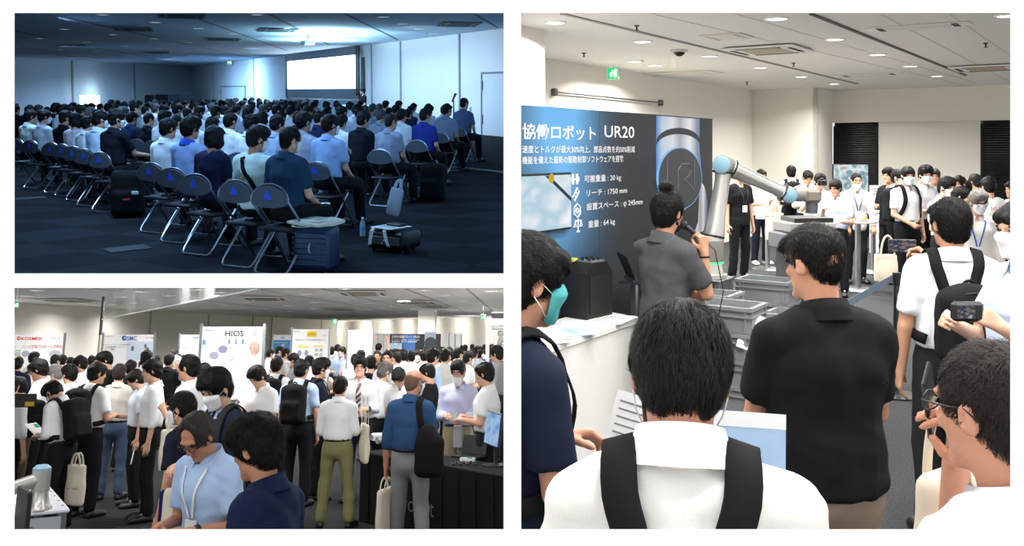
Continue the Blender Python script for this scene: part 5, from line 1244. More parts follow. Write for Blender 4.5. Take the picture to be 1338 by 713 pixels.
dirm = (pc_ - mo).normalized(); obj('mic_head', MB().lathe([(0, 0), (.02, .006), (.027, .025), (.024, .045), (.018, .05)], 16, mo, dirm.to_track_quat('Z', 'Y').to_matrix()), mat('mic_mesh', '17181a', .6, bump=.5, bscale=400, var=.1), mk, smooth=60); obj('mic_handle', MB().tube([mo + dirm * .045, mo + dirm * .20], [.017, .012], 12), plastic('0e0e10', .5), mk, smooth=40)
e = mo + dirm * .2; obj('mic_cable', MB().tube([e, e + v3(.03, .06, -.06), e + v3(.06, .1, -.3), e + v3(.02, .06, -.6), e + v3(0, 0, -1.0)], .003, 6), plastic('0b0b0c', .5), mk)
wb = inf['arm'][1]; wp = wb[1] + (wb[2] - wb[1]) * .88; obj('bracelet', MB().lathe([(.030, -.006), (.033, 0), (.030, .006)], 18, wp, wb[3].to_track_quat('Z', 'Y').to_matrix()), plastic('141414', .6), top)
top, inf = ph
LIT = screen_mat('screen_phone_picture', ['1a2230', '4d5d78', '8b7c70', '25304a', 'b3bcc8'], 4.0, .9)
phone(R3, top, 'phone filming the robot in the raised hand of the man with the big backpack', inf['palm'][1] + v3(-.07, .03, .03), RXYZ(0, 0, 6), '2a2b2d', LIT)
top, inf = cm_
def compact(R, top, loc, label, rot=None):
    o = held_t(R, top, 'compact_camera', label, 'camera', loc, rot)
    obj('camera_body', MB().box((0, 0, 0), (.125, .045, .08), bev=.012), plastic('141517', .5), o); obj('screen', MB().box((-.014, -.0235, .0), (.072, .002, .052)), LIT, o); obj('lens', MB().lathe([(.032, 0), (.032, .03), (.026, .04), (0, .04)], 18, (-.01, .022, 0), Matrix.Rotation(-math.pi / 2, 3, 'X')), plastic('0d0d0e', .4), o, smooth=40)
    obj('wrist_strap', MB().tube([(.06, 0, -.02), (.07, -.01, -.1), (.06, -.01, -.2), (.068, 0, -.27)], .003, 6), plastic('101010', .6), o)
    return o
Mi = top.matrix_world.inverted() @ R3.W; q = inf['palm'][0] + v3(.0, .06, .02)
compact(R3, top, q, 'black compact camera with lit screen held up by the visitor in pale blue', (Mi.to_3x3().normalized()))
top, inf = gm_
phone(R3, top, 'phone held up close to the face of the man with glasses', inf['palm'][1] + v3(-.02, .02, .04), RXYZ(0, 60, 30), '1a1a1c')
tote(R3, facing(R3, R3.up(1247, 612, 1.95), 25), 'open cream canvas tote bag with long handles beside the man with glasses', w=.20, h=.30, handle=.17, t=.06, seed=8)
# ------------------------------------------------------------------ lecture hall: screen, speaker, folding chairs, audience
AB = math.degrees(math.atan2(he.y, he.x))                     # direction of the back wall
nb = v3(he.y, -he.x, 0)                                       # out of the back wall, towards the audience
if nb.y > 0: nb = -nb
def wall_rect(px0, py0, px1, py1):
    a = on_back(px0, py0); b = on_back(px1, py1); return a, b
a_, b_ = on_back(376, 71), on_back(473, 58.5); zt1, zt2 = a_.z, b_.z; zb_ = on_back(424, 127).z; ztop = (zt1 + zt2) / 2
cx = (a_ + b_) / 2; wS = (v3(b_.x, b_.y, 0) - v3(a_.x, a_.y, 0)).length; hS = ztop - zb_
SCR = thing(R1, 'projection_screen', 'bright white projection screen in a dark frame on the lecture hall wall', 'projection screen', v3(cx.x, cx.y, zb_ + hS / 2) + nb * .15, AB)
FRM = plastic('23313c', .6); fw = wS * .035
SLIDE = emis('slide_light', 'dcefff', 5.0)
obj('screen_surface', MB().box((0, 0, 0), (wS - 2 * fw, .03, hS - 2 * fw)), SLIDE, SCR)
for sx, sz, ww, hh in ((0, 1, wS, fw), (0, -1, wS, fw), (1, 0, fw, hS), (-1, 0, fw, hS)): obj('frame_bar', MB().box((sx * (wS - fw) / 2, -.01, sz * (hS - fw) / 2), (ww, .06, hh)), FRM, SCR)
rs = random.Random(5)
for i in range(7): obj('slide_shape', MB().prism([(math.cos(k * 1.05) * rs.uniform(.1, .4), math.sin(k * 1.05) * rs.uniform(.1, .35)) for k in range(6)], -.002, .002, Matrix.Rotation(math.pi / 2, 3, 'X'), (rs.uniform(-.26, .22) * wS, -.02, rs.uniform(-.25, .1) * hS)), emis('slide_pale', 'd6ecf2', 4.2), SCR)
q = on_back(373.5, 100); q2 = on_back(474, 100)
bb = thing(R1, 'stage_surround', 'dark teal surround strip around the projection screen', 'surround', v3(cx.x, cx.y, 0) + nb * .06, AB)
obj('side_strip', MB().box((wS / 2 + .22, 0, HC1 * .43), (.34, .05, HC1 * .84)), plastic('3b4d58', .8), bb); obj('base_strip', MB().box((0, 0, zb_ * .45), (wS + .2, .05, zb_ * .9)), plastic('4a5a64', .8), bb); obj('side_strip', MB().box((-wS / 2 - .12, 0, HC1 * .43), (.2, .05, HC1 * .84)), plastic('3b4d58', .8), bb)
# light of the projector on ceiling and wall
pj_ = ceil_pt(R1, HC1, 402, 45)
pr = thing(R1, 'projector', 'small projector hanging from the lecture hall ceiling', 'projector', pj_ - v3(0, 0, .32), AB)
obj('projector_body', MB().box((0, 0, 0), (.5, .42, .17), bev=.03), plastic('5a646c', .5), pr); obj('ceiling_pole', MB().tube([(0, 0, .08), (0, 0, .318)], .03, 8), plastic('4c555c', .5), pr); obj('lens', MB().lathe([(.06, 0), (.06, .04), (.05, .05), (0, .045)], 14, (0, .2, 0), Matrix.Rotation(-math.pi / 2, 3, 'X')), plastic('15181b', .2), pr)
cq = ceil_pt(R1, HC1, 425, 44)
for px, py, pw in ((425, 40, 260), (425, 45, 330), (415, 52, 300)):
    cq = ceil_pt(R1, HC1, px, py); area(R1, 'projector_spill', cq - v3(0, 0, .9), 1.0, pw * 1.15, (.50, .85, 1), target=cq, spread=170)
w0_ = on_back(600, 110)
for px, pw in ((505, 100), (545, 130), (590, 140), (640, 120)):
    w = on_back(px, 110); area(R1, 'wall_washer', v3(w.x, w.y, HC1 - .08) + nb * 3.4, 1.6, pw * .8, (.66, .82, 1), target=v3(w.x, w.y, 1.2), spread=130)
w = on_left(118, 130); area(R1, 'screen_glow', w + v3(1.2, 0, .4), 1.0, 26, (.6, .85, 1), target=w)
# small lit screen on a stand by the left wall
lq = R1.up(117.5, 136, on_left(118, 135).y - 3)
ls_ = thing(R1, 'display_screen', 'small bright white display standing by the left wall of the lecture hall', 'screen', v3(lq.x, lq.y, 0), 14)
l0, l1 = R1.up(117, 147, lq.y).z, R1.up(117, 124.5, lq.y).z; lw = 24 / F * lq.y
obj('panel', MB().box((0, 0, (l0 + l1) / 2), (lw, .05, l1 - l0)), emis('poster_light', 'f0fbff', 3.2), ls_); obj('stand', MB().box((0, .04, l0 / 2), (.12, .06, l0)), plastic('2a3138', .6), ls_)
for i, (c, dx, dz) in enumerate((('8fd0d8', -.12, .02), ('b9dfe0', .1, .1), ('d98f8f', .14, -.06), ('9ccfd0', -.05, -.12))): obj('picture_patch', MB().box((dx * lw * 2, -.028, (l0 + l1) / 2 + dz * 2), (lw * .22, .004, lw * .14)), emis('poster_patch_' + c, c, 2.0), ls_)
# folding partitions at the back
for i, (x0, x1, c) in enumerate(((189.5, 202, '20262b'), (203, 220, '12171b'), (221, 235, '3c4b56'), (236, 252, '46545f'))):
    y = on_left(200, 130).y - 1.5; a = R1.up(x0, 140, y); b = R1.up(x1, 140, y); zz = R1.up(x0, 123.5 if i else 124, y).z
    solo(R1, 'partition_board', MB().box(((b.x - a.x) / 2, 0, zz / 2), (b.x - a.x, .06, zz), bev=.02), plastic(c, .8), ['charcoal partition board beside the black gap, back of the lecture hall', 'black partition board between grey boards, back of the lecture hall', 'slate grey partition board next to the black board', 'lighter slate partition board in the far corner of the lecture hall'][i], 'partition', v3(a.x, a.y, 0))
# doors, stand, floor strip
def wall_door(name, px0, px1, pyt, label):
    a, b = on_back(px0, pyt), on_back(px1, pyt); w = (v3(b.x, b.y, 0) - v3(a.x, a.y, 0)).length; h = a.z; c = (a + b) / 2
    d = obj(name, MB().box((0, 0, h / 2), (w, .04, h)), mat('door_pale', 'cdd5da', .7, var=.02)); d['kind'] = 'structure'; d['label'] = label; put(R1, d, v3(c.x, c.y, 0) + nb * .03, AB)
    fr = MB(); 
    for sx in (-1, 1): fr.box((sx * w / 2, -.02, h / 2), (.07, .05, h))
    fr.box((0, -.02, h), (w + .07, .05, .07)); f = obj('door_frame', fr, plastic('6e7880', .6), d); f['kind'] = 'structure'
    for z in (.25, .8): hn = obj('door_hinge', MB().box((-w / 2 + .08, -.03, h * z), (.06, .05, .35)), plastic('4f585f', .5), d); hn['kind'] = 'structure'
wall_door('door_1', 631, 668, 95.5, 'pale flush door beside the microphone stand'); wall_door('door_2', 289.5, 321, 113, 'pale double door at the far end of the lecture hall')
mq = R1.floor(593, 178); mz = R1.up(595, 122, mq.y).z
ms = thing(R1, 'microphone_stand', 'thin black microphone stand by the pale wall of the lecture hall', 'stand', mq, 0)
obj('foot', MB().lathe([(.22, 0), (.22, .02), (.03, .05)], 18), plastic('15181c', .5), ms); obj('pole', MB().tube([(0, 0, .03), (0, 0, mz - .25)], .022, 8), plastic('15181c', .4), ms); obj('microphone', MB().tube([(-.06, 0, mz - .3), (.05, 0, mz - .05), (.08, 0, mz)], [.03, .045, .05], 10), plastic('0c0e10', .5), ms)
sa, sb = R1.floor(586, 218), R1.floor(657, 226)
struct(R1, 'trim_1', MB().slab(sa + v3(0, 0, .002), sb + v3(0, 0, .002), sb + v3(0, .35, .002), sa + v3(0, .35, .002), .006), metal('5d6a78', .5), label='grey metal strip across the carpet')
for px, py in ((587, 143), (615, 142)):
    q = on_back(px, py); solo(R1, 'wall_socket', MB().lathe([(0, 0), (.09, 0), (.09, .02), (.06, .03), (0, .03)], 16, (0, 0, 0), Matrix.Rotation(math.pi / 2, 3, 'X')), plastic('8c98a1', .5), 'small round wall plate near the microphone stand', 'wall plate', q + nb * .005, AB, group='round wall plates of the lecture hall')
for px, py in ((40, 259), (167, 325)):
    solo(R1, 'floor_hatch', MB().box((0, 0, .004), (.30, .42, .008), bev=.003), plastic('17181c', .8), 'flush grey floor box lid in the navy carpet tiles', 'floor box', R1.floor(px, py), -51, group='floor boxes in the carpet')
e1 = thing(R1, 'exit_sign', 'green lit exit sign under the lecture hall ceiling', 'exit sign', R1.up(300, 80.5, on_back(300, 80).y - 1.2), -12, sc=2.3)
exit_sign(e1, 1.0, (HC1 - R1.up(300, 80.5, on_back(300, 80).y - 1.2).z) / 2.3 - .002)
for px, py, rz in ((237, 19.5, 20), (174, 37, 20), (293, 51, 20), (95, 59, 20), (363, 38.5, 20), (600, 31, 10), (205, 68, 20)):
    cassette(R1, HC1, px, py, 1.3, 1.9, rz, 'dark louvred air conditioner panel in the lecture hall ceiling', 'ceiling air conditioners of the lecture hall', '5d6a72', '39454c')
# ------------------------------------------------------------------ folding chair
def arc_pts(w, z, y, r, n=6):
    return []
def chair_parts():
    A = MB()                                                 # back loop and front legs, one bent tube
    top = [v3(.205 * math.cos(a), -.235 + .015 * math.sin(a), .66 + .145 * math.sin(a)) for a in [math.pi * i / 14 for i in range(15)]]
    A.tube([v3(.19, .24, .012), v3(.20, .05, .30), v3(.205, -.06, .45)] + top + [v3(-.205, -.06, .45), v3(-.20, .05, .30), v3(-.19, .24, .012)], .0115, 8)
    Af = MB().tube([v3(-.19, .235, .03), v3(.19, .235, .03)], .009, 8)
    B = MB(); c = .05
    B.tube([v3(.185, .13, .43), v3(.185, -.20, .07), v3(.175, -.235, .03), v3(.14, -.25, .012), v3(-.14, -.25, .012), v3(-.175, -.235, .03), v3(-.185, -.20, .07), v3(-.185, .13, .43)], .0115, 8)
    S = MB(); S.box((0, -.01, .398), (.37, .36, .035), bev=.015)
    P = MB(); n = 15
    vs = []; 
    for i in range(n):
        a = math.pi * i / (n - 1); x = .196 * math.cos(a); zt = .66 + .135 * math.sin(a); zb = .645 - .045 * math.sin(a)
        yy = -.235 - .012 * math.sin(a); vs += [v3(x, yy - .006, zt), v3(x, yy - .006, zb), v3(x, yy + .008, zb), v3(x, yy + .008, zt)]
    P.quads(vs, [(i * 4 + j, i * 4 + (j + 1) % 4, i * 4 + 4 + (j + 1) % 4, i * 4 + 4 + j) for i in range(n - 1) for j in range(4)])
    Mk = MB().prism([(-.04, 0), (.045, 0), (.03, .04), (-.01, .09), (-.03, .05)], -.002, .002, Matrix.Rotation(math.pi / 2, 3, 'X'), (.0, -.256, .675))
    out = [('back_frame', A.mesh('back_frame')), ('front_bar', Af.mesh('front_bar')), ('rear_legs', B.mesh('rear_legs')), ('seat', S.mesh('seat')), ('back_pad', P.mesh('back_pad')), ('blue_mark', Mk.mesh('blue_mark'))]
    for n_, me in out: auto_smooth(me, 40)
    return out
CHP = chair_parts()
CHM = {'back_frame': metal('8b929b', .35), 'front_bar': metal('8b929b', .35), 'rear_legs': metal('b6bcc4', .3), 'seat': mat('vinyl_black', '16181c', .5, bump=.1, bscale=80, var=.05), 'back_pad': mat('vinyl_grey', '454b55', .55, bump=.1, bscale=80, var=.05), 'blue_mark': mat('sticker_blue', '2350c8', .5, var=.02)}
def chair(p, rz, label, group='folding chairs of the audience', mark=True):
    t = thing(R1, 'folding_chair', label, 'chair', p, rz, group)
    for n_, me in CHP:
        if n_ == 'blue_mark' and not mark: continue
        o = obj(n_, me, CHM[n_], t if n_ != 'blue_mark' else pad)
        if n_ == 'back_pad': pad = o
    return t
YW = -25
fdir = v3(math.sin(math.radians(25)), math.cos(math.radians(25)), 0)
def seat_at(px, pyb): return R1.floor(px, pyb) + fdir * .25
def short(w):
    for k in (' holding', ' looking', ' with flower', ' with dark', ' with straight black hair'): w = w.split(k)[0]
    return w
ROWA = [ # rear bar pixel, what sits there
    (352, 360, 'man in a dark teal polo holding a notebook', dict(col='1d3a52', pants='0f1013', hair='crop', mask='on', head=(-28, 6, 0), lod=2, arms=('hold', 'lap'), strand=2500, seed=41), 1.30),
    (308, 350, 'person in a mint t-shirt with flower print and black sling', dict(col='cfe6dc', pants='11131a', hair='mop', mask='on', head=(-30, 10, 0), collar=False, tuck=False, lod=2, seed=43), 1.29),
    (255, 334, 'woman with a black bob in a navy blouse', dict(col='121a38', pants='11131a', hair='bob', head=(-8, 4, 0), collar=False, tuck=False, lod=1, seed=45), 1.27),
    (225, 318, 'man in a light blue shirt with dark blue collar', dict(col='9db6e8', pants='4a4a55', hair='curly', head=(-12, 2, 0), collarc='2b50c0', seed=47), 1.33),
    (197, 305, 'man in a white shirt', dict(col='e9edf2', pants='13151a', hair='short', head=(-14, 2, 0), seed=49), 1.30),
    (131, 278, 'man in a black shirt looking aside', dict(col='10131c', pants='101216', hair='short', mask='on', head=(-32, 4, 0), arms=('lap', ((.1, .6, -.9), (-.1, 1, -.15), .4, (0, 0, -1))), seed=51), 1.36),
    (111, 270, 'man in a pale blue shirt', dict(col='c6d6ea', pants='13151a', hair='short', mask='on', head=(-30, 4, 0), seed=53), 1.33),
    (96, 263, 'slim person in a white shirt', dict(col='dfe6ee', pants='13151a', hair='short', head=(-10, 4, 0), seed=55), 1.24),
    (81, 257, 'woman with straight black hair in a pinkish blouse', dict(col='d9cdd6', pants='13151a', hair='bob', head=(-5, 4, 0), collar=False, seed=57), 1.28),
    (67, 253, 'man in a black jacket', dict(col='0c0f15', pants='101216', hair='short', mask='on', head=(-28, 6, 0), shirt='long', seed=59), 1.30),
    (40, 247, 'man in a white long-sleeved shirt', dict(col='dce4ec', pants='101216', hair='short', mask='on', head=(-24, 4, 0), seed=61), 1.30),
    (22, 243, 'man in a pale green shirt', dict(col='cfdcd6', pants='101216', hair='short', head=(-20, 4, 0), seed=63), 1.29)]
for px, pyb, who, kw, H in ROWA:
    p = seat_at(px, pyb); kw.setdefault('arms', ('lap', 'lap')); kw.setdefault('lod', 1)
    chair(p, YW, 'folding chair with blue mark under the %s' % short(who))
    t, inf = person(R1, p + fdir * .02, YW, '%s, seated in the back row' % who, H=H, pose='sit', **kw)
    if 'mint' in who:
        T = inf['T']; sl = held_t(R1, t, 'sling_bag', 'black sling strap across the back of the mint t-shirt', 'bag', (0, 0, 0))
        obj('strap', mesh_np('strap', *ribbon(inf['shirt'], [T @ v3(-.06, -.02, .50), T @ v3(-.04, -.15, .40), T @ v3(.06, -.17, .26), T @ v3(.16, -.10, .12)], .045, .006, .008)), cloth('0c0c0e'), sl)
        p_, n_ = project(inf['shirt'], np.array([T @ v3(-.06, -.2, .28)], np.float32), .012)
        for k in range(6): obj('flower_print', MB().prism([(.02 * math.cos(a) * 2.2, .02 * math.sin(a)) for a in [math.pi * 2 * i / 8 for i in range(8)]], -.002, .001, (Matrix.Rotation(math.pi / 2, 3, 'X') @ Matrix.Rotation(k * math.pi / 3, 3, 'Z')), Vector(p_[0]) + v3(.045 * math.cos(k * math.pi / 3), 0, .045 * math.sin(k * math.pi / 3))), paper('9aa6ad'), t)
        obj('flower_print', MB().prism([(.018 * math.cos(a), .018 * math.sin(a)) for a in [math.pi * 2 * i / 8 for i in range(8)]], -.002, .003, Matrix.Rotation(math.pi / 2, 3, 'X'), Vector(p_[0])), paper('d8c545'), t)
    if 'teal' in who:
        nbk = held_t(R1, t, 'notebook', 'open white notebook on the lap of the man in the teal polo', 'notebook', inf['palm'][1] + v3(-.02, .06, -.01), RXYZ(10, 0, 20)); obj('pages', MB().box((0, 0, 0), (.16, .22, .008)), paper('e6e9ec'), nbk)
# the rows in front of them
fT = .375
def grid(k, j):
    x = -2.54 + .416 * .95 * k - .91 * .50 * j; z = 3.16 + .91 * .95 * k + .416 * .50 * j
    return v3(x, z / fT, 0)
JMIN = {1: 0, 2: 0, 3: .3, 4: .7, 5: 1.2, 6: 1.7, 7: 2.2, 8: 2.7}
FRONT = {(1, 0): ('man in a light blue striped shirt', dict(col='9fbbe6', hair='short', mask='on', glasses=True, head=(-26, 2, 0), lod=1, arms=('lap', 'lap'), seed=65), 1.34),
         (1, 1): ('man in a pale lilac shirt', dict(col='b9bfd6', hair='short', mask='on', head=(-20, 2, 0), seed=67), 1.36), (2, 0): ('man with cropped hair in a grey shirt', dict(col='8f97ab', hair='crop', hairc='1c1a1a', head=(-26, 4, 0), lod=1, seed=69), 1.30),
         (3, 0): ('man in a royal blue shirt', dict(col='24348a', hair='short', head=(-24, 2, 0), seed=71), 1.32), (4, 0): ('man in a slate shirt', dict(col='7d8aa3', hair='short', mask='on', head=(-24, 2, 0), seed=73), 1.36), (5, 0): ('tall man in a denim shirt', dict(col='56688c', hair='crop', head=(-20, 0, 0), seed=75), 1.46)}
rs = random.Random(11)
PAL = [('e4eaf0', 'white shirt'), ('dfe6ee', 'white shirt'), ('b7c9e6', 'light blue shirt'), ('a9b4c8', 'grey-blue shirt'), ('11151f', 'black top'), ('d5dbe4', 'white shirt'), ('8d97a8', 'grey shirt'), ('1a2648', 'navy shirt'), ('e8ecf1', 'white shirt')]
HST = [('short', 'short black hair'), ('short', 'short black hair'), ('crop', 'cropped black hair'), ('mop', 'full black hair'), ('curly', 'wavy black hair'), ('bob', 'a black bob'), ('thin', 'thinning hair')]
VAR = [dict(head=h, seed=sd) for h, sd in (((-6, 2, 0), 101), ((-22, 4, 0), 102), ((-12, 6, 0), 103))]
for k in range(1, 9):
    for i in range(0, 26):
        j = JMIN[k] + i; p = grid(k, j) + v3(rs.uniform(-.03, .03), rs.uniform(-.10, .10), 0)
        px = PX + p.x / p.y * F
        if px < 6 or (k > 5 and rs.random() < .12): continue
        d_wall = (p - v3(h1.x, h1.y, 0)).dot(nb)
        if d_wall < 5.5 or (p - v3(h0.x, h0.y, 0)).x < .8: continue
        fr = FRONT.get((k, i))
        if fr:
            who, kw, H = fr; kw = dict(kw); kw.setdefault('arms', ('lap', 'lap')); kw.setdefault('lod', 1)
            person(R1, p, YW, '%s, seated at the aisle end of his row' % who if i == 0 else '%s, seated next to the aisle' % who, H=H, pose='sit', pants='101216', **kw)
            chair(p - fdir * .02, YW, 'dark folding chair under the %s' % short(who), mark=(k == 1))
        else:
            c, cn = PAL[rs.randrange(len(PAL))]; hs_, hn = HST[rs.randrange(len(HST))]; v = VAR[rs.randrange(3)]
            zone = 'just ahead of the back row' if k <= 2 else 'in the middle rows' if k <= 5 else 'in the front rows'
            near = k <= 2 and i < 14; v = VAR[rs.randrange(2)] if near else v
            person(R1, p, YW + rs.uniform(-6, 6), 'listener in a %s with %s %s' % (cn, hn, zone), H=1.27 + rs.uniform(-.04, .06), pose='sit', arms=('lap', 'lap'), lod=1 if near else 0, col=c, pants='101216', hair=hs_, hairc='0b090a' if rs.random() < .85 else '4b4a4c', group='listeners %s' % zone, face=False, **v)
            if near and k == 1: chair(p - fdir * .02, YW, 'folding chair in the row ahead of the back row', 'folding chairs ahead of the back row', mark=False)
# presenter
pq = R1.floor(475, 174); ppz = 1.72
t, inf = person(R1, pq, 120, 'presenter in a black t-shirt speaking into a microphone beside the screen', H=R1.at(475, 114.5, F / pq.y)[1], arms=('holdlo', 'mic'), collar=False, tuck=False, col='121316', pants='15161a', hair='short', lod=1, skin='d8ab92', seed=81)
held(R1, t, 'microphone', MB().tube([inf['palm'][1] + v3(0, .0, -.06), inf['palm'][1] + v3(0, .02, .05), inf['palm'][1] + v3(0, .03, .11)], [.016, .02, .03], 8), plastic('101113', .5), 'handheld microphone of the presenter', 'microphone', (0, 0, 0))
tq_ = R1.floor(463, 172); tz = R1.up(463, 137, tq_.y).z
tb = thing(R1, 'lectern_table', 'white cloth-covered table below the projection screen', 'table', tq_, AB)
obj('table_cloth', MB().box((0, 0, tz / 2), (1.8, .7, tz), bev=.03), cloth('dfe8ee'), tb)
# ------------------------------------------------------------------ luggage
def suitcase(p, rz, col, w, d, h, label, lay=False):
    t = thing(R1, 'suitcase', label, 'suitcase', p, rz)
    M = None
    V, Fc = surface([rb((0, 0, h / 2 + .03), (w / 2, d / 2, h / 2), .05, None)], .016); obj('shell', mesh_np('shell', V, Fc), plastic(col, .35), t)
    for i in range(7):
        z = .09 + (h - .12) * i / 6
        obj('ridge', MB().tube([v3(w / 2 * .82 * a, -d / 2 - .002, z) for a in (-1, 1)], .010, 6), plastic(col, .35), t)
        obj('ridge', MB().tube([v3(-w / 2 - .002, d / 2 * .8 * a, z) for a in (-1, 1)], .010, 6), plastic(col, .35), t)
    obj('side_handle', MB().tube([v3(.0, -d / 2 - .005, h * .7), v3(.0, -d / 2 - .03, h * .66), v3(.0, -d / 2 - .03, h * .54), v3(0, -d / 2 - .005, h * .5)], .009, 6), plastic('8f98a5', .4), t)
    for a in (-1, 1):
        for b in (-1, 1): obj('caster', MB().lathe([(.025, -.012), (.025, .012)], 12, (a * w * .36, b * d * .32, .025), Matrix.Rotation(math.pi / 2, 3, 'Y')), plastic('0b0c0e', .5), t)
    return t, h + .03
sp0 = R1.floor(410, 360) + v3(0, .14, 0)
sc0, hh = suitcase(sp0, -14, '16294a', .36, .25, .40, 'navy ribbed suitcase with papers on top beside the teal polo man')
def paper_on(base, rz, w, h, label, col='e9e5da', blue=True):
    t = thing(R1, 'document', label, 'paper', base, rz); obj('sheet', MB().box((0, 0, .002), (w, h, .004)), paper(col), t)
    if blue: obj('header_band', MB().box((0, h * .40, .0045), (w * .85, h * .05, .001)), paper('3b5f9a'), t)
    for i in range(6): obj('printed_line', MB().box((-w * .02, h * (.28 - .1 * i), .0045), (w * .78, h * .03, .001)), mat('ink_slate', '6d7686', .8, var=.1), t)
tote(R1, R1.W @ Matrix.Translation(sp0 + v3(.0, .02, hh + .026)) @ Matrix.Rotation(math.radians(-30), 4, 'Z') @ Matrix.Rotation(math.radians(90), 4, 'X') @ Matrix.Translation((0, 0, .19)), 'cream cloth bag lying flat on the navy suitcase', w=.40, h=.36, t=.03, handle=.10, seed=9, bulge=.0)
paper_on(sp0 + v3(-.01, .0, hh + .05), -32, .30, .24, 'printed programme sheet with blue header on the navy suitcase')
sp1 = R1.floor(512, 332) + v3(.0, .2, 0)
sc1, hh1 = suitcase(sp1, -28, '0d0e12', .46, .34, .19, 'black suitcase lying flat with papers and cream straps on top')
paper_on(sp1 + v3(-.03, -.02, hh1 + .028), -40, .30, .30, 'printed sheets under a phone on the black suitcase', 'd9d8d2', False)
o = thing(R1, 'wallet', 'black wallet lying on the papers of the black suitcase', 'wallet', sp1 + v3(.02, .04, hh1 + .034), -35); obj('wallet_body', MB().box((0, 0, .012), (.20, .11, .024), bev=.008), mat('leather_black', '0c0c0e', .5, var=.1), o); obj('wallet_band', MB().box((.0, 0, .0245), (.10, .03, .002)), plastic('5b2740', .5), o)
for i, dx in enumerate((-.13, .02)):
    st_ = MB(); b0 = v3(dx, -.17, hh1 + .03); pts = [b0, b0 + v3(.0, -.03, -.02), b0 + v3(-.02 + .05 * i, -.035, -.12), b0 + v3(-.03 + .08 * i, -.03, -.17)]
    vs = [];
    for p in pts: vs += [p - v3(.02, 0, 0), p + v3(.02, 0, 0), p + v3(.02, -.003, 0), p + v3(-.02, -.003, 0)]
    st_.quads(vs, [(i_ * 4 + j, i_ * 4 + (j + 1) % 4, i_ * 4 + 4 + (j + 1) % 4, i_ * 4 + 4 + j) for i_ in range(3) for j in range(4)])
    o = obj('tote_strap', st_, cloth('d8d3c6'), sc1)
bq_ = R1.floor(474, 308); bt = thing(R1, 'water_bottle', 'clear plastic water bottle on the floor by the black suitcase', 'bottle', bq_, 0)
obj('bottle', MB().lathe([(.0, .0), (.032, .002), (.033, .12), (.028, .15), (.013, .18), (.013, .195)], 16), mat('bottle_plastic', 'b9c6d2', .1, alpha=.55, spec=.7), bt, smooth=40); obj('bottle_label', MB().lathe([(.0338, .06), (.0338, .11)], 16), paper('6f86a8'), bt); obj('bottle_cap', MB().lathe([(.015, .193), (.015, .212), (0, .213)], 14), plastic('dfe6ec', .4), bt)
tote(R1, R1.W @ Matrix.Translation(R1.up(520, 246, R1.floor(525, 288).y)) @ Matrix.Rotation(math.radians(-20), 4, 'Z') @ Matrix.Rotation(math.radians(14), 4, 'Y'), 'white tote bag hanging from the chair of the man in the grey shirt', col='aeb3be', w=.17, h=.36, t=.05, handle=.14, seed=6)
def ruck(p, rz, label, col, sc=1.0):
    t = thing(R1, 'backpack', label, 'backpack', p, rz, sc=sc)
    V, Fc = surface([rb((0, 0, .24), (.16, .11, .24), .07, None), rb((0, -.10, .16), (.13, .05, .12), .04, None, k=.03)], .016); obj('pack', mesh_np('pack', folds(V, Fc, 5, .008, 20), Fc), cloth(col), t); obj('handle', MB().tube([v3(.04 * math.cos(a), 0, .475 + .04 * math.sin(a)) for a in [math.pi * i / 8 for i in range(9)]], .009, 6), cloth(col), t)
    return t
rk = ruck(R1.floor(168, 283), 10, 'black wheeled travel bag in the gap between back row chairs', '0c0d10', 1.25)
obj('side_pocket', MB().box((.10, -.145, .26), (.07, .02, .04), bev=.008), cloth('b9bcc0'), rk); obj('colour_stripe', MB().box((.02, -.16, .20), (.07, .004, .018)), paper('b8454a'), rk)
ruck(R1.floor(566, 262), -10, 'black backpack on the floor by the aisle chairs', '090a0d', 1.15)
# ------------------------------------------------------------------ exhibition hall: stands, tables, robots, visitors
def panel_stand(px0, px1, pyt, s, label, head=None, lines=(), pics=(), rz=0, col='eef0f1', htext=None, hcol='1b1c1e', hpos=None, hsize=.16, body=None):
    y = F / s; a = R2.up(px0, pyt, y); b = R2.up(px1, pyt, y); w = b.x - a.x; h = a.z
    t = thing(R2, 'exhibition_panel', label, 'display panel', v3(a.x, a.y, 0), rz)
    obj('board', MB().box((w / 2, 0, h / 2), (w, .05, h)), plastic(col, .6), t); 
    for sx in (0, w): obj('edge_post', MB().box((sx, 0, h / 2 + .02), (.035, .06, h + .04)), metal('9fa3a6', .4), t)
    def X(px): return (px - px0) / (px1 - px0) * w
    def Z(py): return R2.up(px0, py, y).z
    if body: obj('lower_print', MB().box((w / 2, -.027, Z(body[0]) / 2), (w - .05, .004, Z(body[0]))), mat('print_' + body[1], body[1], .6, var=.04, bscale=4), t)
    if htext:
        text_on('brand_text', htext, (hpos[3] - hpos[1]) / s * 1.28, mat('ink_' + hcol, hcol, .6, var=.02), t, Matrix.Translation((X(hpos[0]), -.034, Z(hpos[3]))) @ Matrix.Rotation(math.pi / 2, 4, 'X'), bold=.0012 if hsize > .1 else 0, width=X(hpos[2]) - X(hpos[0]))
    for txt, x0, x1, yb, hp, c in lines: text_on('panel_text', txt, hp / s * 1.2, mat('ink_' + c, c, .7, var=.02), t, Matrix.Translation((X(x0), -.033, Z(yb))) @ Matrix.Rotation(math.pi / 2, 4, 'X'), width=X(x1) - X(x0))
    for x0, y0, x1, y1, c in pics: obj('panel_picture', MB().box(((X(x0) + X(x1)) / 2, -.029, (Z(y0) + Z(y1)) / 2), (X(x1) - X(x0), .006, Z(y0) - Z(y1))), mat('print_' + c, c, .6, var=.06, bscale=9), t)
    return t, X, Z
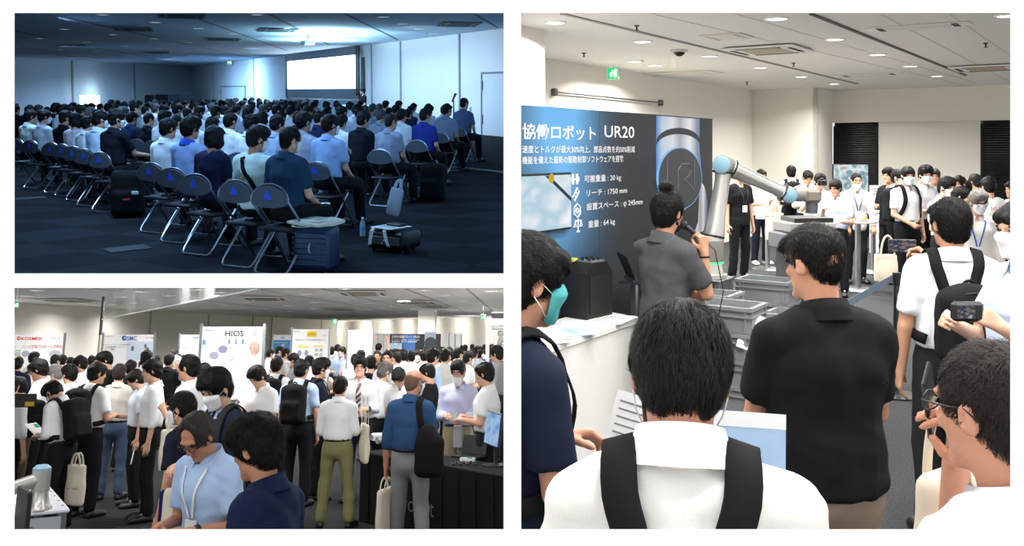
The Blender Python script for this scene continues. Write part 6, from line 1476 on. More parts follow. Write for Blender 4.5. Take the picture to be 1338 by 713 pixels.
def blob(t, X, Z, x, y, rx, ry, c, name='panel_picture'):
    m = MB(); n = 14; vs = [(X(x + rx * math.cos(2 * math.pi * i / n)), -.034, Z(y + ry * math.sin(2 * math.pi * i / n))) for i in range(n)]
    m.quads(vs + [(a, -.0325, c_) for a, b, c_ in vs], [tuple(reversed(range(n))), tuple(range(n, 2 * n))] + [(i, (i + 1) % n, n + (i + 1) % n, n + i) for i in range(n)])
    return obj(name, m, mat('print_' + c, c, .6, var=.06, bscale=9), t)
t, X, Z = panel_stand(14, 85, 437, 55, 'white display panel headed with red lettering and red hand-changer slogan', htext='KOSMEK', hcol='d3262c', hpos=(29, 440, 57, 444), lines=[('ハンド交換でロボット汎用化', 31, 83, 454.5, 4.2, 'c23a63'), ('ロボット用', 67, 79, 442, 2, '6a6d72'), ('ハンドチェンジ', 67, 80, 444.6, 2, '6a6d72')], pics=[(20, 457, 30, 459, '9fd3b0'), (20, 460, 30, 462, '8fd0dd'), (20, 462.5, 30, 464.5, 'e2a27a'), (14, 452, 23, 455, '8fd0dd')])
blob(t, X, Z, 26, 441.8, 2.3, 2.6, 'd3262c', 'brand_mark'); blob(t, X, Z, 26.3, 441.8, 1.2, 1.6, 'eef0f1', 'brand_mark'); blob(t, X, Z, 37, 462, 5, 4, 'a9a8b5'); blob(t, X, Z, 75, 462, 8, 5, 'b7b5c4')
t, X, Z = panel_stand(135.5, 202.5, 437, 66, 'white display panel headed with blue SMC lettering and round blue mark', htext='SMC', hcol='2c66b5', hpos=(167, 438.5, 180, 444.5), lines=[('Collaboration', 138, 149, 440, 2, '7a7d82'), ('エアグリッパの製品群', 139, 172, 451, 2, '6a6d72'), ('小型軽量ハンド', 139, 165, 454, 2, '6a6d72'), ('小型・軽量', 190, 201, 442, 2, '6a6d72'), ('ロボット用機器', 139, 152, 457, 1.8, '6a6d72')], pics=[(168, 446, 202, 470, 'c9d5e6')])
blob(t, X, Z, 175.5, 455, 2, 3.5, '5d6470'); blob(t, X, Z, 192, 452, 1.6, 3, '5d6470'); blob(t, X, Z, 195, 455, 2.6, 1.6, '6d7480')
blob(t, X, Z, 163.5, 441.5, 3.1, 3.4, '2c66b5', 'brand_mark'); blob(t, X, Z, 164.2, 441.2, 1.3, 1.6, 'e4ebf3', 'brand_mark')
panel_stand(235.5, 272, 437, 52, 'narrow white display panel half hidden behind the panel with heavy black lettering', htext='NITTO', hcol='2f57a6', hpos=(253, 439.5, 268, 442.5), lines=[('Collaboration', 238, 248, 440, 1.8, '7a7d82'), ('電動ドライバ', 238, 256, 450, 1.8, '6a6d72'), ('自動ねじ締め', 238, 258, 455, 1.8, '6a6d72')])
t, X, Z = panel_stand(264, 346, 426.5, 92, 'large white display panel headed with heavy black lettering', htext='HIOS', hcol='17181a', hpos=(295, 431, 319, 439), lines=[('Collaborative', 268, 282, 432, 2.2, '6a6d72'), ('電動ドライバーのトルク管理', 301, 329, 456, 2.6, '5aa7cf'), ('電動ドライバー', 303, 322, 471, 2.4, '5aa7cf'), ('ねじ締め', 330, 338, 433, 2.2, '6a6d72'), ('自動化', 331, 340, 438, 2.2, '6a6d72')], pics=[(265, 442.5, 346, 443.1, 'd0d4d6'), (266, 444, 278, 454, 'cfdcea'), (267, 444, 271, 450, '79c0dc'), (294, 443, 325, 449, 'd5deea'), (300, 443, 303, 449, '8fcbe2'), (309, 443, 312, 449, '8fcbe2'), (318, 443, 321, 449, '8fcbe2')])
blob(t, X, Z, 335, 454.5, 6.5, 9.5, 'e59a78'); blob(t, X, Z, 335, 454.5, 6.0, 9.0, 'f0d3c4'); blob(t, X, Z, 294, 456, 6, 5, '8f8aa8'); blob(t, X, Z, 283, 464, 6, 5, 'a5a0b8')
panel_stand(357, 381, 437.5, 44, 'blue and white display panel behind the speakers in dark suits', body=(444, '3d86bd'), lines=[('Robot Palette', 359, 376, 448, 1.6, 'dfeaf2'), ('協働', 367, 372, 442, 2, '4a63a8')], pics=[(369, 449, 373, 452, 'cbb2b8')])
t, X, Z = panel_stand(382, 431, 430, 62, 'white display panel headed with a yellow block', htext='KEYENCE', hcol='5b5410', hpos=(403, 435, 413, 437.5), hsize=.05, lines=[('Collaborative', 384, 392, 433.5, 1.8, '6a6d72'), ('協働ロボット向け画像処理カメラ', 387, 427, 445, 2.2, '8a8d92'), ('デジタル画像センサ', 420, 429, 439, 1.6, '6a6d72')], pics=[(402, 432.5, 414, 440, 'e8cf33'), (390, 450, 398, 451, 'ead94a'), (391, 452, 405, 453.8, 'ead94a'), (411, 451.3, 424, 452.8, 'ead94a'), (413, 455, 417, 459, 'b3b5ba'), (419, 455, 423, 459, 'a3a5aa'), (413, 461, 417, 465, 'a3a5aa'), (419, 461, 423, 465, 'b3b5ba')])
for bx in (393, 402): blob(t, X, Z, bx, 461, 2.5, 4, '8f93b0')
panel_stand(454.5, 488, 431, 58, 'white display panel with small dark lettering and pictures of columns', htext='HCC', hcol='232427', hpos=(472, 435, 480, 438), hsize=.05, lines=[('ロボット', 465, 470, 437, 2, '6a6d72'), ('Collab', 457, 463, 434.5, 2, '6a6d72'), ('協働ロボットの導入', 458, 472, 444, 1.8, '6a6d72'), ('周辺機器', 458, 463, 447, 1.8, '6a6d72')], pics=[(462, 452, 465, 459, 'b5b8cc'), (467, 452, 470, 459, 'c9cbd8'), (474, 451, 477, 459, '9fa2ad'), (479, 451, 482, 459, 'b5b8c2'), (484, 453, 486, 457, 'c4c6d4')])
# the black display wall seen from the hall
yb2 = 27.0
ab = R2.up(510, 436, yb2); bb2 = R2.up(578, 434.2, yb2 + .6); wB = bb2.x - ab.x; hB = ab.z
BW = thing(R2, 'banner_wall', 'wide black and blue display wall with white lettering at the far side of the exhibition hall', 'display wall', v3(ab.x, ab.y, 0), 0)
obj('banner_panel', MB().box((wB / 2, 0, hB / 2), (wB, .06, hB)), plastic('202227', .6), BW)
bx = lambda px: (px - 510) / 68 * wB
bz = lambda py: R2.up(540, py, yb2).z
obj('blue_print', MB().box((bx(535), -.032, bz(448)), (bx(545) - bx(527), .004, bz(436) - bz(458))), mat('print_blue_glow', '3a6da8', .6, var=.3, bscale=2.0), BW); obj('joint_print', MB().box((bx(564), -.033, bz(443)), (bx(572) - bx(557), .004, bz(435) - bz(454))), mat('print_steel', '8f9bab', .6, var=.2, bscale=3), BW); obj('cap_print', MB().lathe([(.17, 0), (.17, .004)], 24, (bx(564.5), -.036, bz(448)), Matrix.Rotation(math.pi / 2, 3, 'X')), plastic('2d3036', .5), BW)
for txt, x0, x1, yb, hp in (('次世代の協働ロボット', 512, 539, 441.3, 3.4), ('UR20', 541, 549.5, 441.2, 3.2), ('サイクルタイムを短縮、ペイロードを拡大', 512, 549, 444.6, 1.7), ('新機能を備えた駆動制御', 512, 546, 447, 1.7)): text_on('banner_text', txt, hp / (F / yb2) * 1.2, WHITEP, BW, Matrix.Translation((bx(x0), -.036, bz(yb))) @ Matrix.Rotation(math.pi / 2, 4, 'X'), width=bx(x1) - bx(x0))
sw = thing(R2, 'display_screen', 'bright screen on the black display wall of the exhibition hall', 'screen', v3(ab.x + bx(518), ab.y - .07, bz(452)), 0); obj('panel', MB().box((0, 0, 0), (bx(527) - bx(510), .03, bz(448) - bz(456))), screen_mat('screen_hall', ['b8d3e2', 'e6f0f2', '9fc0d6', 'f4f6f4'], 2.0, 1.0), sw); obj('housing', MB().box((0, .02, 0), (bx(528) - bx(509), .03, bz(447.5) - bz(456.5))), plastic('101113', .5), sw)
for x0, x1, l in ((486, 510, 'low white partition left of the black display wall'), (579, 603, 'low white partition right of the black display wall')):
    a = R2.up(x0, 435.5, yb2 + 3.5); b = R2.up(x1, 435.5, yb2 + 3.5); p = thing(R2, 'partition_wall', l, 'partition', v3(a.x, a.y, 0)); n = 3; w = (b.x - a.x) / n
    for i in range(n): obj('partition_panel', MB().box((w * (i + .5), 0, a.z / 2), (w - .01, .04, a.z)), plastic('e4e4e2', .6), p); obj('partition_post', MB().box((w * (i + 1), -.01, a.z / 2), (.03, .05, a.z)), metal('b4b7b9', .4), p)
# pillar and exit signs
pp0 = R2.up(546, 430, 33); pp1 = R2.up(568, 430, 33); struct(R2, 'wall_pillar', MB().box(((pp0.x + pp1.x) / 2, 33.4, HC2 / 2), (pp1.x - pp0.x, .8, HC2)), PL2)
for px, py, y, l in ((437, 420, 40, 'green exit sign at the far end of the exhibition hall'), (631.5, 413.5, 26, 'green exit sign beside the white overhead frame'), (21.5, 398.5, 17, 'green exit sign at the edge of the exhibition hall wall')):
    e = thing(R2, 'exit_sign', l, 'exit sign', R2.up(px, py, y), 0, sc=y / F * 6.5 / .19); exit_sign(e, 1.0, (HC2 - R2.up(px, py, y).z) / (y / F * 6.5 / .19) - .002)
# white overhead frame with hanging robot at the right
fy = 18.0; f0 = R2.up(637, 430, fy); f1 = R2.up(664, 430, fy)
fr = thing(R2, 'gantry_frame', 'white steel gantry frame with equipment hanging from it', 'gantry', v3(f0.x, fy, 0)); wg = f1.x - f0.x
zt = R2.up(640, 419, fy).z
for sx, sy in ((.0, 0), (wg * .35, .6)): obj('gantry_post', MB().box((sx, sy, zt / 2), (.07, .07, zt)), metal('d4d7d9', .4), fr)
obj('gantry_beam', MB().box((wg / 2, .0, zt), (wg + .1, .09, .09)), metal('d4d7d9', .4), fr); obj('gantry_beam', MB().box((wg / 2, .6, zt), (wg + .1, .09, .09)), metal('d4d7d9', .4), fr)
obj('camera_box', MB().box((wg * .55, .1, zt + .11), (wg * .75, .25, .12), bev=.02), plastic('1d1e21', .5), fr); obj('control_box', MB().box((wg * .55, .1, zt - .13), (wg * .7, .22, .08), bev=.015), plastic('cfd2d4', .5), fr)
for i, (dx, dz, r) in enumerate(((.62, -.24, .06), (.70, -.33, .075), (.60, -.40, .055), (.68, -.48, .05))): obj('hanging_joint', MB().lathe([(0, -r), (r * .7, -r * .8), (r, 0), (r * .7, r * .8), (0, r)], 14, (wg * dx, .1, zt + dz)), ROB, fr, smooth=60)
for px, py, rz in ((90, 391.2, 10), (347, 388.5, 10), (475, 381.5, 5), (545, 393.5, 0), (444, 403, 0), (568, 399.5, 0)): cassette(R2, HC2, px, py, .95, 1.9, rz, 'square air conditioner in the ceiling of the exhibition hall', 'ceiling air conditioners of the exhibition hall', 'd6d4cf', '9a9283')
# ------------------------------------------------------------------ visitors: pixel of head top, pixels per metre, facing, look
def vis(px, yt, s, rz, label, bag=None, **kw):
    kw.setdefault('lod', 1 if s >= 70 else 0)
    r = stand(R2, px, yt, s, rz, label, **kw)
    if bag: backpack(R2, *r, bag)
    return r
W_, LB, NV, BK, GR = 'eceeef', 'b4cbe9', '171f33', '131416', '8d8f93'
D = ('down', 'down'); HO = ('hold', 'hold'); DH = ('down', 'hold'); PHN = ('down', 'phone'); HP = ('hold', 'phone')
glw = vis(290, 526, 226, 152, 'balding man with glasses in a light blue shirt looking down at a card', lod=2, lean=6, head=(6, 32, 0), arms=HO, col='a9c2e6', hair='thin', hairc='35302e', glasses=True, pants='2b3348', strand=1800, seed=201, skin='b67f63', tuck=False)
prf = vis(366, 542, 300, 74, 'young man with curly black hair in a navy polo with white lanyard, in profile', lod=3, lean=4, head=(-4, 8, 0), arms=('hold', 'hold'), col='152042', hair='curly', pants='1a1c22', strand=7000, seed=203, skin='c08a6c', tuck=False)
lanyard(R2, *prf, 'e9ebee', badge=False); lanyard(R2, *glw, 'e9ebee', badge=True)
npo = vis(250, 511, 168, 78, 'man with a white mask in a navy polo with white piping', lod=2, head=(4, 6, 0), arms=('down', 'down'), col='141b2c', hair='short', mask='on', pants='1b1c20', strand=1500, seed=205, tuck=False)
msk = vis(305, 477, 168, 135, 'man with a white mask in a navy vest over a pale blue shirt', lod=2, lean=4, head=(12, 20, 0), arms=HO, col='1b2336', collarc='bcd0ea', hair='mop', mask='on', seed=207, strand=1800, pants='1b1c20')
backpack(R2, *msk, 'grey backpack of the man in the navy vest', col='2a2b2e', bag=False)
kh = vis(446, 491, 114, -4, 'man in a white shirt and khaki trousers seen from behind', lod=1, head=(0, 10, 0), arms=('hold', 'hold'), shirt='rolled', col='e6e8ea', pants='7b7a52', hair='short', seed=209, legs='wide')
bl = vis(539, 481, 134, -10, 'bald man in a dark blue long-sleeved shirt and grey trousers seen from behind', lod=1, head=(-30, 6, 0), arms=('down', 'hold'), shirt='long', col='2b4a70', pants='7d7f80', hair='bald', hairc='6a5245', glasses=True, mask='on', seed=211, legs='stride', skin='b98468')
tie = vis(472, 466, 99, 184, 'man with glasses in a light grey shirt and striped tie facing the hall', lod=1, head=(0, -2, 0), arms=HO, shirt='long', col='c9cad0', pants='1c2236', hair='mop', glasses=True, seed=213)
lav = vis(600, 471, 106, 176, 'man with glasses and chin mask in a lavender shirt', lod=1, head=(-6, 6, 0), arms=HO, shirt='long', col='b9bdd8', pants='9a8e76', hair='mop', glasses=True, mask='chin', seed=215)
wpo = vis(637, 473, 113, 75, 'stocky man in a white polo and black trousers turned to the man in lavender', lod=1, head=(0, 4, 0), arms=HO, col='e2e4e6', pants='1c1d20', hair='short', seed=217, fat=1.12)
lb = vis(395, 469, 102, -6, 'man in a light blue shirt with a black backpack seen from behind', 'boxy black backpack on the light blue shirt', lod=1, head=(-14, 0, 0), arms=('down', 'down'), col='b3cbe9', pants='17181c', hair='short', seed=219)
nvm = vis(418, 468, 100, -62, 'masked man in a navy shirt with wavy hair raising one hand', lod=1, head=(0, 4, 0), arms=('down', 'chest'), tuck=False, col='181d2c', pants='15161a', hair='curly', mask='on', seed=221); backpack(R2, *nvm, 'dark grey straps over the navy shirt of the masked man', bag=False, col='222326')
bow = vis(96, 489, 118, 70, 'young man with a mask bowing over papers, white shirt rolled at the sleeves', 'round black backpack of the young man bowing over papers', lod=1, lean=12, head=(0, 38, 0), arms=HO, shirt='rolled', col=W_, pants='141519', hair='mop', mask='on', seed=223)
vis(22, 490, 113, -10, 'man in a white long-sleeved shirt seen from behind at the white robot table', lod=1, arms=('down', 'down'), shirt='long', col=W_, pants='101115', hair='short', seed=225, head=(20, 6, 0))
vis(36, 491, 108, 70, 'masked man in a white shirt with a black shoulder bag', 'black shoulder backpack of the masked man near the robot table', head=(0, 16, 0), arms=DH, col=W_, pants='6b5f49', hair='short', mask='on', seed=227)
gl_ = vis(61, 468, 102, 95, 'man with thin glasses in a white shirt looking aside', lod=1, head=(0, 14, 0), arms=DH, col=W_, pants='17181c', hair='short', glasses=True, seed=229)
bpk = vis(128, 473, 108, -20, 'man with thick black hair and a large black backpack, white shirt', 'tall black backpack with top handle on a white shirt', lod=1, head=(-22, 4, 0), arms=DH, col=W_, pants='121318', hair='short', seed=231)
ear = vis(160, 475, 98, 8, 'man with thinning hair in a beige shirt and blue jeans, hand at his ear', lod=1, head=(14, 4, 0), arms=('ear', 'down'), col='cfccc4', pants='46546e', hair='thin', hairc='2b2523', seed=233)
vis(206, 469, 110, 112, 'man with side parting in a white long-sleeved shirt and black trousers', lod=1, head=(4, 4, 0), arms=('down', 'down'), shirt='long', col='e9ebed', pants='141519', hair='short', seed=235)
dn = vis(189, 480, 102, 118, 'man looking down at a leaflet in a pale checked shirt', lod=1, head=(0, 26, 0), arms=DH, col='d3dce8', pants='141519', hair='short', seed=237)
cl = vis(252, 463, 122, 82, 'tall man with receding hair in a white shirt, hands clasped', lod=1, head=(6, 0, 0), arms=('chest', 'chest'), shirt='rolled', col='eeeff0', pants='15161a', hair='thin', seed=239)
vis(146, 458, 80, 110, 'man in a black t-shirt with a badge looking down in front of the blue-lettered panel', head=(6, 20, 0), arms=HO, tuck=False, collar=False, col=BK, pants='141519', hair='mop', seed=241)
vis(81, 476, 92, 98, 'grey-haired man with a mask in the dense crowd', head=(0, 10, 0), arms=DH, col=W_, hair='mop', hairc='7b7a78', mask='on', seed=243)
vis(97, 477, 96, 60, 'man with thick wavy hair behind the grey-haired man', arms=DH, col='e3e4e6', hair='curly', seed=245)
vis(112, 466, 76, 100, 'man with bowl-cut hair in a white shirt below the blank wall', head=(0, 6, 0), arms=DH, col=W_, hair='mop', seed=247)
wh = vis(230, 465, 67, -50, 'white-haired man with a mask in a white shirt and black trousers', lod=1, head=(-10, 4, 0), arms=('down', 'hold'), col=W_, hair='mop', hairc='c9c8c5', mask='on', seed=249)
vis(269, 474, 100, -10, 'man in a pale blue shirt seen from behind next to the tall man', arms=DH, col='d4dff0', hair='short', seed=251)
vis(293, 462, 85, -8, 'man in a white shirt seen from behind in front of the heavy-lettered panel', arms=DH, col=W_, hair='short', hairc='201613', seed=253)
s_ = vis(334, 464, 84, 20, 'masked man in a white shirt with black straps right of the heavy-lettered panel', arms=D, col=W_, hair='short', mask='on', seed=255); backpack(R2, *s_, 'black backpack straps on the masked man by the heavy-lettered panel', bag=False)
vis(346, 474, 108, 150, 'man with a fringe looking down at his phone in a white shirt', lod=1, head=(0, 32, 0), arms=HP, col='f0f1f2', hair='mop', seed=257)
vis(363, 466, 88, -5, 'man in a white shirt with a slim black backpack', 'slim black backpack in front of the yellow block panel', arms=D, col=W_, hair='short', seed=259)
vis(354, 456, 48, -60, 'masked man in a white shirt beside the blue panel', arms=DH, col=W_, mask='on', seed=261); vis(365, 452, 47, -70, 'man in a navy suit in front of the blue panel', arms=D, shirt='jacket', tuck=False, col='1b2543', seed=263); vis(374, 455, 54, -75, 'man in a grey shirt talking beside the blue panel', arms=HO, col='a7a9a8', seed=265)
vis(386, 461, 72, 110, 'masked man in a grey vest near the yellow block panel', arms=HO, col='8c8e92', hair='short', mask='on', seed=267); vis(406, 464, 66, 40, 'man with black hair behind the masked man in navy', arms=DH, col=W_, seed=269)
vis(335, 464, 78, 0, 'dark-haired man in white behind the man looking at his phone', arms=DH, col=W_, seed=271)
vis(465, 462, 66, 0, 'man in a white polo seen from behind beside the man with the tie', arms=D, col='dedfe0', hair='short', seed=273); vis(472, 457, 64, -10, 'man with black hair in front of the column pictures', arms=D, col='d4d5d8', seed=275)
vis(486, 465, 76, 20, 'masked man in a black shirt seen from behind', arms=DH, tuck=False, collar=False, col=BK, hair='mop', mask='on', seed=277)
vis(446, 453, 50, 178, 'masked man in a light blue shirt at a demonstration table', arms=HO, col='a9c0e4', mask='on', seed=279); vis(436, 471, 50, 150, 'person with brown hair bending over a demonstration table', lean=40, arms=HO, col='c9b8a8', hairc='4a2c1e', seed=281)
vis(495, 448, 46, -10, 'man holding a camera above his head', arms=('high', 'high'), col='23262c', seed=283)
vis(501, 473, 95, -50, 'grey-haired masked man in a white shirt beside the green robot joint', head=(0, 8, 0), arms=HO, col='e6e9ec', hair='mop', hairc='56534f', mask='on', seed=285); vis(531, 472, 94, 165, 'stooping man in a white polo with a lanyard touching the table', lean=14, head=(0, 30, 0), arms=('lean', 'holdlo'), col='e9eaeb', hair='short', seed=287)
vis(563, 474, 94, 85, 'man in a black t-shirt in profile beside the man in lavender', head=(0, 10, 0), arms=DH, tuck=False, collar=False, col=BK, hair='short', seed=289)
vis(565, 456, 76, -50, 'man with glasses in a light blue shirt, beige trousers', arms=HO, shirt='long', col='b1c8ea', pants='a39a86', hair='mop', glasses=True, seed=291)
vis(582, 455, 73, -20, 'man in a beige shirt seen from behind, arm bent', arms=HO, col='d5d1c8', hair='short', mask='on', seed=293); vis(508, 457, 76, 170, 'man with cropped hair in a pale grey shirt looking at the table', arms=DH, shirt='long', col='d2d7e0', hair='crop', seed=295)
vis(528, 456, 66, 30, 'man with black hair turned away before the black display wall', arms=DH, col='dfe2e6', seed=297); vis(547, 457, 60, 175, 'masked man facing the crowd before the black display wall', arms=HO, col='d5dce8', mask='on', seed=299); vis(555, 456, 66, 10, 'man with short hair seen from behind before the silver picture', arms=DH, col='e4e7ea', seed=301)
vis(598, 454, 62, -45, 'masked man in a light blue shirt right of the black display wall', arms=DH, col='c6d6ec', mask='on', seed=303); vis(611, 459, 68, -60, 'masked man in a white shirt looking at a counter', arms=HO, col=W_, hair='mop', mask='on', seed=305); vis(619, 454, 60, -30, 'man in a grey jacket beside the gantry frame', arms=DH, shirt='jacket', col='8f9297', seed=307)
vis(638, 455, 56, 100, 'man in bright blue workwear under the gantry frame', arms=HO, shirt='long', tuck=False, col='2a4fb0', mask='on', seed=309); vis(651, 452, 76, 70, 'man in a dark grey shirt at the edge of the gantry frame', arms=DH, shirt='long', col='8b8e94', pants='23252b', hair='mop', seed=311)
vis(193, 458, 74, 0, 'man with high black hair below the blue-lettered panel', arms=D, col='e0e3e6', hair='mop', seed=313); vis(174, 470, 82, 0, 'man in dark clothes with a black pack among the white shirts', 'black pack in the middle of the crowd', arms=D, tuck=False, col='15161a', seed=315); vis(190, 469, 72, 30, 'man with short dark hair behind the side-parted man', arms=DH, col='dfe2e5', hair='crop', seed=317)
vis(27, 466, 76, 10, 'man in a navy jacket at the end of the red-lettered panel', arms=D, shirt='jacket', col='171b33', seed=319); vis(46, 472, 74, -70, 'elderly masked man with thin hair below the red slogan', arms=HO, col='dcd5d0', hair='bald', hairc='5a5350', mask='on', seed=321)
rs = random.Random(21)
FAR = [(46, 460), (51, 466), (75, 463), (85, 463), (96, 467), (108, 463), (123, 464), (132, 464), (156, 458), (157, 463), (173, 462), (181, 461), (201, 462), (207, 463), (223, 462), (229, 458), (235, 461), (242, 463), (260, 455), (434, 453), (441, 450), (449, 452), (456, 455), (494, 457), (513, 452), (523, 451), (516, 456), (536, 452), (545, 451), (550, 453), (558, 450), (566, 452), (574, 452), (579, 453), (588, 453), (593, 449), (604, 451), (608, 450), (617, 449), (624, 451), (629, 452), (633, 449), (644, 450), (648, 449), (538, 458), (520, 459), (572, 459), (590, 458), (603, 458), (627, 456)]
for px, yt in FAR:
    s = max(34, min(64, (yt - 435) / .38)) * rs.uniform(.95, 1.05); c, cn = [(W_, 'white shirt'), ('dfe4ea', 'white shirt'), (LB, 'light blue shirt'), (BK, 'black top'), ('a9abb0', 'grey shirt'), (W_, 'white shirt')][rs.randrange(6)]
    hs_, hn = [('short', 'short hair'), ('mop', 'full hair'), ('crop', 'cropped hair')][rs.randrange(3)]
    zone = 'by the left display panels' if px < 270 else 'between the middle display panels' if px < 500 else 'before the black display wall' if px < 580 else 'near the gantry frame'
    vis(px, yt, s, rs.choice((0, 20, -25, 180, 60)), 'distant visitor in a %s with %s %s' % (cn, hn, zone), arms=DH, col=c, hair=hs_, seed=400 + rs.randrange(3), group='distant visitors ' + zone, face=False, lod=0)
# ------------------------------------------------------------------ what they carry
t, inf = glw
cd = held_t(R2, t, 'card_holder', 'dark navy card holder in the hands of the balding man', 'wallet', (inf['palm'][0] + inf['palm'][1]) / 2 + v3(.0, .03, -.02), RXYZ(-40, 0, 0)); obj('holder', MB().box((0, 0, 0), (.14, .012, .18), bev=.004), mat('leather_navy', '15182e', .5, var=.05), cd); obj('card', MB().box((0, -.008, .04), (.09, .002, .055)), paper('f2f3f4'), cd)
for a in (inf['arm'][0],): wp = a[1] + (a[2] - a[1]) * .86; obj('wrist_watch', MB().lathe([(.030, -.014), (.034, -.010), (.034, .010), (.030, .014)], 18, wp, a[3].to_track_quat('Z', 'Y').to_matrix()), plastic('101114', .4), t)
tote(R2, facing(R2, R2.up(243, 638, F / 215), -8), 'cream tote bag with dark print over the arm of the balding man', w=.26, h=.34, handle=.2, seed=12)
rbg = thing(R2, 'paper_bag', 'navy paper bag with white ROBO lettering', 'bag', R2.up(225, 690, F / 205), 10); obj('bag', MB().box((0, 0, .07), (.16, .08, .30), bev=.004), paper('1a2258'), rbg); text_on('bag_print', 'ROBO', .075, WHITEP, rbg, Matrix.Translation((-.01, -.0415, .19)) @ Matrix.Rotation(math.pi / 2, 4, 'X') @ Matrix.Rotation(-math.pi / 2, 4, 'Z'))
t, inf = prf; phone(R2, t, 'black phone held by the young man in profile', inf['palm'][0] + v3(.0, .05, .0), RXYZ(-60, 10, 20), '17181b')
t, inf = kh; tote(R2, facing(R2, R2.up(477, 553, F / 112), -70), 'cream tote bag hanging from the shoulder of the man in khaki trousers', w=.28, h=.42, handle=.32, seed=14)
t, inf = bl; tote(R2, t.matrix_world @ Matrix.Translation(inf['palm'][0] + v3(-.02, .02, -.12)) @ Matrix.Rotation(math.radians(80), 4, 'Z'), 'cream tote bag with a blue disc carried low by the bald man', w=.30, h=.52, handle=.12, seed=15)
t, inf = bl; T = inf['T']; sb = held_t(R2, t, 'shoulder_bag', 'large black shoulder bag on the back of the bald man', 'bag', (0, 0, 0))
V, Fc = surface([rb((.22, -.12, .02), (.13, .09, .18), .07, T), el((.20, -.12, .2), (.08, .07, .10), T, k=.06)], .014); obj('bag', mesh_np('bag', folds(V, Fc, 8, .010, 16), Fc), cloth('0e0f11'), sb); obj('strap', mesh_np('strap', *ribbon(inf['shirt'], [T @ v3(.10, .05, .50), T @ v3(.10, -.08, .48), T @ v3(.13, -.14, .36), T @ v3(.18, -.15, .24)], .06, .008, .008)), cloth('141517'), sb)
t, inf = cl; tote(R2, facing(R2, R2.up(229, 560, F / 126), 30), 'cream tote bag hanging from the forearm of the tall man', w=.27, h=.40, handle=.26, text='automation', seed=16)
t, inf = bow; pq = (inf['palm'][0] + inf['palm'][1]) / 2; pa = held_t(R2, t, 'document', 'printed leaflets with a green corner held by the bowing young man', 'paper', pq + v3(0, .05, .06), RXYZ(-50, 0, 12)); obj('sheet', MB().box((0, 0, 0), (.21, .004, .26)), paper('e9ebec'), pa); obj('green_corner', MB().box((.06, -.003, .08), (.07, .002, .06)), paper('2f9e6a'), pa)
a = inf['arm'][0]; wp = a[1] + (a[2] - a[1]) * .85; obj('wrist_watch', MB().lathe([(.028, -.012), (.033, -.008), (.033, .008), (.028, .012)], 16, wp, a[3].to_track_quat('Z', 'Y').to_matrix()), metal('c9ccd0', .3), t)
tote(R2, facing(R2, R2.up(101, 606, F / 116), -20), 'cream tote bag hanging at the legs of the bowing young man', w=.24, h=.42, handle=.14, text='automation', seed=17)
t, inf = dn; lf = held_t(R2, t, 'leaflet', 'folded white leaflet in the hand of the man looking down', 'paper', inf['palm'][0] + v3(0, .02, -.10), RXYZ(10, 15, 0)); obj('sheet', MB().box((0, 0, 0), (.11, .006, .22)), paper('e2e5e8'), lf)
t, inf = tie; T = inf['T']; 
tm = mesh_np('necktie', *ribbon(inf['shirt'], [T @ v3(0, .08, .47), T @ v3(0, .12, .40), T @ v3(0, .14, .25), T @ v3(0, .13, .10)], .065, .006, .004))
def stripes():
    mm = bpy.data.materials.new('tie_stripes'); mm.use_nodes = True; nt = mm.node_tree; b = nt.nodes['Principled BSDF']; wv = nt.nodes.new('ShaderNodeTexWave'); wv.wave_type = 'BANDS'; wv.bands_direction = 'DIAGONAL'; wv.inputs['Scale'].default_value = 9.0; tc = nt.nodes.new('ShaderNodeTexCoord'); cr = nt.nodes.new('ShaderNodeValToRGB'); cr.color_ramp.interpolation = 'CONSTANT'; e = cr.color_ramp.elements; e[0].color = (*srgb('2c3140'), 1); e[1].position = .55; e[1].color = (*srgb('c9a03f'), 1); q = e.new(.8); q.color = (*srgb('9aa0aa'), 1)
    nt.links.new(tc.outputs['Object'], wv.inputs['Vector']); nt.links.new(wv.outputs['Fac'], cr.inputs[0]); nt.links.new(cr.outputs[0], b.inputs['Base Color']); return mm
obj('necktie', tm, stripes(), t)
a = inf['arm'][0]; wp = a[1] + (a[2] - a[1]) * .9; obj('wrist_watch', MB().lathe([(.038, -.014), (.042, -.008), (.042, .008), (.038, .014)], 16, wp, a[3].to_track_quat('Z', 'Y').to_matrix()), plastic('121316', .4), t)
t, inf = lav; cu = held_t(R2, t, 'plastic_cup', 'clear plastic cup in the hands of the man in lavender', 'cup', (inf['palm'][0] + inf['palm'][1]) / 2 + v3(0, .03, -.03)); obj('cup', MB().lathe([(0, 0), (.028, .002), (.036, .09), (.034, .09), (.026, .006)], 16), mat('cup_clear', 'e9eff2', .1, alpha=.5, spec=.7), cu)
dv = thing(R2, 'tablet_case', 'black handheld case with a yellow label at the edge of the crowd', 'case', R2.up(31, 523, F / 118), 8); obj('case', MB().box((0, 0, 0), (.25, .05, .14), bev=.012), plastic('121315', .5), dv); obj('yellow_label', MB().box((.07, -.027, -.035), (.09, .003, .045)), paper('d0a73a'), dv)
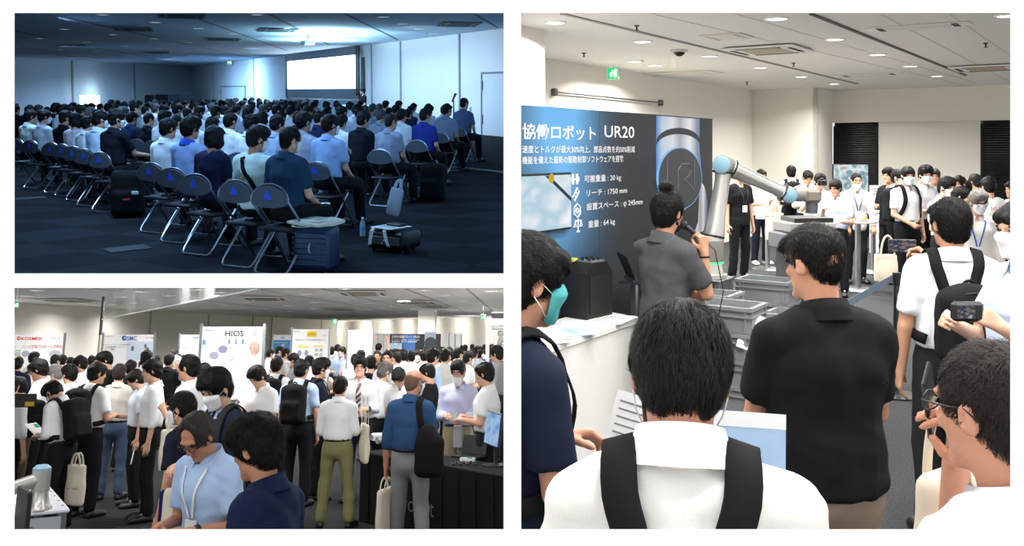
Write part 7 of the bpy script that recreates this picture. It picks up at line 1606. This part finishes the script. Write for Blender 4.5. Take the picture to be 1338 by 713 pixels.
# ------------------------------------------------------------------ white robot table at the left edge
q = R2.floor(92, 716); tz = .90
def t2(px, py): p = R2.on(px, py, (0, 0, tz), (0, 0, 1)); return v3(p.x, p.y, tz)
c0, c1_, c2_ = t2(60, 628), t2(91, 663), t2(53, 683)
u = (c1_ - c0); u.z = 0; ul = u.length; u.normalize(); v_ = v3(u.y, -u.x, 0)
if v_.x > 0: v_ = -v_
wt = thing(R2, 'robot_table', 'white table on aluminium legs carrying a small robot arm', 'table', v3(c0.x, c0.y, 0), math.degrees(math.atan2(u.y, u.x)))
side = 1 if (Matrix.Rotation(math.atan2(u.y, u.x), 3, 'Z') @ v3(0, 1, 0)).dot(v_) > 0 else -1
Lt, Wt = ul + .02, .75
obj('table_top', MB().box((Lt / 2, side * Wt / 2, tz - .015), (Lt, Wt, .03), bev=.008), mat('laminate_cool', 'e6ecf2', .4, var=.01), wt)
for a in (.04, Lt - .04):
    for b in (.04, Wt - .04): obj('leg', MB().box((a, side * b, (tz - .03) / 2), (.05, .05, tz - .03)), metal('8c9299', .4), wt)
obj('front_panel', MB().box((Lt - .02, side * Wt / 2, tz - .26), (.02, Wt - .1, .42)), plastic('aab2b8', .5), wt)
for i in range(6): obj('bolt', MB().lathe([(.008, 0), (.008, .003), (0, .004)], 8, (Lt * (.1 + .16 * i), side * .03, tz)), metal('6b7076', .4), wt)
rb0 = t2(50, 665)
sr = thing(R2, 'tabletop_robot', 'small grey robot arm with pale blue caps folded on the white table', 'robot', rb0, 20); r = .075
obj('base', MB().lathe([(r * 1.15, 0), (r * 1.15, .012), (r * .95, .03), (r * .72, .11), (r * .72, .13)], 22), ROBS, sr, smooth=40)
sj = obj('shoulder_joint', MB().tube([(0, 0, .12), (0, 0, .26)], r * .8, 20), ROB, sr, smooth=40); obj('joint_cap', MB().lathe([(r * .8, .26), (r * .8, .275), (r * .5, .295), (0, .30)], 20), CAPB, sj, smooth=40)
lk = obj('link', MB().tube([(0, 0, .20), (-.12, -.04, .17), (-.24, -.08, .13)], [r * .7, r * .6, r * .66], 18), ROB, sr, smooth=40)
ej = obj('elbow_joint', MB().lathe([(0, -.08), (r * .8, -.07), (r * .85, .05), (r * .7, .07)], 18, (-.26, -.09, .13), Matrix.Rotation(1.2, 3, 'X')), ROB, sr, smooth=40); obj('joint_cap', MB().lathe([(r * .75, .06), (r * .75, .085), (r * .4, .11), (0, .112)], 18, (-.26, -.09, .13), Matrix.Rotation(1.2, 3, 'X')), CAPB, ej, smooth=40)
obj('upper_link', MB().tube([(-.26, -.05, .16), (-.30, .10, .34), (-.30, .18, .50)], [r * .6, r * .55, r * .5], 16), ROBS, sr, smooth=40)
mnb = thing(R2, 'monitor', 'dark flat monitor leaning at the corner of the exhibition hall view', 'monitor', R2.up(30, 668, c2_.y * .93), -52); obj('panel', MB().box((0, 0, .0), (.30, .03, .26), bev=.006), plastic('1b1e22', .4), mnb); obj('stand', MB().box((0, .04, -.3), (.08, .05, .4)), plastic('1b1e22', .5), mnb)
# ------------------------------------------------------------------ black table at the right with its things
bz_ = .76
def t3(px, py, dz=0): p = R2.on(px, py, (0, 0, bz_), (0, 0, 1)); return v3(p.x, p.y, bz_ + dz)
e0, e1 = t3(474, 590), t3(657, 621); u = (e1 - e0); u.z = 0; tl = u.length; u.normalize(); ang = math.degrees(math.atan2(u.y, u.x))
bt = thing(R2, 'black_table', 'long table under a black cloth with grey lettering', 'table', v3(e0.x, e0.y, 0), ang)
obj('table_cloth', MB().box((tl / 2, .25, bz_ / 2), (tl + .1, .50, bz_), bev=.01), cloth('101113'), bt)
for i in range(9): obj('cloth_fold', MB().tube([(tl * (i + .5) / 9, -.004, bz_ - .02), (tl * (i + .5) / 9 + .02, -.012, .02)], .010, 6), cloth('101113'), bt)
text_on('cloth_text', 'robot', .24, mat('ink_grey_cloth', '55585c', .8, var=.03), bt, Matrix.Translation((tl * .34, -.022, .24)) @ Matrix.Rotation(math.pi / 2, 4, 'X'))
obj('cloth_disc', MB().lathe([(.13, 0), (.13, .003)], 24, (tl * .26, -.02, .36), Matrix.Rotation(math.pi / 2, 3, 'X')), paper('2f6db0'), bt)
def on_t(px, py, name, label, cat, rz=0, dz=.002): return thing(R2, name, label, cat, t3(px, py, dz), rz)
mo = on_t(645, 608, 'monitor', 'flat monitor with a blue screen on the black table', 'monitor', -72); obj('foot', MB().lathe([(.13, 0), (.13, .008), (.03, .018)], 22), metal('4a4d52', .4), mo); obj('neck', MB().box((0, .02, .12), (.05, .03, .24)), plastic('1b1c1f', .5), mo)
obj('housing', MB().box((0, 0, .36), (.50, .03, .34), Matrix.Rotation(-.12, 3, 'X'), bev=.006), plastic('1b1c1f', .4), mo); obj('panel', MB().box((0, -.017, .362), (.48, .003, .31), Matrix.Rotation(-.12, 3, 'X')), screen_mat('screen_blue_desktop', ['3f6bb0', '5d8fd0', 'a9c6ea', '4a78c0'], 2.5, .9), mo)
lp2 = on_t(612, 597, 'laptop', 'open black laptop on the black table', 'laptop', -30); obj('keyboard_base', MB().box((0, 0, .009), (.32, .22, .018), bev=.004), plastic('17181b', .4), lp2); obj('lid', MB().box((0, .13, .12), (.32, .010, .21), Matrix.Rotation(-.25, 3, 'X'), bev=.003), plastic('101114', .4), lp2)
for i in range(6): solo(R2, 'brochure', MB().box((0, 0, .0055), (.22, .30, .011)), paper('e6e7e8' if i % 2 else 'd3d6da'), 'white brochure in the pile on the black table', 'brochure', t3(495, 574, .002 + .0115 * i) + v3(.004 * (i % 3), .004 * (i % 2), 0), 20, 'pile of brochures on the black table')
rl2 = on_t(507, 579, 'robot_part', 'white cylindrical robot part lying on the black table', 'part', 40); obj('tube', MB().tube([(-.16, 0, .045), (.16, 0, .045)], .043, 18), ROBS, rl2, smooth=40); obj('end_cap', MB().tube([(.16, 0, .045), (.18, 0, .045)], .036, 18), CAPB, rl2, smooth=40)
ur = on_t(512, 566, 'tabletop_robot', 'slim silver robot arm with a pale green cap standing on the black table', 'robot', 0); r = .05
obj('base', MB().lathe([(r * 1.4, 0), (r * 1.4, .015), (r, .04), (r, .10)], 20), ROBS, ur, smooth=40); obj('link', MB().tube([(0, 0, .08), (0, 0, .62)], r * .72, 18), ROBS, ur, smooth=40); j = obj('joint', MB().tube([(-.05, 0, .66), (.05, 0, .66)], r * 1.2, 18), ROB, ur, smooth=40); obj('joint_cap', MB().lathe([(r * 1.1, .0), (r * 1.1, .03), (0, .045)], 18, (0, 0, .70)), plastic('a5d6c4', .5), j, smooth=40); obj('upper_link', MB().tube([(.03, 0, .66), (.40, .05, .70)], r * .75, 18), ROBS, ur, smooth=40)
cbx = on_t(611, 603, 'connector_box', 'small white and green connector block on the black table', 'device', -15); obj('block', MB().box((0, 0, .02), (.16, .06, .04), bev=.004), plastic('dfe2e4', .5), cbx); obj('green_terminal', MB().box((.03, -.02, .043), (.05, .02, .012)), plastic('3da06a', .5), cbx)
cc = MB(); cc.tube([t3(590 + 1.6 * i, 606 + 2.5 * math.sin(i * 1.1), .01) for i in range(22)], .008, 6); solo(R2, 'cable', cc, plastic('17181a', .5), 'dark cable coiled loosely across the black table', 'cable')
pdt = on_t(598, 585, 'teach_pendant', 'grey control unit with a red stop button behind the bald man', 'control unit', -20); obj('unit', MB().box((0, 0, .13), (.10, .05, .26), bev=.01), plastic('9aa0a6', .5), pdt); obj('stop_button', MB().lathe([(.022, 0), (.022, .02), (.012, .028), (0, .03)], 14, (.0, 0, .26)), plastic('c2453a', .4), pdt)
# ------------------------------------------------------------------ what would stand through a partition ends at it, as at any wall
KIDS = {}
for o_ in bpy.data.objects:
    r_ = o_.parent
    while r_ is not None and r_.parent is not None: r_ = r_.parent
    if r_ is not None: KIDS.setdefault(r_, []).append(o_)
def clip_to(room, planes):
    bpy.context.view_layer.update()
    for top in room.objs:
        for o in [top] + KIDS.get(top, []):
            if o.type != 'MESH': continue
            cs = [o.matrix_world @ Vector(c) for c in o.bound_box]
            for (p, n) in planes:
                ds = [(c - p).dot(n) for c in cs]
                if max(ds) <= 0: continue
                if o.data.users > 1: o.data = o.data.copy()
                if o.material_slots and o.material_slots[0].link == 'OBJECT': pass
                bm = bmesh.new(); bm.from_mesh(o.data); Mi = o.matrix_world.inverted()
                lp = Mi @ p; ln = (o.matrix_world.to_3x3().transposed() @ n).normalized()
                r = bmesh.ops.bisect_plane(bm, geom=bm.verts[:] + bm.edges[:] + bm.faces[:], plane_co=lp, plane_no=ln, clear_outer=True)
                ed = [e for e in r['geom_cut'] if isinstance(e, bmesh.types.BMEdge)]
                try: bmesh.ops.holes_fill(bm, edges=ed, sides=0)
                except Exception: pass
                bm.to_mesh(o.data); bm.free()
                if len(o.data.vertices) == 0 and o is not top and not o.children: bpy.data.objects.remove(o); break
EYE = Vector((0, 0, CAMZ))
slab_n = Vector((0, (PY - 367) / F, -1.0)).normalized()      # points down, out of the upper room
off = .006
clip_to(R3, [(Vector((off, 0, 0)), Vector((-1, 0, 0)))])
clip_to(R1, [(Vector((-off, 0, 0)), Vector((1, 0, 0))), (EYE - slab_n * .004, slab_n)])
clip_to(R2, [(Vector((-off, 0, 0)), Vector((1, 0, 0))), (EYE + slab_n * .004, -slab_n)])
